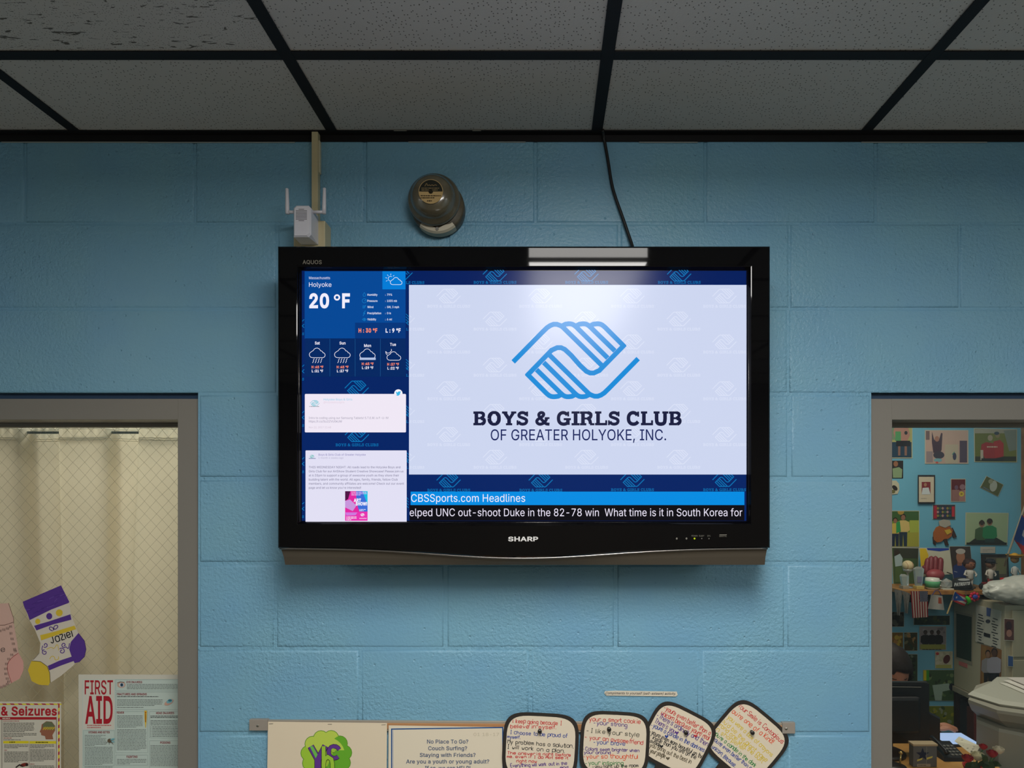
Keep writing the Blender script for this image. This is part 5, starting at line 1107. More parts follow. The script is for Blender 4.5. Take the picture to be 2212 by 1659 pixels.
so2 = gpaper('paper_stocking', q([(-260, 330), (70, 314), (112, 440), (112, 480), (140, 640), (150, 715), (190, 790), (192, 860), (160, 930), (95, 965), (0, 1015), (-180, 1080), (-240, 900), (-200, 600)]), PK, 'pale pink paper stocking with dotted stitch marks, cut off by the left edge', 'paper stocking')
sh = Sheet(gf(GY - .0002))
sh.poly(q([(60, 860), (62, 800), (100, 755), (150, 720), (190, 790), (192, 860), (160, 930), (95, 965), (75, 910)]), PK2); sh.up()
sh.line(chaikin(q([(150, 720), (100, 755), (62, 800), (60, 860), (75, 910), (95, 965)])), 1.0, (150, 60, 60)); sh.line(q([(-260, 500), (40, 492), (112, 468)]), .9, (90, 60, 50)); sh.line(q([(70, 314), (112, 440), (112, 480)]), .9, (90, 60, 50))
for L in ([(0, 540), (30, 530), (60, 520), (85, 505)], [(88, 560), (98, 605), (108, 645), (118, 690), (124, 705)], [(95, 735), (70, 770), (52, 810), (45, 850), (48, 890), (58, 930), (70, 955)], [(60, 975), (35, 990), (8, 1000)]):
    for x, y in q(L):
        for k in range(3): sh.line([(x - 2.4 + k * 2.4, y - 2.6), (x - 2 + k * 2.4, y + 2.6)], .8, (52, 46, 46))
sh.hand('ie', *q([(-6, 716)])[0], *q([(52, 706)])[0], 8, (60, 56, 56), 1.2)
sh.build('crayon_drawing', so2)

# first aid poster
fa = gpaper('poster', [(169.5, 1457), (452, 1457.5), (452, 1860), (172, 1860)], (206, 204, 190), 'first aid poster with tall red heading, on the glass beside the window frame', 'poster')
sh = Sheet(gf(GY - .0002)); FR = (168, 30, 44); PB = (192, 208, 200); GT = (112, 120, 118); LN = (150, 170, 166)
sh.rect(178, 1467, 452, 1860, PB); sh.up(); sh.rect(179, 1468, 247, 1576, (208, 206, 194)); sh.up()
sh.text('FIRST', 183, 244, 1499.5, 29.5, FR, .01); sh.text('AID', 184, 243.5, 1561.5, 56, FR, .02)
for x0, y0, x1, y1 in ((250, 1468, 452, 1492), (250, 1495, 452, 1533), (250, 1537, 319, 1626), (323, 1537, 452, 1594), (250, 1631, 319, 1653), (323, 1600, 452, 1660), (180, 1578, 247, 1654)):
    sh.line([(x0, y0), (x1, y0)], .6, LN); sh.line([(x0, y0), (x0, y1)], .6, LN); sh.line([(x0, y1), (x1, y1)], .6, LN); sh.line([(x1, y0), (x1, y1)], .6, LN)
sh.up(); sh.para(188, 1566, 240, 2, 4.6, 1.6, (190, 80, 84))
for t, x0, x1, y, c in (('EYE INJURIES', 273.5, 307, 1475.5, 4.2), ('FRACTURES AND SPRAINS', 252.5, 317, 1501.8, 4.4), ('FEVER', 252.5, 268, 1541.6, 4.4), ('HEAD INJURIES', 337, 376, 1542.5, 4.4), ('STINGS AND BITES', 191, 237, 1584, 4.4), ('FAINTING', 273.5, 297, 1637, 4.6), ('POISONS', 346, 368, 1606.5, 4.6)): sh.text(t, x0, x1, y, c, (140, 40, 52), .018)
sh.para(274, 1478, 450, 4, 3.1, 1.1, GT); sh.para(253, 1504, 362, 1, 3, 1.4, (80, 84, 84)); sh.para(253, 1511, 351, 5, 3.1, 1.1, GT); sh.para(253, 1527.6, 350, 1, 3, 1.1, GT)
sh.para(253, 1545.5, 308, 9, 3.05, 1.1, GT); sh.para(253, 1575.5, 316, 15, 3.1, 1.1, GT); sh.para(325, 1546, 450, 2, 3.1, 1.4, (80, 84, 84)); sh.para(325, 1556, 450, 4, 3.1, 1.1, GT); sh.para(329, 1569.5, 450, 7, 3.4, 1.2, GT)
for k in range(7): sh.rect(325, 1569.5 + k * 3.4, 326.6, 1571 + k * 3.4, GT)
sh.para(325, 1610, 450, 15, 3.1, 1.1, GT); sh.para(253, 1640, 316, 4, 3.1, 1.1, GT); sh.para(183, 1588, 229, 2, 3.1, 1.1, GT); sh.para(183, 1594.5, 229, 6, 3.1, 1.1, GT); sh.para(183, 1613.5, 244, 13, 3.1, 1.1, GT); sh.para(183, 1656, 244, 8, 3.1, 1.1, GT)
sh.disc(262, 1479.5, 9, 6.5, (196, 168, 150)); sh.up(); sh.disc(262.5, 1479.5, 5.6, 4.2, (216, 216, 210)); sh.up(); sh.disc(263, 1479.5, 3.6, 3.8, (70, 110, 140)); sh.up(); sh.disc(263, 1479.5, 1.6, 1.7, (24, 26, 30)); sh.line([(253, 1475.5), (260, 1472.8), (269, 1474)], 1.1, (110, 80, 70))
sh.disc(365, 1517, 11, 5, (206, 166, 148), a=-.5); sh.up(); sh.disc(366, 1515, 7, 4, (120, 180, 190), a=-.4); sh.up(); sh.disc(367, 1513, 4, 2.5, (60, 120, 140))
sh.poly([(312, 1535), (317, 1535), (317, 1550), (315, 1572), (314, 1572), (312, 1550)], (224, 190, 60)); sh.up(); sh.rect(313.6, 1541, 315.4, 1560, (160, 90, 30)); sh.disc(314.5, 1539, 1.6, 1.6, (180, 90, 30))
sh.disc(237, 1600, 5, 4.5, (96, 82, 64)); sh.disc(243, 1597, 5, 1.8, (110, 170, 180), a=-.3); sh.disc(244, 1602, 4, 1.5, (130, 180, 190), a=.2); sh.line([(232, 1602), (229, 1606)], .8, (60, 50, 40)); sh.line([(240, 1603), (245, 1608)], .8, (60, 50, 40)); sh.line([(236, 1604), (236, 1609)], .8, (60, 50, 40))
sh.build('printed_content', fa)
# seizures poster
sz = gpaper('poster', [(-150, 1514), (132, 1516.5), (131, 1850), (-150, 1850)], (206, 202, 186), 'seizures poster with red and yellow hazard border, lower left of the window', 'poster')
sh = Sheet(gf(GY - .0002)); RR = (172, 34, 44); YY = (222, 206, 40)
for k in range(-8, 8):
    x = 4 + k * 17; sh.poly([(x, 1519.6), (x + 8.5, 1519.8), (x + 11.5, 1522.6), (x + 3, 1522.4)], RR if True else YY); sh.poly([(x + 8.5, 1519.8), (min(x + 17, 128.5), 1519.9), (min(x + 20, 128.5), 1522.7), (x + 11.5, 1522.6)], YY)
for k in range(16):
    y = 1523 + k * 14.5; sh.poly([(125.6, y), (128.6, y - 2), (128.6, y + 5.2), (125.6, y + 7.2)], RR if k % 2 else RR); sh.poly([(125.6, y + 7.2), (128.6, y + 5.2), (128.6, y + 12.5), (125.6, y + 14.5)], YY)
sh.text('& Seizures', 2, 123, 1545, 18, RR, .028); sh.rect(-140, 1549, 122, 1554.5, RR); sh.line([(4, 1549), (4, 1850)], .9, (70, 40, 40)); sh.line([(121.8, 1549), (121.8, 1850)], .9, (70, 40, 40)); sh.up(); sh.para(5, 1550.6, 25, 1, 3, 2.2, (206, 202, 186))
DT = (86, 84, 76)
sh.para(7, 1557, 46, 1, 3, 1.2, (150, 60, 60)); sh.para(7, 1561.5, 74, 7, 3.05, 1.2, DT); sh.para(7, 1584, 79, 3, 3.05, 1.2, DT); sh.para(7, 1593.6, 42, 1, 3, 1.2, (150, 60, 60)); sh.para(7, 1597.5, 60, 1, 3, 1.2, DT)
sh.rect(7, 1600.5, 62, 1606, YY); sh.rect(63.5, 1600.8, 121, 1606.5, YY); sh.up(); sh.para(20, 1602.2, 48, 1, 3, 2, (90, 84, 24)); sh.para(77, 1602.6, 107, 1, 3, 2, (90, 84, 24))
sh.para(9, 1608.5, 61, 3, 3, 1.2, DT); sh.para(9, 1620, 17, 1, 3, 1.2, (150, 60, 60)); sh.para(9, 1624, 61, 8, 3, 1.2, DT); sh.para(65, 1608.5, 118, 3, 3, 1.2, DT); sh.para(65, 1619, 118, 9, 3, 1.2, DT); sh.para(65, 1650, 76, 1, 3, 1.2, (150, 60, 60)); sh.para(65, 1654, 118, 10, 3, 1.2, DT)
sh.line([(63, 1607), (63, 1700)], .6, (90, 80, 70))
sk = (150, 98, 74)
sh.poly([(90, 1565), (100, 1558), (112, 1559), (119, 1568), (119, 1578), (113, 1588), (115, 1597), (99, 1597), (97, 1590), (89, 1588), (88.5, 1583), (85.5, 1581), (89, 1574)], sk); sh.up()
sh.poly([(92, 1571), (93, 1563), (102, 1558.5), (112, 1560), (118, 1568), (117, 1577), (104, 1576)], (104, 112, 82)); sh.up()
for x in (93, 98, 103, 108, 113): sh.line([(x, 1577), (x + 2, 1571), (x + 3, 1575), (x + 5, 1570)], 1.3, (226, 196, 40))
sh.disc(52, 1652, 9, 3.8, (120, 44, 36), a=-.25); sh.line([(34, 1658), (42, 1652), (50, 1656)], 2.6, (46, 36, 34)); sh.disc(58, 1652, 3, 3, (40, 30, 28)); sh.build('printed_content', sz)

# ================================================================== OFFICE SEEN THROUGH THE RIGHT WINDOW
OY = 2.198
def photo(outline, bg, draw, label, name='photograph', cat='photo', Y=None, border=(196, 190, 168), bw=1.3, clip=None):
    Y = OY - .002 if Y is None else Y
    rt = paper(name, outline, Y, border, label, cat, 'photos and papers in the office', thick=.0016)
    cx = sum(p[0] for p in outline) / len(outline); cy = sum(p[1] for p in outline) / len(outline)
    ins = []
    for u, v in outline:
        d = math.hypot(u - cx, v - cy); k = 1 - bw * 1.35 / d; ins.append((cx + (u - cx) * k, cy + (v - cy) * k))
    sh = Sheet(facing(Y - .0006), step=.0006); sh.clip = ins; sh.poly(ins, bg); sh.up(); draw(sh); sh.build('picture', rt)
    return rt
def R4(x0, y0, x1, y1): return [(x0, y0), (x1, y0), (x1, y1), (x0, y1)]
def d1(s):
    s.rect(1924, 918, 1936, 950, (120, 140, 110)); s.rect(1922, 955, 1969, 988, (34, 60, 80)); s.up(); s.poly([(1932, 920), (1938, 916), (1950, 916), (1962, 924), (1966, 940), (1960, 952), (1936, 952), (1930, 935)], (176, 128, 112)); s.up(); s.rect(1934, 932, 1946, 952, (84, 150, 96)); s.disc(1944, 919, 5, 5, (70, 50, 40)); s.disc(1957, 935, 3.5, 4, (40, 40, 44)); s.rect(1936, 952, 1966, 964, (28, 26, 34)); s.rect(1940, 964, 1945, 984, (140, 100, 84)); s.rect(1954, 964, 1959, 984, (140, 100, 84))
photo(R4(1922, 916, 1971, 990), (170, 166, 104), d1, 'office photo of a person in pink and green beside a table, top left of window')
def d2(s): s.disc(1935, 1002, 5, 6, (150, 100, 70)); s.poly([(1928, 1012), (1942, 1009), (1949, 1014), (1948, 1032), (1929, 1032)], (138, 158, 116))
photo(R4(1922, 995, 1951, 1033), (40, 34, 34), d2, 'small dark photo of a person in pale green, left office wall', border=(60, 54, 50), bw=.6)
def d3(s): s.disc(1933, 1054, 7, 4.5, (44, 34, 32), a=.8); s.disc(1929, 1062, 5, 4, (110, 104, 60))
photo([(1922, 1038), (1936, 1038), (1942, 1045), (1943, 1058), (1939, 1067), (1922, 1069)], (196, 188, 160), d3, 'small rounded cut-out photo with a dark animal, left office wall', bw=.5)
def d4(s):
    s.rect(2000, 931, 2008, 950, (120, 96, 96)); s.rect(2073, 952, 2089, 999, (80, 62, 82)); s.rect(2001, 975, 2015, 999, (150, 130, 130)); s.rect(2041, 960, 2070, 1000, (190, 174, 150)); s.up()
    s.poly([(2013, 932), (2018, 950), (2028, 952), (2033, 935), (2036, 936), (2034, 972), (2030, 980), (2016, 978), (2013, 955)], (70, 48, 62)); s.disc(2024, 948, 5, 6, (170, 120, 100)); s.disc(2028, 983, 12, 8, (60, 52, 66)); s.disc(2026, 994, 9, 4, (120, 170, 176)); s.disc(2062, 986, 4, 8, (60, 60, 84)); s.disc(2024, 999, 3, 2, (200, 80, 70)); s.line([(2062, 976), (2057, 982)], 2, (90, 150, 130))
photo(R4(1998, 929, 2092, 1002), (196, 164, 148), d4, 'large pinkish landscape photo of a person with raised arms, near the window top')
def d5(s):
    s.rect(2106, 927, 2195, 936, (166, 160, 140)); s.rect(2106, 936, 2140, 996, (104, 110, 40)); s.poly([(2168, 930), (2195, 928), (2195, 972), (2180, 975)], (130, 138, 126)); s.rect(2106, 986, 2195, 996, (46, 50, 34)); s.up()
    s.poly([(2120, 960), (2130, 955), (2150, 958), (2151, 990), (2127, 990), (2119, 972)], (160, 32, 36)); s.poly([(2146, 954), (2160, 950), (2168, 958), (2168, 986), (2150, 990)], (176, 36, 38)); s.rect(2118, 972, 2124, 994, (190, 176, 156)); s.up(); s.disc(2139, 946, 5.5, 6.5, (176, 158, 130)); s.disc(2155, 940, 5, 6, (150, 130, 90)); s.disc(2153, 936, 5.5, 3.6, (44, 62, 78)); s.para(2132, 964, 2160, 1, 4, 2.6, (214, 196, 170)); s.rect(2120, 990, 2168, 996, (30, 30, 32))
photo([(2104, 925), (2197, 927), (2197, 999), (2105, 998)], (120, 122, 52), d5, 'landscape photo of two people in red shirts on grass, top right')
def d6(s): s.rect(1985, 1030, 2017.5, 1084.5, (206, 190, 164)); s.up(); s.rect(1991, 1041, 2010, 1068, (130, 36, 40)); s.up(); s.disc(1999, 1047, 3.2, 4, (170, 124, 96)); s.poly([(1993, 1054), (2006, 1053), (2010, 1068), (1991, 1068)], (206, 208, 206)); s.para(1990, 1076, 2012, 1, 3, .9, (150, 140, 126))
photo(R4(1983, 1026, 2020, 1088), (40, 34, 34), d6, 'narrow black-framed portrait of a person in a white coat on office wall', name='picture_frame', cat='picture frame', border=(40, 36, 36), Y=OY - .012, bw=.6)
def d7(s): s.rect(2056, 1058, 2072, 1083, (150, 104, 96)); s.disc(2066, 1053, 4, 5, (110, 80, 100)); s.disc(2079, 1052, 6, 6, (150, 110, 116)); s.poly([(2072, 1060), (2085, 1058), (2085, 1083), (2072, 1083)], (170, 120, 110)); s.up(); s.disc(2077, 1067, 5.5, 5.5, (210, 186, 60)); s.up(); s.disc(2077, 1067, 2.4, 2.4, (160, 120, 40))
photo(R4(2054, 1034, 2086, 1084), (96, 20, 28), d7, 'portrait photo with dark red background and a yellow flower shape')
def d8(s): s.disc(2146, 1050, 8, 12, (176, 176, 160), a=.2); s.disc(2140, 1040, 5, 5, (150, 150, 120)); s.line([(2124, 1052), (2138, 1060)], 2.5, (96, 110, 120))
photo([(2131, 1028), (2168, 1047), (2156, 1073), (2117, 1053)], (88, 92, 50), d8, 'green photo hung tilted, with a white figure, on office wall', bw=.8)
def d9(s):
    s.rect(2017, 1092, 2024, 1120, (170, 36, 54)); s.rect(2056, 1094, 2062, 1116, (190, 40, 50)); s.up()
    for k in range(18): s.disc(2026 + (k % 6) * 5.2, 1098 + (k // 6) * 8, 2.6, 3, [(150, 130, 60), (60, 96, 70), (180, 140, 130), (50, 56, 96)][k % 4], 8)
photo(R4(2015, 1090, 2064, 1122), (44, 46, 58), d9, 'landscape group photo with red sides, beneath the framed portrait', bw=.6)
photo([(2009, 905), (2082, 905), (2081, 920.5), (2010, 921)], (90, 86, 70), lambda s: None, 'photo mostly hidden behind the window head')
def d11(s):
    s.rect(1924, 1104, 1985, 1126, (64, 96, 48)); s.rect(1924, 1150, 1985, 1181, (166, 160, 60)); s.rect(1965, 1124, 1985, 1150, (170, 178, 70)); s.up()
    s.person(1934, 1118, 62, (206, 176, 80), (36, 44, 64)); s.person(1951, 1110, 70, (214, 184, 110), (40, 52, 66)); s.up(); s.poly([(1936, 1128), (1944, 1126), (1946, 1148), (1936, 1152)], (50, 150, 80)); s.disc(1946, 1106, 7, 6, (176, 140, 60))
photo(R4(1922, 1103, 1986, 1182), (122, 150, 48), d11, 'tall photo of two people in yellow shirts on grass, left')
def d12(s):
    s.poly([(2087, 1177), (2110, 1160), (2130, 1156), (2150, 1160), (2178, 1176)], (46, 48, 40)); s.up(); s.person(2121, 1124, 76, (70, 96, 60), (40, 44, 44)); s.person(2138, 1120, 78, (46, 130, 80), (44, 64, 62)); 
    for x in (2121, 2138): s.up(); s.disc(x, 1129 if x < 2130 else 1126, 4.6, 6, (58, 46, 38))
    s.up(); s.rect(2088, 1172, 2178, 1177, (38, 40, 36))
photo([(2086, 1107), (2179, 1108), (2176, 1178), (2085, 1177)], (164, 180, 140), d12, 'large photo of two people in green on a pale green background')
def d14(s): s.rect(1930, 1184, 1984, 1206, (60, 62, 48)); s.up(); s.disc(1938, 1194, 6, 8, (60, 46, 36)); s.poly([(1932, 1202), (1944, 1196), (1950, 1206), (1948, 1222), (1934, 1224)], (170, 186, 184)); s.rect(1934, 1224, 1948, 1258, (84, 104, 60))
photo([(1926, 1182), (1985, 1183), (1982, 1270), (1930, 1270)], (72, 92, 54), d14, 'photo of a child in a pale shirt, directly behind the shelf baseball')
def d15(s): s.poly([(1987, 1185), (2000, 1185), (2006, 1200), (1998, 1222), (1988, 1224)], (226, 190, 40)); s.poly([(2002, 1184), (2050, 1184), (2050, 1188), (2030, 1191), (2004, 1188)], (36, 66, 160)); s.line([(2045, 1236), (2056, 1240)], 2, (40, 40, 40))
photo([(1985, 1183), (2051, 1184), (2058, 1240), (1992, 1246)], (206, 200, 176), d15, 'yellow and white card standing behind the red baseball glove', name='card', cat='card', Y=OY - .07, bw=.4)
def d17(s):
    s.poly([(2056, 1250), (2060, 1222), (2072, 1216), (2088, 1222), (2100, 1250)], (40, 58, 112)); s.rect(2068, 1208, 2078, 1222, (150, 96, 74)); s.up(); s.disc(2075, 1203, 9.5, 13, (176, 120, 92)); s.up(); s.disc(2075, 1191, 10.5, 6, (190, 180, 170)); s.line([(2061, 1234), (2068, 1236)], 1.2, (180, 180, 190))
photo([(2051, 1180), (2096, 1180), (2103, 1254), (2060, 1254)], (64, 52, 48), d17, 'portrait of a person in a pale cap and blue jacket on the shelf', Y=OY - .065, bw=.5)
photo(R4(2118, 1181, 2150, 1195), (196, 186, 172), lambda s: s.para(2123, 1187, 2146, 2, 3, .8, (150, 140, 130)), 'blank pale card between the green photo and dark frame', name='card', cat='card', bw=.3)
def d19(s): s.rect(2130, 1204, 2176, 1252, (92, 84, 72)); s.up(); s.rect(2152, 1206, 2174, 1240, (120, 118, 84)); s.disc(2144, 1224, 8, 12, (150, 130, 112)); s.rect(2144, 1233, 2158, 1252, (46, 58, 62))
photo([(2119, 1197), (2178, 1197), (2180, 1264), (2122, 1264)], (44, 36, 34), d19, 'dark framed photo standing behind the capped figurine', name='picture_frame', cat='picture frame', border=(36, 30, 28), Y=OY - .06)
def dd(cols):
    def f(s):
        b = s._b; x0, y0, x1, y1 = b; rnd = random.Random(int(x0 * 7 + y0))
        for k in range(16):
            s.up(.1); s.disc(rnd.uniform(x0 + 4, x1 - 4), rnd.uniform(y0 + 4, y1 - 4), rnd.uniform(2, 5.5), rnd.uniform(2, 6), rnd.choice(cols), 9, rnd.uniform(0, 3))
    return f
def rphoto(x0, y0, x1, y1, bg, cols, label, extra=None, **k):
    def f(s): s._b = (x0, y0, x1, y1); dd(cols)(s); s.up(); (extra(s) if extra else None)
    return photo(R4(x0, y0, x1, y1), bg, f, label, **k)
rphoto(1922, 1322, 1953, 1354, (44, 40, 38), [(70, 66, 56), (30, 30, 30), (96, 96, 84)], 'small dark photo low on the left, under the hanging pennants', bw=.6)
rphoto(1974, 1330, 2052, 1350, (28, 44, 32), [(20, 34, 26), (44, 62, 40), (70, 76, 40)], 'dark green photo just below the striped flag', bw=.5)
def e2(s):
    for x in (1999, 2013, 2027): s.person(x, 1361, 52, (30, 24, 28), (26, 22, 26), skin=(70, 50, 44))
    s.up(); s.rect(1988, 1392, 2042, 1402, (150, 150, 70))
rphoto(1986, 1353, 2044, 1404, (150, 140, 140), [(120, 112, 116), (168, 160, 160)], 'photo of a dark-clothed group with a yellow band beneath', e2, bw=.6)
rphoto(1922, 1366, 1951, 1406, (120, 92, 30), [(190, 160, 60), (150, 90, 40), (170, 120, 60)], 'golden brown photo, left of a matching pair', bw=.6)
rphoto(1953, 1366, 1982, 1406, (70, 60, 34), [(170, 130, 80), (120, 116, 84), (50, 60, 40)], 'brown and green photo, right of a matching pair', bw=.6)
rphoto(1950, 1413, 1982, 1479, (52, 66, 44), [(70, 96, 56), (110, 120, 100), (36, 44, 32)], 'tall green photo behind the seated person', bw=.6)
def e3(s): s.disc(2045, 1424, 7, 10, (90, 40, 40), a=.4); s.disc(2025, 1412, 3.5, 3, (190, 60, 60)); s.rect(2022, 1436, 2055, 1443, (170, 170, 90))
rphoto(2020, 1407, 2058, 1444, (196, 190, 160), [(180, 176, 150), (206, 200, 176)], 'pale card with a red-brown bird shape, on office wall', e3, bw=.5, name='card', cat='card')
def e4(s): s.poly([(2014, 1480), (2050, 1476), (2054, 1490), (2036, 1494), (2034, 1513), (2020, 1513)], (150, 172, 156)); s.disc(2056, 1484, 6, 8, (26, 30, 40)); s.rect(1995, 1448, 2001, 1470, (210, 190, 30)); s.rect(2001, 1448, 2007, 1470, (70, 150, 50))
rphoto(1994, 1447, 2062, 1514, (62, 88, 54), [(90, 116, 70), (44, 62, 40), (110, 130, 84)], 'garden photo with a white-clothed figure beside the monitor', e4, bw=.5)
rphoto(2004, 1525, 2062, 1566, (110, 120, 40), [(150, 150, 40), (60, 80, 40), (140, 150, 120)], 'yellow-green outdoor photo, lowest on the office wall', bw=.5)
# orange cut-out figure
bm_ = thing('cutout_figure', 'orange and brown cut-out figure with a yellow belly on the office wall', 'cut-out', at(2038, 1178, OY), 'photos and papers in the office')
def slabpoly(pts, Y, th, rgb, name, parent):
    fr = [at(u, v, Y - th) for u, v in pts]; bm = bmesh.new(); loft(bm, [fr, [p + Vector((0, th, 0)) for p in fr]]); bmesh.ops.recalc_face_normals(bm, faces=bm.faces); return finish(bm, name, ink(rgb), parent)
slabpoly([(2018, 1150), (2024, 1139), (2036, 1134), (2052, 1137), (2058, 1145), (2056, 1158), (2048, 1164), (2040, 1164), (2034, 1170), (2024, 1172), (2017, 1165)], OY, .01, (168, 92, 40), 'body', bm_)
slabpoly([(2040, 1146), (2052, 1143), (2056, 1150), (2046, 1155)], OY - .01, .004, (208, 170, 50), 'belly', bm_)
slabpoly([(2028, 1126), (2038, 1122), (2052, 1124), (2054, 1134), (2042, 1140), (2030, 1136)], OY - .01, .003, (176, 166, 150), 'head', bm_)
for pts in ([(2016, 1160), (2022, 1172), (2022, 1178), (2017, 1174)], [(2042, 1150), (2046, 1166), (2050, 1178), (2043, 1178), (2039, 1165)], [(2058, 1140), (2063, 1150), (2067, 1160), (2060, 1162), (2057, 1152)]): slabpoly(pts, OY, .008, (62, 40, 32), 'limb', bm_)

# wooden trim at the corner
boxo('trim_corner', (at(2206, 1000, OY).x, 2.16, 1.2), (at(2206, 1000, OY).x + .06, OY + .001, 2.5), mat('oak_wood', (150, 104, 54), .5, var=(14, (120, 80, 40))), None)['kind'] = 'structure'
# shelf
wood = mat('shelf_wood', (176, 124, 62), .5, var=(20, (140, 92, 44)))
SY0, SY1 = 1.93, 2.19
szt = at(0, 1276, SY0).z
shf = thing('wall_shelf', 'wooden shelf crowded with sports souvenirs on the blue office wall', 'shelf', (at(2045, 1276, 2.1).x, SY1, szt - .03))
bm = bmesh.new(); box(bm, (at(1950, 1276, SY0).x, SY0, szt - .022), (at(2170, 1276, SY0).x, SY1, szt), 0, .002); finish(bm, 'shelf_board', wood, shf)
for u in (1975, 2110): boxo('shelf_bracket', (at(u, 0, 2.1).x, SY0 + .04, szt - .10), (at(u, 0, 2.1).x + .014, SY1, szt - .022), mat('black_bracket', (24, 22, 22), .5), shf, bev=.002)
def on(u, Y=2.03): return Vector((at(u, 0, Y).x, Y, szt))
PX = lambda n, Y=2.03: n * (Y + D) / F
# baseball
def base_thing(nm, lab, cat, u, Y=2.03): p = on(u, Y); return thing(nm, lab, cat, p), p
t, p = base_thing('baseball', 'old yellowed baseball on a clear stand at the shelf left end', 'baseball', 1961)
bm = bmesh.new(); zc = at(1961, 1222, 2.03).z; blob(bm, (p.x, 2.03, zc), (PX(11.5),) * 3, sub=3); finish(bm, 'ball', mat('aged_leather', (206, 184, 138), .6), t, smooth=True)
r = PX(11.7)
for sg in (-1, 1):
    bm = bmesh.new(); tube(bm, [(p.x + sg * (r * .75 - .3 * r * math.cos(a)), 2.03 - r * math.sqrt(max(0, 1 - (.75 - .3 * math.cos(a)) ** 2 - (.8 * math.sin(a)) ** 2)), zc + r * .8 * math.sin(a)) for a in [-1.1 + k * .22 for k in range(11)]], .0007, 4); finish(bm, 'stitching', ink((150, 60, 50)), t)
bm = bmesh.new(); lathe(bm, (p.x, 2.03, szt), (0, 0, 1), [(.028, 0), (.028, .006), (.006, .010), (.006, zc - szt - r - .01), (.022, zc - szt - r), (.026, zc - szt - r + .012)], 16); finish(bm, 'stand', clear_plastic(), t, smooth=True)
# glove
t = thing('baseball_glove', 'dark red leather baseball glove leaning on the yellow and white card', 'baseball glove', (at(2018, 0, 2.06).x, 2.06, szt)); lm = mat('red_leather', (122, 40, 46), .5, bump=(90, .3, .003))
bm = bmesh.new()
for u0, v0, u1, v1, rr_ in ((2000, 1240, 2004, 1208, 5.5), (2009, 1238, 2012, 1204, 6), (2019, 1238, 2021, 1204, 6), (2029, 1240, 2032, 1207, 6.5), (2020, 1252, 1996, 1224, 6)):
    a, b = at(u0, v0, 2.07), at(u1, v1, 2.085); tube(bm, [a, a.lerp(b, .3), a.lerp(b, .8), b, b + (b - a).normalized() * PX(3)], [PX(rr_), PX(rr_ * 1.05), PX(rr_), PX(rr_ * .8), PX(rr_ * .2)], 10)
finish(bm, 'fingers', lm, t, smooth=True)
bm = bmesh.new(); c = at(2020, 1242, 2.055); blob(bm, c, (PX(19), .035, PX(13)), sub=3, noise=.03); finish(bm, 'palm', mat('red_leather_light', (150, 62, 66), .5), t, smooth=True)
# clear trophies and small boxes
def trophy(u, top, wpx, lab, Y=2.0, base=None, rgb=None, tilt=0):
    p = on(u, Y); t = thing('glass_award', lab, 'glass award', p, 'souvenirs on the office shelf'); z1 = at(u, top, Y).z; hw = PX(wpx, Y) / 2
    bm = bmesh.new(); loft(bm, [[(p.x - hw * .6, Y - .008, szt + .018), (p.x + hw * .6, Y - .008, szt + .018), (p.x + hw * .6, Y + .008, szt + .018), (p.x - hw * .6, Y + .008, szt + .018)],
        [(p.x - hw, Y - .01, z1 - .012), (p.x + hw, Y - .01, z1 - .012), (p.x + hw, Y + .01, z1 - .012), (p.x - hw, Y + .01, z1 - .012)], [(p.x - hw * .3 + tilt, Y - .006, z1), (p.x + hw * .5 + tilt, Y - .006, z1), (p.x + hw * .5 + tilt, Y + .006, z1), (p.x - hw * .3 + tilt, Y + .006, z1)]])
    bmesh.ops.recalc_face_normals(bm, faces=bm.faces); finish(bm, 'glass_body', clear_plastic(), t)
    boxo('base', (p.x - hw * .8, Y - .02, szt), (p.x + hw * .8, Y + .02, szt + .018), ink(base or (150, 140, 120)), t, bev=.002)
    if rgb: boxo('label_plate', (p.x - hw * .5, Y - .0125, szt + .035), (p.x + hw * .5, Y - .0105, szt + .07), ink(rgb), t, bev=.001)
trophy(1953, 1240, 16, 'small clear award leftmost in front of the shelf baseball', tilt=-.008)
trophy(1984, 1224, 20, 'clear award with a grey emblem and yellow base on the shelf', Y=1.99, base=(190, 164, 90), rgb=(120, 118, 140))
t, p = base_thing('mug', 'green and white mug below the red baseball glove', 'mug', 2014, 1.98)
bm = bmesh.new(); lathe(bm, p, (0, 0, 1), [(0, 0), (.026, 0), (.033, .01), (.036, .045), (.034, .062), (.031, .062), (.030, .012), (0, .010)], 20); finish(bm, 'cup', mat('mug_glaze', (214, 214, 200), .25), t, smooth=True)
bm = bmesh.new(); lathe(bm, (p.x, 1.98, szt + .012), (0, 0, 1), [(.0348, 0), (.037, .02), (.037, .034), (.0368, .034)], 20); finish(bm, 'green_band', ink((90, 160, 110)), t, smooth=True)
bm = bmesh.new(); tube(bm, [(p.x + .034, 1.98, szt + .05), (p.x + .052, 1.98, szt + .045), (p.x + .054, 1.98, szt + .025), (p.x + .036, 1.98, szt + .015)], .004, 8); finish(bm, 'handle', mat('mug_glaze', (214, 214, 200), .25), t, smooth=True)
t, p = base_thing('crystal_block', 'faceted clear crystal block left of the black cap', 'paperweight', 2044, 1.98)
bm = bmesh.new(); blob(bm, (p.x, 1.98, szt + .030), (.034, .02, .030), sub=1, noise=.1); finish(bm, 'crystal', clear_plastic(), t)
boxo('base', (p.x - .03, 1.96, szt), (p.x + .03, 2.0, szt + .006), ink((200, 196, 180)), t, bev=.001)
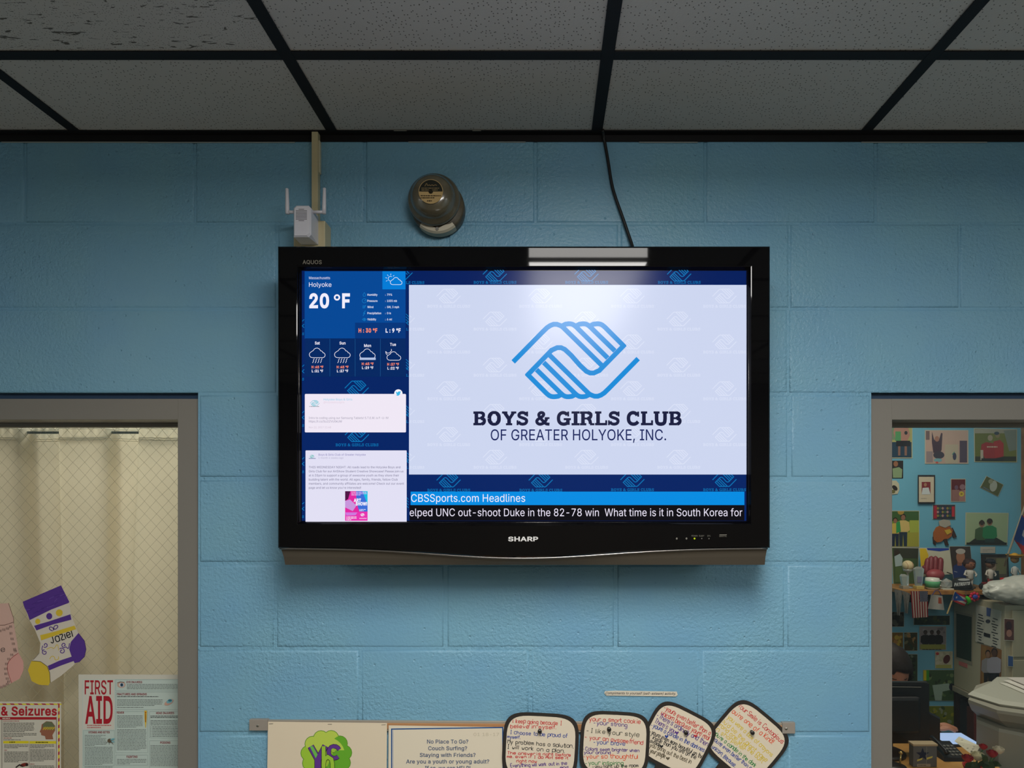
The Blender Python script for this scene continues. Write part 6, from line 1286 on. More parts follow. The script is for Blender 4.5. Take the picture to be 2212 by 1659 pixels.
# black cap
t, p = base_thing('hat', 'black cap with white lettering lying on the shelf edge', 'cap', 2076, 1.985)
cm = mat('black_cloth', (22, 22, 26), .8); cw = PX(20, 1.985)
bm = bmesh.new(); lathe(bm, p, (0, 0, 1), [(cw, .004), (cw * 1.02, .02), (cw * .9, .042), (cw * .6, .058), (cw * .2, .064), (0, .065)], 20); finish(bm, 'crown', cm, t, smooth=True)
bm = bmesh.new(); P = [(p.x + cw * 1.0 * math.cos(a), 1.985 - cw * .75 * math.sin(a) - .02, szt + .004) for a in [PI * k / 12 for k in range(13)]]
loft(bm, [P, [Vector(q_) + Vector((0, 0, .004)) for q_ in P]]); bmesh.ops.recalc_face_normals(bm, faces=bm.faces); finish(bm, 'visor', cm, t)
Yc = 1.985 - cw - .001
sh = Sheet(facing(Yc), step=.0005); sh.text('PATRIOTS', 2061, 2095, 1266, 6, (200, 200, 196), .06, slant=.15, dy=-3); sh.disc(2082, 1252, 13, 2.6, (190, 190, 186)); sh.build('lettering', t)
sh = None
# bobbleheads and other figures
def figure(u, top, hpx, Y, lab, head, bodyc, hat=None, hatkind=0, wide=1.0, legs=(40, 36, 40)):
    p = on(u, Y); H = at(u, top, Y).z - szt; t = thing('bobblehead_figure', lab, 'figurine', p, 'figurines on the office shelf'); hr = H * .19 * wide
    bm = bmesh.new(); zc = szt + H - hr * 1.05; blob(bm, (p.x, Y, zc), (hr, hr * .95, hr * 1.05), sub=2); blob(bm, (p.x, Y - hr * .95, zc - hr * .1), (hr * .14, hr * .16, hr * .14), sub=1); finish(bm, 'head', ink(head), t, smooth=True)
    bm = bmesh.new(); s_ = hr
    lathe(bm, (p.x, Y, szt + H * .30), (0, 0, 1), [(s_ * .45, 0), (s_ * .6, H * .05), (s_ * .62, H * .2), (s_ * .75, H * .30), (s_ * .25, H * .36)], 14)
    for sg in (-1, 1): tube(bm, [(p.x + sg * s_ * .65, Y, szt + H * .6), (p.x + sg * s_ * 1.15, Y - .005, szt + H * .47), (p.x + sg * s_ * .75, Y - s_ * .6, szt + H * .42)], [s_ * .24, s_ * .2, s_ * .16], 8)
    finish(bm, 'body', ink(bodyc), t, smooth=True)
    bm = bmesh.new()
    for sg in (-1, 1): tube(bm, [(p.x + sg * s_ * .3, Y, szt + H * .34), (p.x + sg * s_ * .34, Y, szt + .008)], [s_ * .3, s_ * .24], 8)
    finish(bm, 'legs', ink(legs), t, smooth=True)
    bm = bmesh.new(); lathe(bm, (p.x, Y, szt), (0, 0, 1), [(s_ * .95, 0), (s_ * .95, .006), (s_ * .85, .009), (0, .009)], 16); finish(bm, 'base', ink((60, 56, 50)), t)
    if hat:
        bm = bmesh.new()
        if hatkind == 2: lathe(bm, (p.x, Y, zc + hr * .45), (0, 0, 1), [(hr * 1.9, .012), (hr * 1.95, .016), (hr * 1.2, 0), (hr * .8, .004), (hr * .7, hr * .9), (hr * .3, hr * 1.15), (0, hr * 1.15)], 20)
        elif hatkind == 1: lathe(bm, (p.x, Y, zc + hr * .25), (0, 0, 1), [(hr * 1.06, 0), (hr * 1.0, hr * .5), (hr * .6, hr * .9), (0, hr * 1.0)], 16); box(bm, (p.x - hr * .6, Y - hr * 1.6, zc + hr * .22), (p.x + hr * .6, Y - hr * .7, zc + hr * .30))
        else: blob(bm, (p.x, Y + hr * .2, zc + hr * .25), (hr * 1.15, hr * 1.05, hr), sub=2, noise=.06)
        finish(bm, 'hat' if hatkind else 'hair', ink(hat), t, smooth=True)
    bm = bmesh.new()
    for sg in (-1, 1): blob(bm, (p.x + sg * hr * .35, Y - hr * .88, zc + hr * .12), (hr * .1, hr * .06, hr * .12), sub=1)
    finish(bm, 'eyes', ink((24, 20, 20)), t)
figure(2095, 1208, 60, 2.02, 'figurine with long brown hair and white uniform beside the black cap', (132, 84, 62), (196, 190, 180), (54, 32, 30), 0, .95, legs=(196, 190, 180))
figure(2139, 1208, 60, 2.03, 'dark-capped figurine in white, in front of the dark picture frame', (120, 88, 70), (200, 192, 180), (30, 32, 40), 1, .8, legs=(140, 50, 50))
figure(2192, 1199, 60, 2.02, 'figurine wearing a wide yellow straw hat at the right edge', (150, 116, 70), (196, 196, 190), (214, 160, 50), 2, .62, legs=(196, 192, 186))
t, p = base_thing('toy_motorcycle', 'small black and red toy motorcycle left of the white bag', 'toy', 2133, 1.975)
bm = bmesh.new()
for dx_ in (-.028, .030): lathe(bm, (p.x + dx_, 1.97, szt + .017), (0, 1, 0), [(.006, 0), (.017, 0), (.017, .010), (.006, .010)], 16)
finish(bm, 'wheels', ink((34, 30, 32)), t, smooth=True)
bm = bmesh.new(); box(bm, (p.x - .026, 1.967, szt + .016), (p.x + .028, 1.983, szt + .030), 0, .003); box(bm, (p.x - .03, 1.968, szt + .030), (p.x - .004, 1.982, szt + .040), 0, .003); tube(bm, [(p.x + .02, 1.955, szt + .048), (p.x + .02, 1.995, szt + .048)], .002, 6); tube(bm, [(p.x + .028, 1.975, szt + .018), (p.x + .019, 1.975, szt + .048)], .003, 6); finish(bm, 'frame', ink((120, 36, 40)), t)
t, p = base_thing('red_bowl', 'small round red dish between the figurines, above the white bag', 'dish', 2177, 1.96)
zc = at(2177, 1255, 1.96).z; bm = bmesh.new(); lathe(bm, (p.x, 1.96, szt), (0, 0, 1), [(.022, 0), (.024, zc - szt - .012), (.034, zc - szt), (.036, zc - szt + .014), (.030, zc - szt + .014), (0, zc - szt + .004)], 18); finish(bm, 'bowl', ink((186, 30, 34)), t, smooth=True)

# flags and pennants
def cloth(outline_uv, Y, drawn, label, name='flag', cat='flag', amp=.004, ny=14, nx=16, freq=3, cols=None, up=None):
    """outline_uv: 4 corners tl,tr,br,bl ; drawn(s,t)->rgb for small cells"""
    t = thing(name, label, cat, at(*outline_uv[3], Y)); bm = bmesh.new(); mats = []
    tl, tr, brr, bl = outline_uv; V = []
    for j in range(ny + 1):
        r_ = []
        for i in range(nx + 1):
            s_, q_ = i / nx, j / ny
            u = (tl[0] * (1 - s_) + tr[0] * s_) * (1 - q_) + (bl[0] * (1 - s_) + brr[0] * s_) * q_; v = (tl[1] * (1 - s_) + tr[1] * s_) * (1 - q_) + (bl[1] * (1 - s_) + brr[1] * s_) * q_
            r_.append(bm.verts.new(at(u, v, Y + amp * math.sin(s_ * freq * 2 * PI) * (.3 + q_))))
        V.append(r_)
    for j in range(ny):
        for i in range(nx):
            c = drawn((i + .5) / nx, (j + .5) / ny); m = ink(c)
            if m not in mats: mats.append(m)
            bm.faces.new((V[j][i], V[j + 1][i], V[j + 1][i + 1], V[j][i + 1])).material_index = mats.index(m)
    bmesh.ops.solidify(bm, geom=bm.faces[:], thickness=.0008)
    finish(bm, 'cloth', mats, t); return t
def usf(s, t):
    if s > .5 and t < .4: return (38, 40, 72) if (int(s * 39) + int(t * 39)) % 3 else (170, 168, 176)
    return (156, 40, 48) if int(s * 13) % 2 == 0 else (204, 186, 170)
cloth([(1967, 1277), (2004, 1277), (2005, 1333), (1971, 1335)], 1.915, usf, 'striped flag with starred blue corner hanging from the shelf edge', nx=39, ny=30, amp=.003)
def wedge(s, t, star=True):
    if t < .5 + .0 and s < 1.1 * min(t, 1 - t) * 1.6 or (t >= .5 and s < 1.1 * (1 - t) * 1.6):
        return (206, 206, 212) if abs(s - .25) < .06 and abs(t - .5) < .1 else (36, 84, 168)
    return (186, 40, 44) if int(t * 5) % 2 == 0 else (206, 198, 188)
f = cloth([(2063, 1278), (2094, 1290), (2083, 1309), (2055, 1297)], 1.905, wedge, 'small flag with blue triangle and red stripes on a stick below the shelf', nx=24, ny=25, amp=.003, freq=1)
bm = bmesh.new(); tube(bm, [at(2064, 1277, 1.91), at(2046, 1326, 1.91)], .004, 8); finish(bm, 'stick', ink((170, 146, 96)), f)
f = cloth([(2207, 1112), (2260, 1150), (2240, 1240), (2190, 1165)], 1.80, wedge, 'large flag with blue triangle and red stripes on a slanted pole at the right', nx=24, ny=25, amp=.012, freq=1)
bm = bmesh.new(); tube(bm, [at(2218, 1082, 1.80), at(2178, 1196, 1.84), at(2170, 1222, 1.95)], .005, 8); finish(bm, 'pole', ink((150, 140, 120)), f)
f = cloth([(2012, 1284), (2036, 1287), (2040, 1318), (2004, 1315)], 1.912, lambda s, t: (190, 90, 60) if abs(s - .75) < .14 and abs(t - .35) < .2 else (196, 190, 180), 'white cloth bag with a small orange mark hanging below the shelf', name='cloth_bag', cat='bag', amp=.006, freq=1)
bm = bmesh.new(); tube(bm, [at(2014, 1285, 1.912), at(2020, 1276, 1.91), at(2028, 1276, 1.91), at(2034, 1287, 1.912)], .002, 6); finish(bm, 'strap', ink((60, 60, 120)), f)
for i, (a, b_, c_, lab) in enumerate((((1932, 1274), (1950, 1276), (1942, 1330), 'grey pennant hanging at far left below the shelf'), ((1950, 1276), (1966, 1282), (1959, 1326), 'second grey pennant, hanging next to the striped flag'))):
    f = cloth([a, b_, (c_[0] + 2, c_[1]), (c_[0] - 4, c_[1] - 2)], 1.91 + i * .012, lambda s, t: (140, 136, 128) if (s * 3 + t * 2) % 1.3 > .15 else (120, 116, 116), lab, name='pennant', cat='pennant', amp=.006, freq=1, nx=10, ny=10)
t = thing('green_toy', 'bright green bean-shaped toy hanging under the shelf', 'toy', at(2091, 1308, 1.90)); bm = bmesh.new(); tube(bm, [at(2087, 1289, 1.9), at(2092, 1294, 1.9), at(2094, 1300, 1.9), at(2090, 1306, 1.9)], [PX(2.5), PX(4.2), PX(4.5), PX(2.2)], 10); finish(bm, 'bean', ink((60, 170, 40)), t, smooth=True); bm = bmesh.new(); tube(bm, [at(2087, 1289, 1.9), at(2086, 1276, 1.925)], .001, 5); finish(bm, 'string', ink((60, 60, 60)), t)
t = thing('felt_flower', 'red flower with a blue centre hanging under the shelf', 'flower', at(2105, 1302, 1.90)); bm = bmesh.new(); fc = at(2105, 1289, 1.9)
for k in range(8): a = k * PI / 4; blob(bm, (fc.x + PX(8) * math.cos(a), 1.9, fc.z + PX(7) * math.sin(a)), (PX(4), .006, PX(4)), sub=1)
finish(bm, 'petals', ink((196, 40, 66)), t, smooth=True); bm = bmesh.new(); blob(bm, (fc.x, 1.893, fc.z), (PX(5.5), .007, PX(5)), sub=2); finish(bm, 'flower_centre', ink((64, 70, 160)), t, smooth=True); bm = bmesh.new(); tube(bm, [fc + Vector((0, .004, PX(9))), at(2105, 1276, 1.925)], .001, 5); finish(bm, 'string', ink((60, 60, 60)), t)

# filing cabinet with papers on its side
CXs = 2.367; CY0, CY1 = 1.775, 2.19
putty = mat('putty_enamel', (178, 168, 140), .45)
cz0, cz1 = EYE - (1482 - CY) / F * 3.7, EYE - (1292 - CY) / F * 3.7 + .03
cab = thing('filing_cabinet', 'putty coloured metal cabinet with papers on its side, right of the shelf', 'cabinet', (2.6, 1.98, cz0))
bm = bmesh.new(); box(bm, (CXs, CY0, cz0), (3.0, CY1, cz1), 0, .004); finish(bm, 'body', putty, cab)
for z_ in (cz0 + .02, (cz0 + cz1) / 2 + .005):
    bm = bmesh.new(); box(bm, (CXs + .03, CY0 - .012, z_), (2.97, CY0 - .0005, z_ + (cz1 - cz0) / 2 - .03), 0, .003); dr = finish(bm, 'drawer', putty, cab)
    bm = bmesh.new(); box(bm, (CXs + .25, CY0 - .030, z_ + .2), (CXs + .4, CY0 - .012, z_ + .215), 0, .003); finish(bm, 'handle', mat('handle_metal', (150, 150, 146), .3, metal=.8), dr)
def sidepaper(pts, rgb, draw, label, name='paper_sheet', cat='paper'):
    t = thing(name, label, cat, cabside(pts[3][0], pts[3][1], .002), 'photos and papers in the office')
    fr = [cabside(u, v, .0025) for u, v in pts]; bm = bmesh.new(); loft(bm, [fr, [p_ + Vector((.0015, 0, 0)) for p_ in fr]]); bmesh.ops.recalc_face_normals(bm, faces=bm.faces); finish(bm, 'sheet', ink(rgb), t)
    sh = Sheet(lambda u, v, d: cabside(u, v, .003 + d), step=.0008); sh.clip = pts; draw(sh)
    if sh.bm.verts: sh.build('picture', t)
sidepaper([(2064, 1320), (2101, 1328), (2100, 1437), (2064, 1422)], (150, 142, 122), lambda s: s.poly([(2066, 1325), (2099, 1333), (2098, 1429), (2066, 1419)], (30, 54, 42)), 'dark green board on the cabinet side above the pink note', 'green_board', 'board')
sidepaper([(2071, 1428), (2089, 1434), (2089, 1443), (2071, 1436)], (196, 110, 104), lambda s: None, 'small pink note below the green board')
def ds(s):
    rn = random.Random(5)
    for k in range(11):
        y = 1326 + k * 6.0
        for x0 in (2110, 2141):
            w_ = rn.uniform(8, 16); s.line([(x0 + rn.uniform(0, 4), y + (x0 - 2108) * .28), (x0 + w_, y + (x0 + w_ - 2108) * .28)], 2.0, (50, 52, 56))
    s.up(); s.poly([(2131, 1310), (2141, 1313), (2139, 1332), (2131, 1330)], (70, 90, 140)); s.poly([(2125, 1366), (2139, 1370), (2139, 1378), (2125, 1374)], (36, 36, 40)); s.disc(2134, 1342, 5, 4, (60, 60, 70))
sidepaper([(2108, 1306), (2163, 1320), (2161, 1402), (2107, 1386)], (196, 192, 176), ds, 'white paper with two columns of dark text on the cabinet side')
def dp(s): s.rect(2121, 1396, 2130, 1480, (150, 110, 60)); s.up(); s.person(2134, 1404, 88, (150, 144, 144), (34, 30, 36), skin=(150, 110, 84), wide=.8); s.up(2); s.person(2148, 1400, 96, (166, 160, 168), (30, 28, 34), skin=(90, 62, 50), wide=.85)
sidepaper([(2119, 1392), (2163, 1404), (2161, 1497), (2117, 1484)], (140, 96, 56), dp, 'tall photo of two people standing, on the cabinet side', 'photograph', 'photo')
def frontphoto(x0, y0, x1, y1, bg, draw, label): photo([(x0, y0), (x1, y0 + 2), (x1, y1), (x0, y1 - 1)], bg, draw, label, Y=CY0 - .0145)
frontphoto(2169, 1335, 2191, 1385, (96, 60, 56), lambda s: (s.disc(2179, 1352, 7, 10, (60, 36, 44)), s.disc(2180, 1368, 6, 8, (170, 120, 104))), 'small photo of a person on the cabinet drawer front')
frontphoto(2177, 1415, 2189, 1441, (60, 90, 140), lambda s: None, 'small blue sticker on the cabinet drawer front')
# table under the cabinet with dark red book spines
tb = thing('low_cupboard', 'dark low cupboard holding red files under the cabinet', 'cupboard', (2.6, 1.98, 0))
bm = bmesh.new(); box(bm, (CXs - .01, CY0 - .04, cz0 - .03), (3.05, CY1, cz0 - .0005), 0, .003); finish(bm, 'worktop', ink((150, 142, 122)), tb)
for a, b in (((3.0, CY0, 0), (3.05, CY1, cz0 - .03)), ((CXs, CY1 - .02, 0), (3.0, CY1, cz0 - .03))): boxo('panel', a, b, ink((48, 34, 34)), tb)
boxo('lower_shelf', (CXs, CY0, .30), (3.0, CY1 - .02, .32), ink((90, 76, 66)), tb)
rnd = random.Random(9)
for k in range(6):
    y = CY0 + .02 + k * .060; cl = [(110, 34, 32), (70, 24, 28), (58, 40, 44), (128, 50, 44), (84, 44, 40), (40, 40, 48)][k]
    o = boxo('binder', (CXs + .01, y, .321), (CXs + .25, y + .056, .321 + rnd.uniform(.26, .31)), ink(cl), None, bev=.003); tag(o, ['red', 'maroon', 'dark purple', 'brick red', 'brown', 'charcoal'][k] + ' binder standing in the low cupboard', 'binder', 'binders in the low cupboard')
# crumpled bag on the cabinet
t = thing('plastic_bag', 'crumpled white plastic bag on top of the filing cabinet', 'bag', (2.49, 1.79, cz1)); bm = bmesh.new()
rn = random.Random(2); vs = blob(bm, (2.49, 1.79, cz1 + .075), (.21, .085, .07), sub=5)
from mathutils import noise as mn
for v in vs:
    k = 1 + .20 * mn.noise(v.co * 9) + .14 * abs(mn.noise(v.co * 22)) + .09 * abs(mn.noise(v.co * 48)); c0_ = Vector((2.49, 1.79, cz1 + .075)); v.co = c0_ + (v.co - c0_) * k; v.co.z = max(v.co.z, cz1 + .0005)
    v.co.z += .0
finish(bm, 'crumpled_film', mat('thin_white_plastic', (196, 194, 182), .35), t, smooth=True)

# desk, monitors, seated person
desk = thing('desk', 'light wooden office desk in front of the seated person', 'desk', (1.75, 1.2, 0)); DZ = .75
dw = mat('desk_wood', (196, 146, 78), .45, var=(9, (170, 120, 58)))
bm = bmesh.new(); box(bm, (.80, .48, DZ - .03), (1.72, 1.30, DZ), 0, .003); finish(bm, 'desk_top', dw, desk)
for a, b in (((.84, .52, 0), (.88, 1.27, DZ - .03)), ((1.66, .52, 0), (1.70, 1.27, DZ - .03)), ((.88, .60, .2), (1.66, .62, DZ - .03))): boxo('panel', a, b, dw, desk)
MY = 1.02
mo = thing('monitor', 'black desktop monitor seen from behind, hiding the seated person', 'monitor', (at(1925, 0, MY).x, MY, DZ))
bk = mat('monitor_black', (24, 22, 24), .35)
m0, m1 = at(1815, 1607, MY), at(2009, 1475, MY)
bm = bmesh.new(); loft(bm, [[(m0.x, MY, m0.z), (m1.x, MY, m0.z), (m1.x, MY, m1.z), (m0.x, MY, m1.z)], [(m0.x, MY + .03, m0.z), (m1.x, MY + .03, m0.z), (m1.x, MY + .03, m1.z), (m0.x, MY + .03, m1.z)]]); bmesh.ops.recalc_face_normals(bm, faces=bm.faces); bmesh.ops.bevel(bm, geom=bm.edges[:], offset=.005, segments=2, affect='EDGES'); finish(bm, 'casing', bk, mo)
bm = bmesh.new(); box(bm, (m0.x + .05, MY - .028, m0.z + .05), (m1.x - .05, MY + .001, m1.z - .05), 0, .012); finish(bm, 'back_bulge', bk, mo)
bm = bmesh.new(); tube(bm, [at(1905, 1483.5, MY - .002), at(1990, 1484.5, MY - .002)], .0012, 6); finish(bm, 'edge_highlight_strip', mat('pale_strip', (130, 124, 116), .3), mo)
bm = bmesh.new(); box(bm, (.5 * (m0.x + m1.x) - .03, MY - .005, DZ + .01), (.5 * (m0.x + m1.x) + .03, MY + .02, m0.z + .06), 0, .004); lathe(bm, (.5 * (m0.x + m1.x), MY + .01, DZ + .0005), (0, 0, 1), [(.08, 0), (.08, .008), (.07, .012), (0, .012)], 24); finish(bm, 'stand', bk, mo)
M2Y = 1.12
m2 = thing('side_monitor', 'second dark monitor turned sideways next to the first', 'monitor', (at(2012, 0, M2Y).x, M2Y, DZ))
a, b = at(2001, 1538, M2Y), at(2034, 1556, M2Y - .07)
za, zb_ = at(2005, 1612, M2Y).z, at(2034, 1640, M2Y - .07).z
bm = bmesh.new(); loft(bm, [[(a.x, M2Y + .05, DZ + .03), (b.x, M2Y - .06, DZ + .03), (b.x, M2Y - .06, b.z), (a.x, M2Y + .05, a.z)], [(a.x + .012, M2Y + .075, DZ + .03), (b.x + .014, M2Y - .035, DZ + .03), (b.x + .014, M2Y - .035, b.z), (a.x + .012, M2Y + .075, a.z)]]); bmesh.ops.recalc_face_normals(bm, faces=bm.faces); finish(bm, 'casing', mat('monitor_navy', (16, 22, 34), .35), m2)
bm = bmesh.new(); box(bm, ((a.x + b.x) / 2 - .02, M2Y - .02, DZ + .0005), ((a.x + b.x) / 2 + .06, M2Y + .08, DZ + .012), 0, .003); box(bm, ((a.x + b.x) / 2, M2Y - .0, DZ + .01), ((a.x + b.x) / 2 + .03, M2Y + .03, DZ + .05)); finish(bm, 'stand', bk, m2)

# person: one continuous skinned figure, leaning over the desk
PYd = 1.42
def skin_mesh(name, verts, edges, radii, m, parent, sub=2):
    me = bpy.data.meshes.new(name); me.from_pydata([tuple(v) for v in verts], edges, []); o = bpy.data.objects.new(name, me); C.objects.link(o)
    sk_ = o.modifiers.new('skin', 'SKIN'); sk_.use_smooth_shade = True
    for i, r_ in enumerate(radii): me.skin_vertices[0].data[i].radius = (r_, r_) if not isinstance(r_, tuple) else r_
    me.skin_vertices[0].data[0].use_root = True
    sb = o.modifiers.new('sub', 'SUBSURF'); sb.levels = sub; sb.render_levels = sub
    dg = bpy.context.evaluated_depsgraph_get(); me2 = bpy.data.meshes.new_from_object(o.evaluated_get(dg)); bpy.data.objects.remove(o)
    bm = bmesh.new(); bm.from_mesh(me2); bpy.data.meshes.remove(me2); return finish(bm, name, m, parent, smooth=True)
hc = at(1921, 1450, PYd)
per = thing('person', 'person with dark hair and dark top bent over the desk behind the monitor', 'person', (hc.x, PYd + .25, .0))
skn = mat('skin', (172, 116, 88), .5)
hand = at(2014, 1577, 1.255); hand.z = max(hand.z, DZ + .022)
sx_ = hc.x
V = [(sx_ - .02, PYd + .42, .48), (sx_ - .02, PYd + .34, .68), (sx_, PYd + .20, .86), (sx_, PYd + .12, .91), (sx_, PYd + .06, .955),
     (sx_ + .12, PYd + .20, .84), (sx_ + .19, PYd + .12, .785), (hand.x - .07, hand.y + .06, hand.z + .014), (hand.x - .035, hand.y + .01, hand.z + .004),
     (sx_ - .12, PYd + .20, .84), (sx_ - .20, PYd + .12, .79), (sx_ - .2, PYd - .02, .775),
     (sx_ + .12, PYd + .36, .47), (sx_ + .12, PYd + .08, .47), (sx_ + .12, PYd + .06, .08), (sx_ - .14, PYd + .36, .47), (sx_ - .14, PYd + .08, .47), (sx_ - .14, PYd + .06, .08),
     (sx_ + .12, PYd - .04, .04), (sx_ - .14, PYd - .04, .04)]
E = [(0, 1), (1, 2), (2, 3), (3, 4), (2, 5), (5, 6), (6, 7), (7, 8), (2, 9), (9, 10), (10, 11), (0, 12), (12, 13), (13, 14), (0, 15), (15, 16), (16, 17), (14, 18), (17, 19)]
RAD = [(.15, .11), (.15, .11), (.11, .08), .055, .05, .055, .045, .026, .022, .055, .045, .026, .085, .07, .045, .085, .07, .045, .04, .04]
# dark clothed body reaches to wrists and ankles
body = skin_mesh('body', V, E, RAD, mat('dark_navy_cloth', (20, 24, 38), .8), per)
# head with face, looking down to the desk
def headpt(x, y, z):      # local head frame: y = face direction, z = crown; pitched 40 degrees down
    a = math.radians(24); fy, fz = -y * math.cos(a) - z * math.sin(a), -y * math.sin(a) + z * math.cos(a)
    return Vector((hc.x + x, PYd + fy, hc.z + fz))
bm = bmesh.new(); r = bmesh.ops.create_icosphere(bm, subdivisions=4, radius=1)
for v in r['verts']:
    x, y, z = v.co; X, Yf, Z = x * .073, y * .092, z * .112
    if z < 0: X *= 1 - .32 * (-z) ** 1.5; Yf = Yf * (1 - .12 * -z) + .012 * -z
    fr_ = max(0, y)
    Yf += .020 * math.exp(-((X / .012) ** 2)) * math.exp(-(((Z + .018) / .020) ** 2)) * fr_          # nose
    Yf -= .008 * (math.exp(-(((abs(X) - .030) / .014) ** 2))) * math.exp(-(((Z - .006) / .012) ** 2)) * fr_  # eye sockets
    Yf += .005 * math.exp(-((X / .022) ** 2)) * math.exp(-(((Z + .052) / .008) ** 2)) * fr_          # lips
    Yf += .004 * math.exp(-((X / .05) ** 2)) * math.exp(-(((Z - .026) / .010) ** 2)) * fr_           # brow
    v.co = headpt(X, Yf, Z)
head_o = finish(bm, 'head', skn, per, smooth=True)
bm = bmesh.new()
for sg in (-1, 1):
    c = headpt(sg * .030, .082, .004); blob(bm, c, (.012, .009, .007), sub=2)
finish(bm, 'eyelids', skn, head_o, smooth=True)
bm = bmesh.new()
for sg in (-1, 1):
    tube(bm, [headpt(sg * (.018 + .006 * k), .0905 - .0016 * k * k, .029 - .0012 * k) for k in range(5)], .0017, 6); tube(bm, [headpt(sg * (.017 + .0065 * k), .092 - .0014 * k * k, .008 - .0007 * k) for k in range(5)], .0012, 5)
finish(bm, 'eyebrows', ink((30, 22, 20)), head_o)
bm = bmesh.new(); tube(bm, [headpt(-.022 + .0055 * k, .0935 - .0005 * (k - 4) ** 2, -.052) for k in range(9)], [.001, .003, .0042, .0045, .0042, .0045, .0042, .003, .001], 8); finish(bm, 'lips', ink((140, 72, 66)), head_o, smooth=True)
bm = bmesh.new()
for sg in (-1, 1): blob(bm, headpt(sg * .076, -.004, -.008), (.007, .018, .028), sub=2)
finish(bm, 'ears', skn, head_o, smooth=True)
bm = bmesh.new(); r = bmesh.ops.create_icosphere(bm, subdivisions=4, radius=1); dele = []
for v in r['verts']:
    x, y, z = v.co
    if y > .42 and z < .50 - .35 * abs(x): dele.append(v); continue
    k = 1 + .025 * math.sin(x * 34 + y * 5); X, Yf, Z = x * .086 * k, y * .106 * k - .006, z * .128 * k
    if z < -.1: X *= 1.04; Yf -= .02 * -z
    v.co = headpt(X, Yf, Z)
bmesh.ops.delete(bm, geom=dele, context='VERTS'); bmesh.ops.solidify(bm, geom=bm.faces[:], thickness=.006)
blob(bm, headpt(0, -.105, .02), (.045, .045, .045), sub=3, noise=.02)
finish(bm, 'hair', mat('dark_hair', (34, 25, 23), .65, spec=.25, bump=(90, .3, .003)), head_o, smooth=True)
# hand: palm, four fingers and thumb, lying on the desk
def add_hand(c, dirx, name):
    V, E, R2 = [], [], []
    def chain(pts, rs, root=0):
        idx = root
        for p_, r_ in zip(pts, rs): V.append(p_); R2.append(r_); E.append((idx, len(V) - 1)); idx = len(V) - 1
    f = Vector((dirx[0], dirx[1], 0)).normalized(); s_ = Vector((-f.y, f.x, 0)); c = Vector(c)
    V.append(c - f * .03); R2.append((.024, .013)); V.append(c + f * .012); R2.append((.032, .012)); E.append((0, 1))
    for k, (off, L) in enumerate(((.027, .062), (.010, .072), (-.009, .067), (-.026, .052))):
        b0 = c + f * .03 + s_ * off; chain([b0, b0 + f * L * .45 + Vector((0, 0, .008)), b0 + f * L * .78 + Vector((0, 0, .002)), b0 + f * L + Vector((0, 0, -.006))], [.0088, .0082, .0076, .0062], 1)
    tb_ = c - f * .012 + s_ * .024; chain([tb_, tb_ + f * .024 + s_ * .016, tb_ + f * .046 + s_ * .018 + Vector((0, 0, -.002))], [.012, .0098, .008], 0)
    return skin_mesh(name, V, E, R2, skn, per, 1)
add_hand(hand, (.97, -.22), 'hand')
add_hand((sx_ - .2, PYd - .06, DZ + .022), (.2, -1), 'hand')
# chair behind
ch = thing('office_chair', 'dark office chair under the seated person', 'chair', (sx_, PYd + .40, 0)); cmat = mat('chair_fabric', (34, 34, 40), .8)
bm = bmesh.new(); box(bm, (sx_ - .23, PYd + .15, .34), (sx_ + .23, PYd + .60, .39), 0, .02); finish(bm, 'seat', cmat, ch)
bm = bmesh.new(); box(bm, (sx_ - .2, PYd + .60, .42), (sx_ + .2, PYd + .66, .78), 0, .02); finish(bm, 'backrest', cmat, ch)
bm = bmesh.new(); tube(bm, [(sx_, PYd + .4, .04), (sx_, PYd + .4, .345)], .025, 12)
for k in range(5): a = k * 2 * PI / 5; tube(bm, [(sx_, PYd + .4, .07), (sx_ + .26 * math.cos(a), PYd + .4 + .26 * math.sin(a), .035)], .014, 8); blob(bm, (sx_ + .26 * math.cos(a), PYd + .4 + .26 * math.sin(a), .026), (.02, .02, .026), sub=1)
tube(bm, [(sx_, PYd + .57, .37), (sx_, PYd + .64, .50)], .015, 8); finish(bm, 'base', bk, ch)

# tablet under the hand, papers, phone, box with a star
t = thing('tablet', 'bright tablet lying on the desk below the hand', 'tablet', at(2055, 1607, 1.05)); zt_ = DZ + .0006
c = at(2054, 1606, 1.15); c = Vector((1.70, 1.16, DZ))
bm = bmesh.new(); box(bm, (c.x - .09, c.y - .07, zt_), (c.x + .09, c.y + .07, zt_ + .008), 0, .002); finish(bm, 'case', bk, t); t2 = boxo('glass_screen', (c.x - .08, c.y - .06, zt_ + .0082), (c.x + .08, c.y + .06, zt_ + .009), screen((170, 196, 236)), t)
def on_desk(u, v):    # point of the desk top seen at u, v
    tt = (EYE - DZ) * F / (v - CY); return Vector(((u - CX) / F * tt, tt - D, DZ))
p = on_desk(1990, 1690)
Yb = .90
t = thing('star_box', 'grey box printed with a dark star, standing on the desk before the monitor', 'box', (at(1998, 0, Yb).x, Yb + .015, DZ))
b0, b1 = at(1973, 1608, Yb), at(2024, 1608, Yb)
b0z = b0.z
bm = bmesh.new(); box(bm, (b0.x, Yb, DZ + .0005), (b1.x, Yb + .03, b0.z), 0, .002); finish(bm, 'carton', ink((92, 92, 92)), t)
sh = Sheet(facing(Yb - .0006), step=.0004)
P = []
for k in range(10): a = -PI / 2 + k * PI / 5; r_ = 15 if k % 2 == 0 else 6; P.append((1993 + r_ * math.cos(a), 1630 + r_ * math.sin(a)))
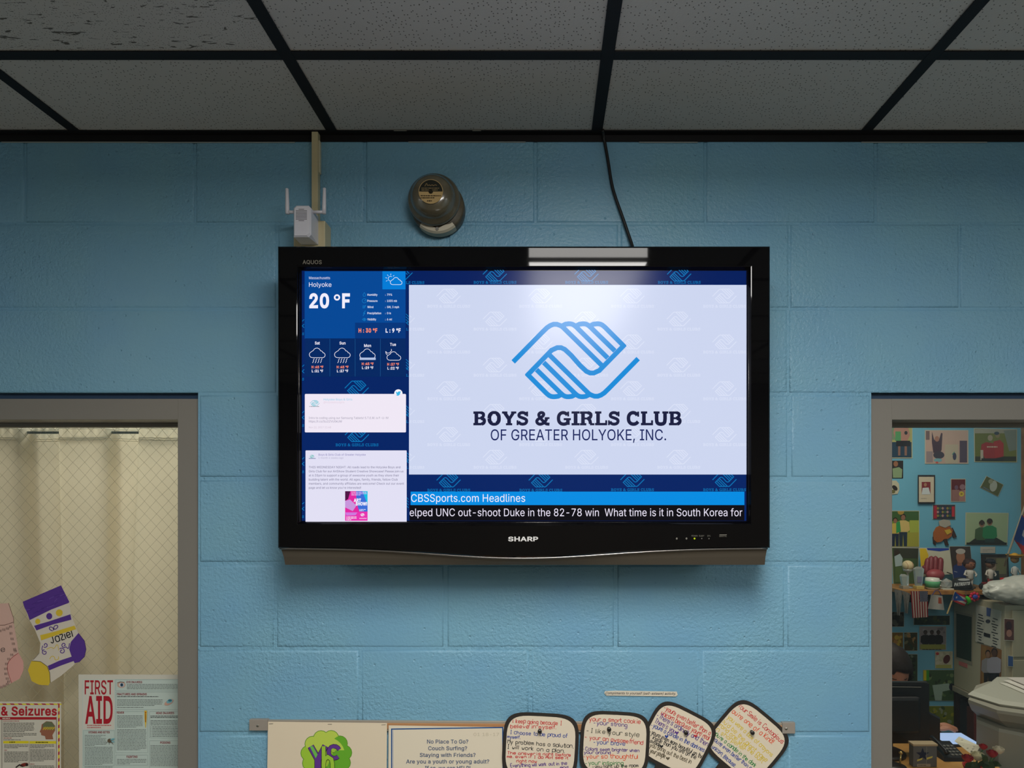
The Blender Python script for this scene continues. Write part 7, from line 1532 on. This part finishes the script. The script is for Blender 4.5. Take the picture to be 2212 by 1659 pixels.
sh.poly(P, (22, 34, 60)); sh.up(); sh.poly([(1981, 1641), (1993, 1637), (1992, 1641), (1981, 1645)], (190, 176, 90)); sh.poly([(2001, 1637), (2015, 1633), (2014, 1637), (2002, 1641)], (190, 176, 90)); sh.line([(2002, 1613), (2001, 1656)], .8, (140, 136, 128)); sh.rect(1981, 1650, 2010, 1656.5, (150, 136, 116)); sh.up(); sh.para(1984, 1652, 2008, 1, 4, 2.4, (110, 98, 80)); sh.build('printed_star', t)
bm = bmesh.new(); box(bm, (b0.x - .002, Yb - .003, b0.z - .006), (b1.x + .002, Yb + .033, b0.z + .0015), 0, .001); finish(bm, 'lid_edge', ink((170, 150, 118)), t)
# desk phone and dark stapler-like holder
t = thing('desk_phone', 'black desk telephone between the star box and the flowers', 'telephone', on_desk(2042, 1640))
p = Vector((1.585, .97, DZ)); t.location = p
bm = bmesh.new(); loft(bm, [[(p.x - .045, .95, DZ + .0005), (p.x + .045, .95, DZ + .0005), (p.x + .045, 1.06, DZ + .0005), (p.x - .045, 1.06, DZ + .0005)], [(p.x - .042, .953, DZ + .015), (p.x + .042, .953, DZ + .015), (p.x + .042, 1.055, DZ + .04), (p.x - .042, 1.055, DZ + .04)]]); bmesh.ops.recalc_face_normals(bm, faces=bm.faces); finish(bm, 'phone_body', bk, t)
bm = bmesh.new(); tube(bm, [(p.x - .03, .955, DZ + .03), (p.x - .03, .97, DZ + .038), (p.x - .03, 1.04, DZ + .055), (p.x - .03, 1.055, DZ + .054)], [.010, .007, .007, .011], 10); finish(bm, 'handset', bk, t, smooth=True)
for i in range(3):
    for j in range(4): boxo('key', (p.x - .006 + i * .015, .963 + j * .018, DZ + .0165 + j * .0044), (p.x + .004 + i * .015, .973 + j * .018, DZ + .0215 + j * .0044), ink((120, 118, 110)), t)
# figurines / dark trinkets at the lower left of the opening
t = thing('speaker_base', 'dark round dock with a small metal lamp on the desk, lower left', 'desk gadget', on_desk(1930, 1650)); p = Vector((at(1932, 0, .84).x, .84, DZ)); t.location = p
bm = bmesh.new(); lathe(bm, (p.x, .84, DZ + .0005), (0, 0, 1), [(.045, 0), (.048, .02), (.040, .032), (.02, .036), (0, .036)], 20); finish(bm, 'dock', bk, t, smooth=True)
bm = bmesh.new(); tube(bm, [(p.x + .02, .84, DZ + .03), (p.x + .024, .84, DZ + .075)], .003, 8); blob(bm, (p.x + .024, .84, DZ + .08), (.007, .007, .006), sub=2); finish(bm, 'stem', mat('brass_pin', (190, 160, 100), .3, metal=.9), t, smooth=True)

# grey printer-copier
pg = mat('copier_grey', (150, 144, 128), .5); PYY = .55
cop = thing('copier', 'large grey office copier filling the lower right of the office window', 'copier', (2.1, 1.0, 0))
lz = .945
bm = bmesh.new(); P = [(1.752, 1.08), (1.772, .98), (1.83, .93), (2.60, .84), (2.75, 1.30), (1.98, 1.34), (1.90, 1.30)]
loft(bm, [[(x, y, .001) for x, y in P], [(x, y, .855) for x, y in P], [(x + .006, y + .006, .866) for x, y in P]]); bmesh.ops.recalc_face_normals(bm, faces=bm.faces); finish(bm, 'body', pg, cop)
bm = bmesh.new(); P2 = [(1.735, 1.09), (1.765, .965), (1.85, .915), (2.62, .82), (2.75, 1.31), (1.99, 1.34), (1.895, 1.28)]
loft(bm, [[(x + .05, y + .03, .868) for x, y in P2], [(x + .01, y + .01, .90) for x, y in P2], [(x - .01, y, lz - .012) for x, y in P2], [(x - .01, y, lz) for x, y in P2]]); bmesh.ops.recalc_face_normals(bm, faces=bm.faces); finish(bm, 'scanner_unit', pg, cop)
bm = bmesh.new(); P3 = [(1.755, 1.13), (1.80, 1.01), (1.90, .95), (2.62, .86), (2.74, 1.30), (2.0, 1.33), (1.93, 1.26)]
loft(bm, [[(x, y, lz + .001) for x, y in P3], [(x - .008, y - .004, lz + .010) for x, y in P3], [(x + .02, y + .01, lz + .020) for x, y in P3]]); bmesh.ops.recalc_face_normals(bm, faces=bm.faces); finish(bm, 'lid', mat('copier_light', (176, 172, 156), .45), cop)
bm = bmesh.new(); box(bm, (1.98, .86, .70), (2.5, .915, .706)); finish(bm, 'panel_gap', ink((60, 58, 52)), cop)
lz = lz + .021 - .032
for k in range(3):
    o = boxo('paper_sheet', (1.96 + k * .03, 1.02 + k * .02, lz + .032 + k * .006), (2.3 + k * .03, 1.24 + k * .02, lz + .0345 + k * .006), ink([(206, 200, 186), (214, 206, 194), (200, 190, 180)][k]), None)
    tag(o, ['lowest', 'middle', 'topmost'][k] + ' loose sheet lying on the copier lid', 'paper', 'sheets on the copier')

# roses in a vase with a card
def rose(u, v, Y, rgb, lab, rpx=11):
    c = at(u, v, Y); R = PX(rpx, Y) * .95; t = thing('rose', lab, 'rose', (c.x, Y, c.z - R), 'roses in the bouquet')
    bm = bmesh.new()
    for ring_, (rr_, n_, h_, op) in enumerate(((.30, 3, .5, .1), (.55, 4, .4, .3), (.8, 5, .25, .5), (1.0, 6, .05, .75))):
        for k in range(n_):
            a = 2 * PI * k / n_ + ring_ * .7; pts = []
            for j in range(5):
                w_ = (j - 2) / 2; aa = a + w_ * (PI / n_) * 1.25
                pts.append(aa)
            low = [Vector((c.x + R * rr_ * .45 * math.cos(aa), Y + R * rr_ * .45 * math.sin(aa), c.z - R * .7)) for aa in pts]
            mid = [Vector((c.x + R * rr_ * math.cos(aa), Y + R * rr_ * math.sin(aa), c.z - R * .1)) for aa in pts]
            top = [Vector((c.x + R * (rr_ * (1 + .12 * op)) * math.cos(aa), Y + R * (rr_ * (1 + .12 * op)) * math.sin(aa), c.z + R * (h_ + .35 - .12 * abs(i_ - 2)))) for i_, aa in enumerate(pts)]
            rows_ = [[bm.verts.new(p_) for p_ in L] for L in (low, mid, top)]
            for A_, B_ in zip(rows_, rows_[1:]):
                for j in range(4): bm.faces.new((A_[j], A_[j + 1], B_[j + 1], B_[j]))
    finish(bm, 'petals', mat('petal_%d' % rgb[0], rgb, .6), t, smooth=True)
    bm = bmesh.new(); tube(bm, [(c.x, Y, c.z - R * .6), (c.x + (1.535 - c.x) * .4, Y, c.z - R - .05), (1.535, .78, DZ + .05)], .0022, 6); finish(bm, 'stem', ink((60, 96, 46)), t)
VY = .78
va = thing('vase', 'low red and clear vase holding red and white roses on the desk', 'vase', (1.535, VY, DZ))
bm = bmesh.new(); lathe(bm, (1.535, VY, DZ + .0005), (0, 0, 1), [(0, 0), (.026, 0), (.030, .02), (.026, .045), (.031, .060), (.028, .060), (.023, .045), (.026, .01), (0, .008)], 24); finish(bm, 'vase_body', mat('red_glass', (170, 44, 40), .2), va, smooth=True)
rose(2090, 1638, VY - .02, (150, 18, 30), 'red rose lowest on the left of the bouquet'); rose(2112, 1633, VY + .02, (214, 206, 170), 'cream rose between the two lower red roses', 13)
rose(2143, 1628, VY, (156, 20, 32), 'red rose right of centre in the bouquet', 10.5); rose(2124, 1613, VY + .05, (170, 24, 34), 'red rosebud rising at the back of the bouquet', 8); rose(2157, 1620, VY + .03, (210, 200, 176), 'cream rose furthest right in the bouquet', 11)
lv = mat('leaf_green', (52, 84, 36), .5)
for k, (u, v, a) in enumerate(((2098, 1652, .4), (2108, 1658, 2.6), (2120, 1650, 1.0), (2128, 1640, 2.2), (2136, 1654, .2), (2150, 1650, 2.8), (2100, 1664, 1.6), (2126, 1664, .8), (2144, 1664, 1.9))):
    c = at(u, v, VY - .03 + .01 * (k % 3)); bm = bmesh.new(); L = .026; dx_, dz_ = math.cos(a), math.sin(a)
    P = [c + Vector((dx_ * L * s_ - dz_ * w_ * L, -.006 * math.sin(s_ * 3), dz_ * L * s_ + dx_ * w_ * L)) for s_, w_ in ((-1, 0), (-.5, .35), (.1, .45), (.6, .28), (1, 0), (.6, -.28), (.1, -.45), (-.5, -.35))]
    f0 = [bm.verts.new(p_) for p_ in P]; bm.faces.new(f0); bmesh.ops.solidify(bm, geom=bm.faces[:], thickness=.0008); finish(bm, 'leaf', lv, va)
t = thing('gift_card', 'white card with dark marks stuck among the roses', 'card', at(2080, 1630, VY + .1))
cc = [at(2062, 1601, VY + .10), at(2072, 1591, VY + .12), at(2118, 1612, VY + .08), at(2104, 1634, VY + .06)]
bm = bmesh.new(); loft(bm, [cc, [p_ + Vector((0, .001, 0)) for p_ in cc]]); bmesh.ops.recalc_face_normals(bm, faces=bm.faces); finish(bm, 'sheet', ink((214, 206, 180)), t)
bm = bmesh.new()
for i in range(4):
    for j in range(3):
        s_, r_ = .2 + i * .2, .25 + j * .22; p_ = (cc[0].lerp(cc[3], s_)).lerp(cc[1].lerp(cc[2], s_), r_) + Vector((0, -.001, 0)); box(bm, (p_.x - .004, p_.y - .0004, p_.z - .0014), (p_.x + .004, p_.y + .0002, p_.z + .0014))
finish(bm, 'writing', ink((50, 46, 50)), t)
bm = bmesh.new(); tube(bm, [cc[3], (1.535, VY, DZ + .07)], .0015, 6); finish(bm, 'pick', ink((200, 196, 180)), t)

# main ceiling lamp and added fill lamps of the main room (their panels are the light sources above)
for i, (x, y, sx, sy, e) in enumerate(LAMPS_AND_FILLS):
    t = thing('ceiling_or_fill_light', ['wrap-around ceiling light right above the photographer', 'added fill light in the middle at the back of the room', 'added fill light at the left of the room', 'added fill light at the right of the room'][i], 'ceiling light', (x, y, CEIL - .09), 'ceiling lights of the room')
    bm = bmesh.new(); hx_, hy_ = sx / 2, sy / 2
    loft(bm, [[(x - hx_ - .012, y - hy_ - .012, CEIL - .09), (x + hx_ + .012, y - hy_ - .012, CEIL - .09), (x + hx_ + .012, y + hy_ + .012, CEIL - .09), (x - hx_ - .012, y + hy_ + .012, CEIL - .09)],
              [(x - hx_ + .03, y - hy_ + .03, CEIL - .001), (x + hx_ - .03, y - hy_ + .03, CEIL - .001), (x + hx_ - .03, y + hy_ - .03, CEIL - .001), (x - hx_ + .03, y + hy_ - .03, CEIL - .001)]])
    bmesh.ops.recalc_face_normals(bm, faces=bm.faces); finish(bm, 'housing', mat('white_enamel', (210, 208, 200), .4), t)
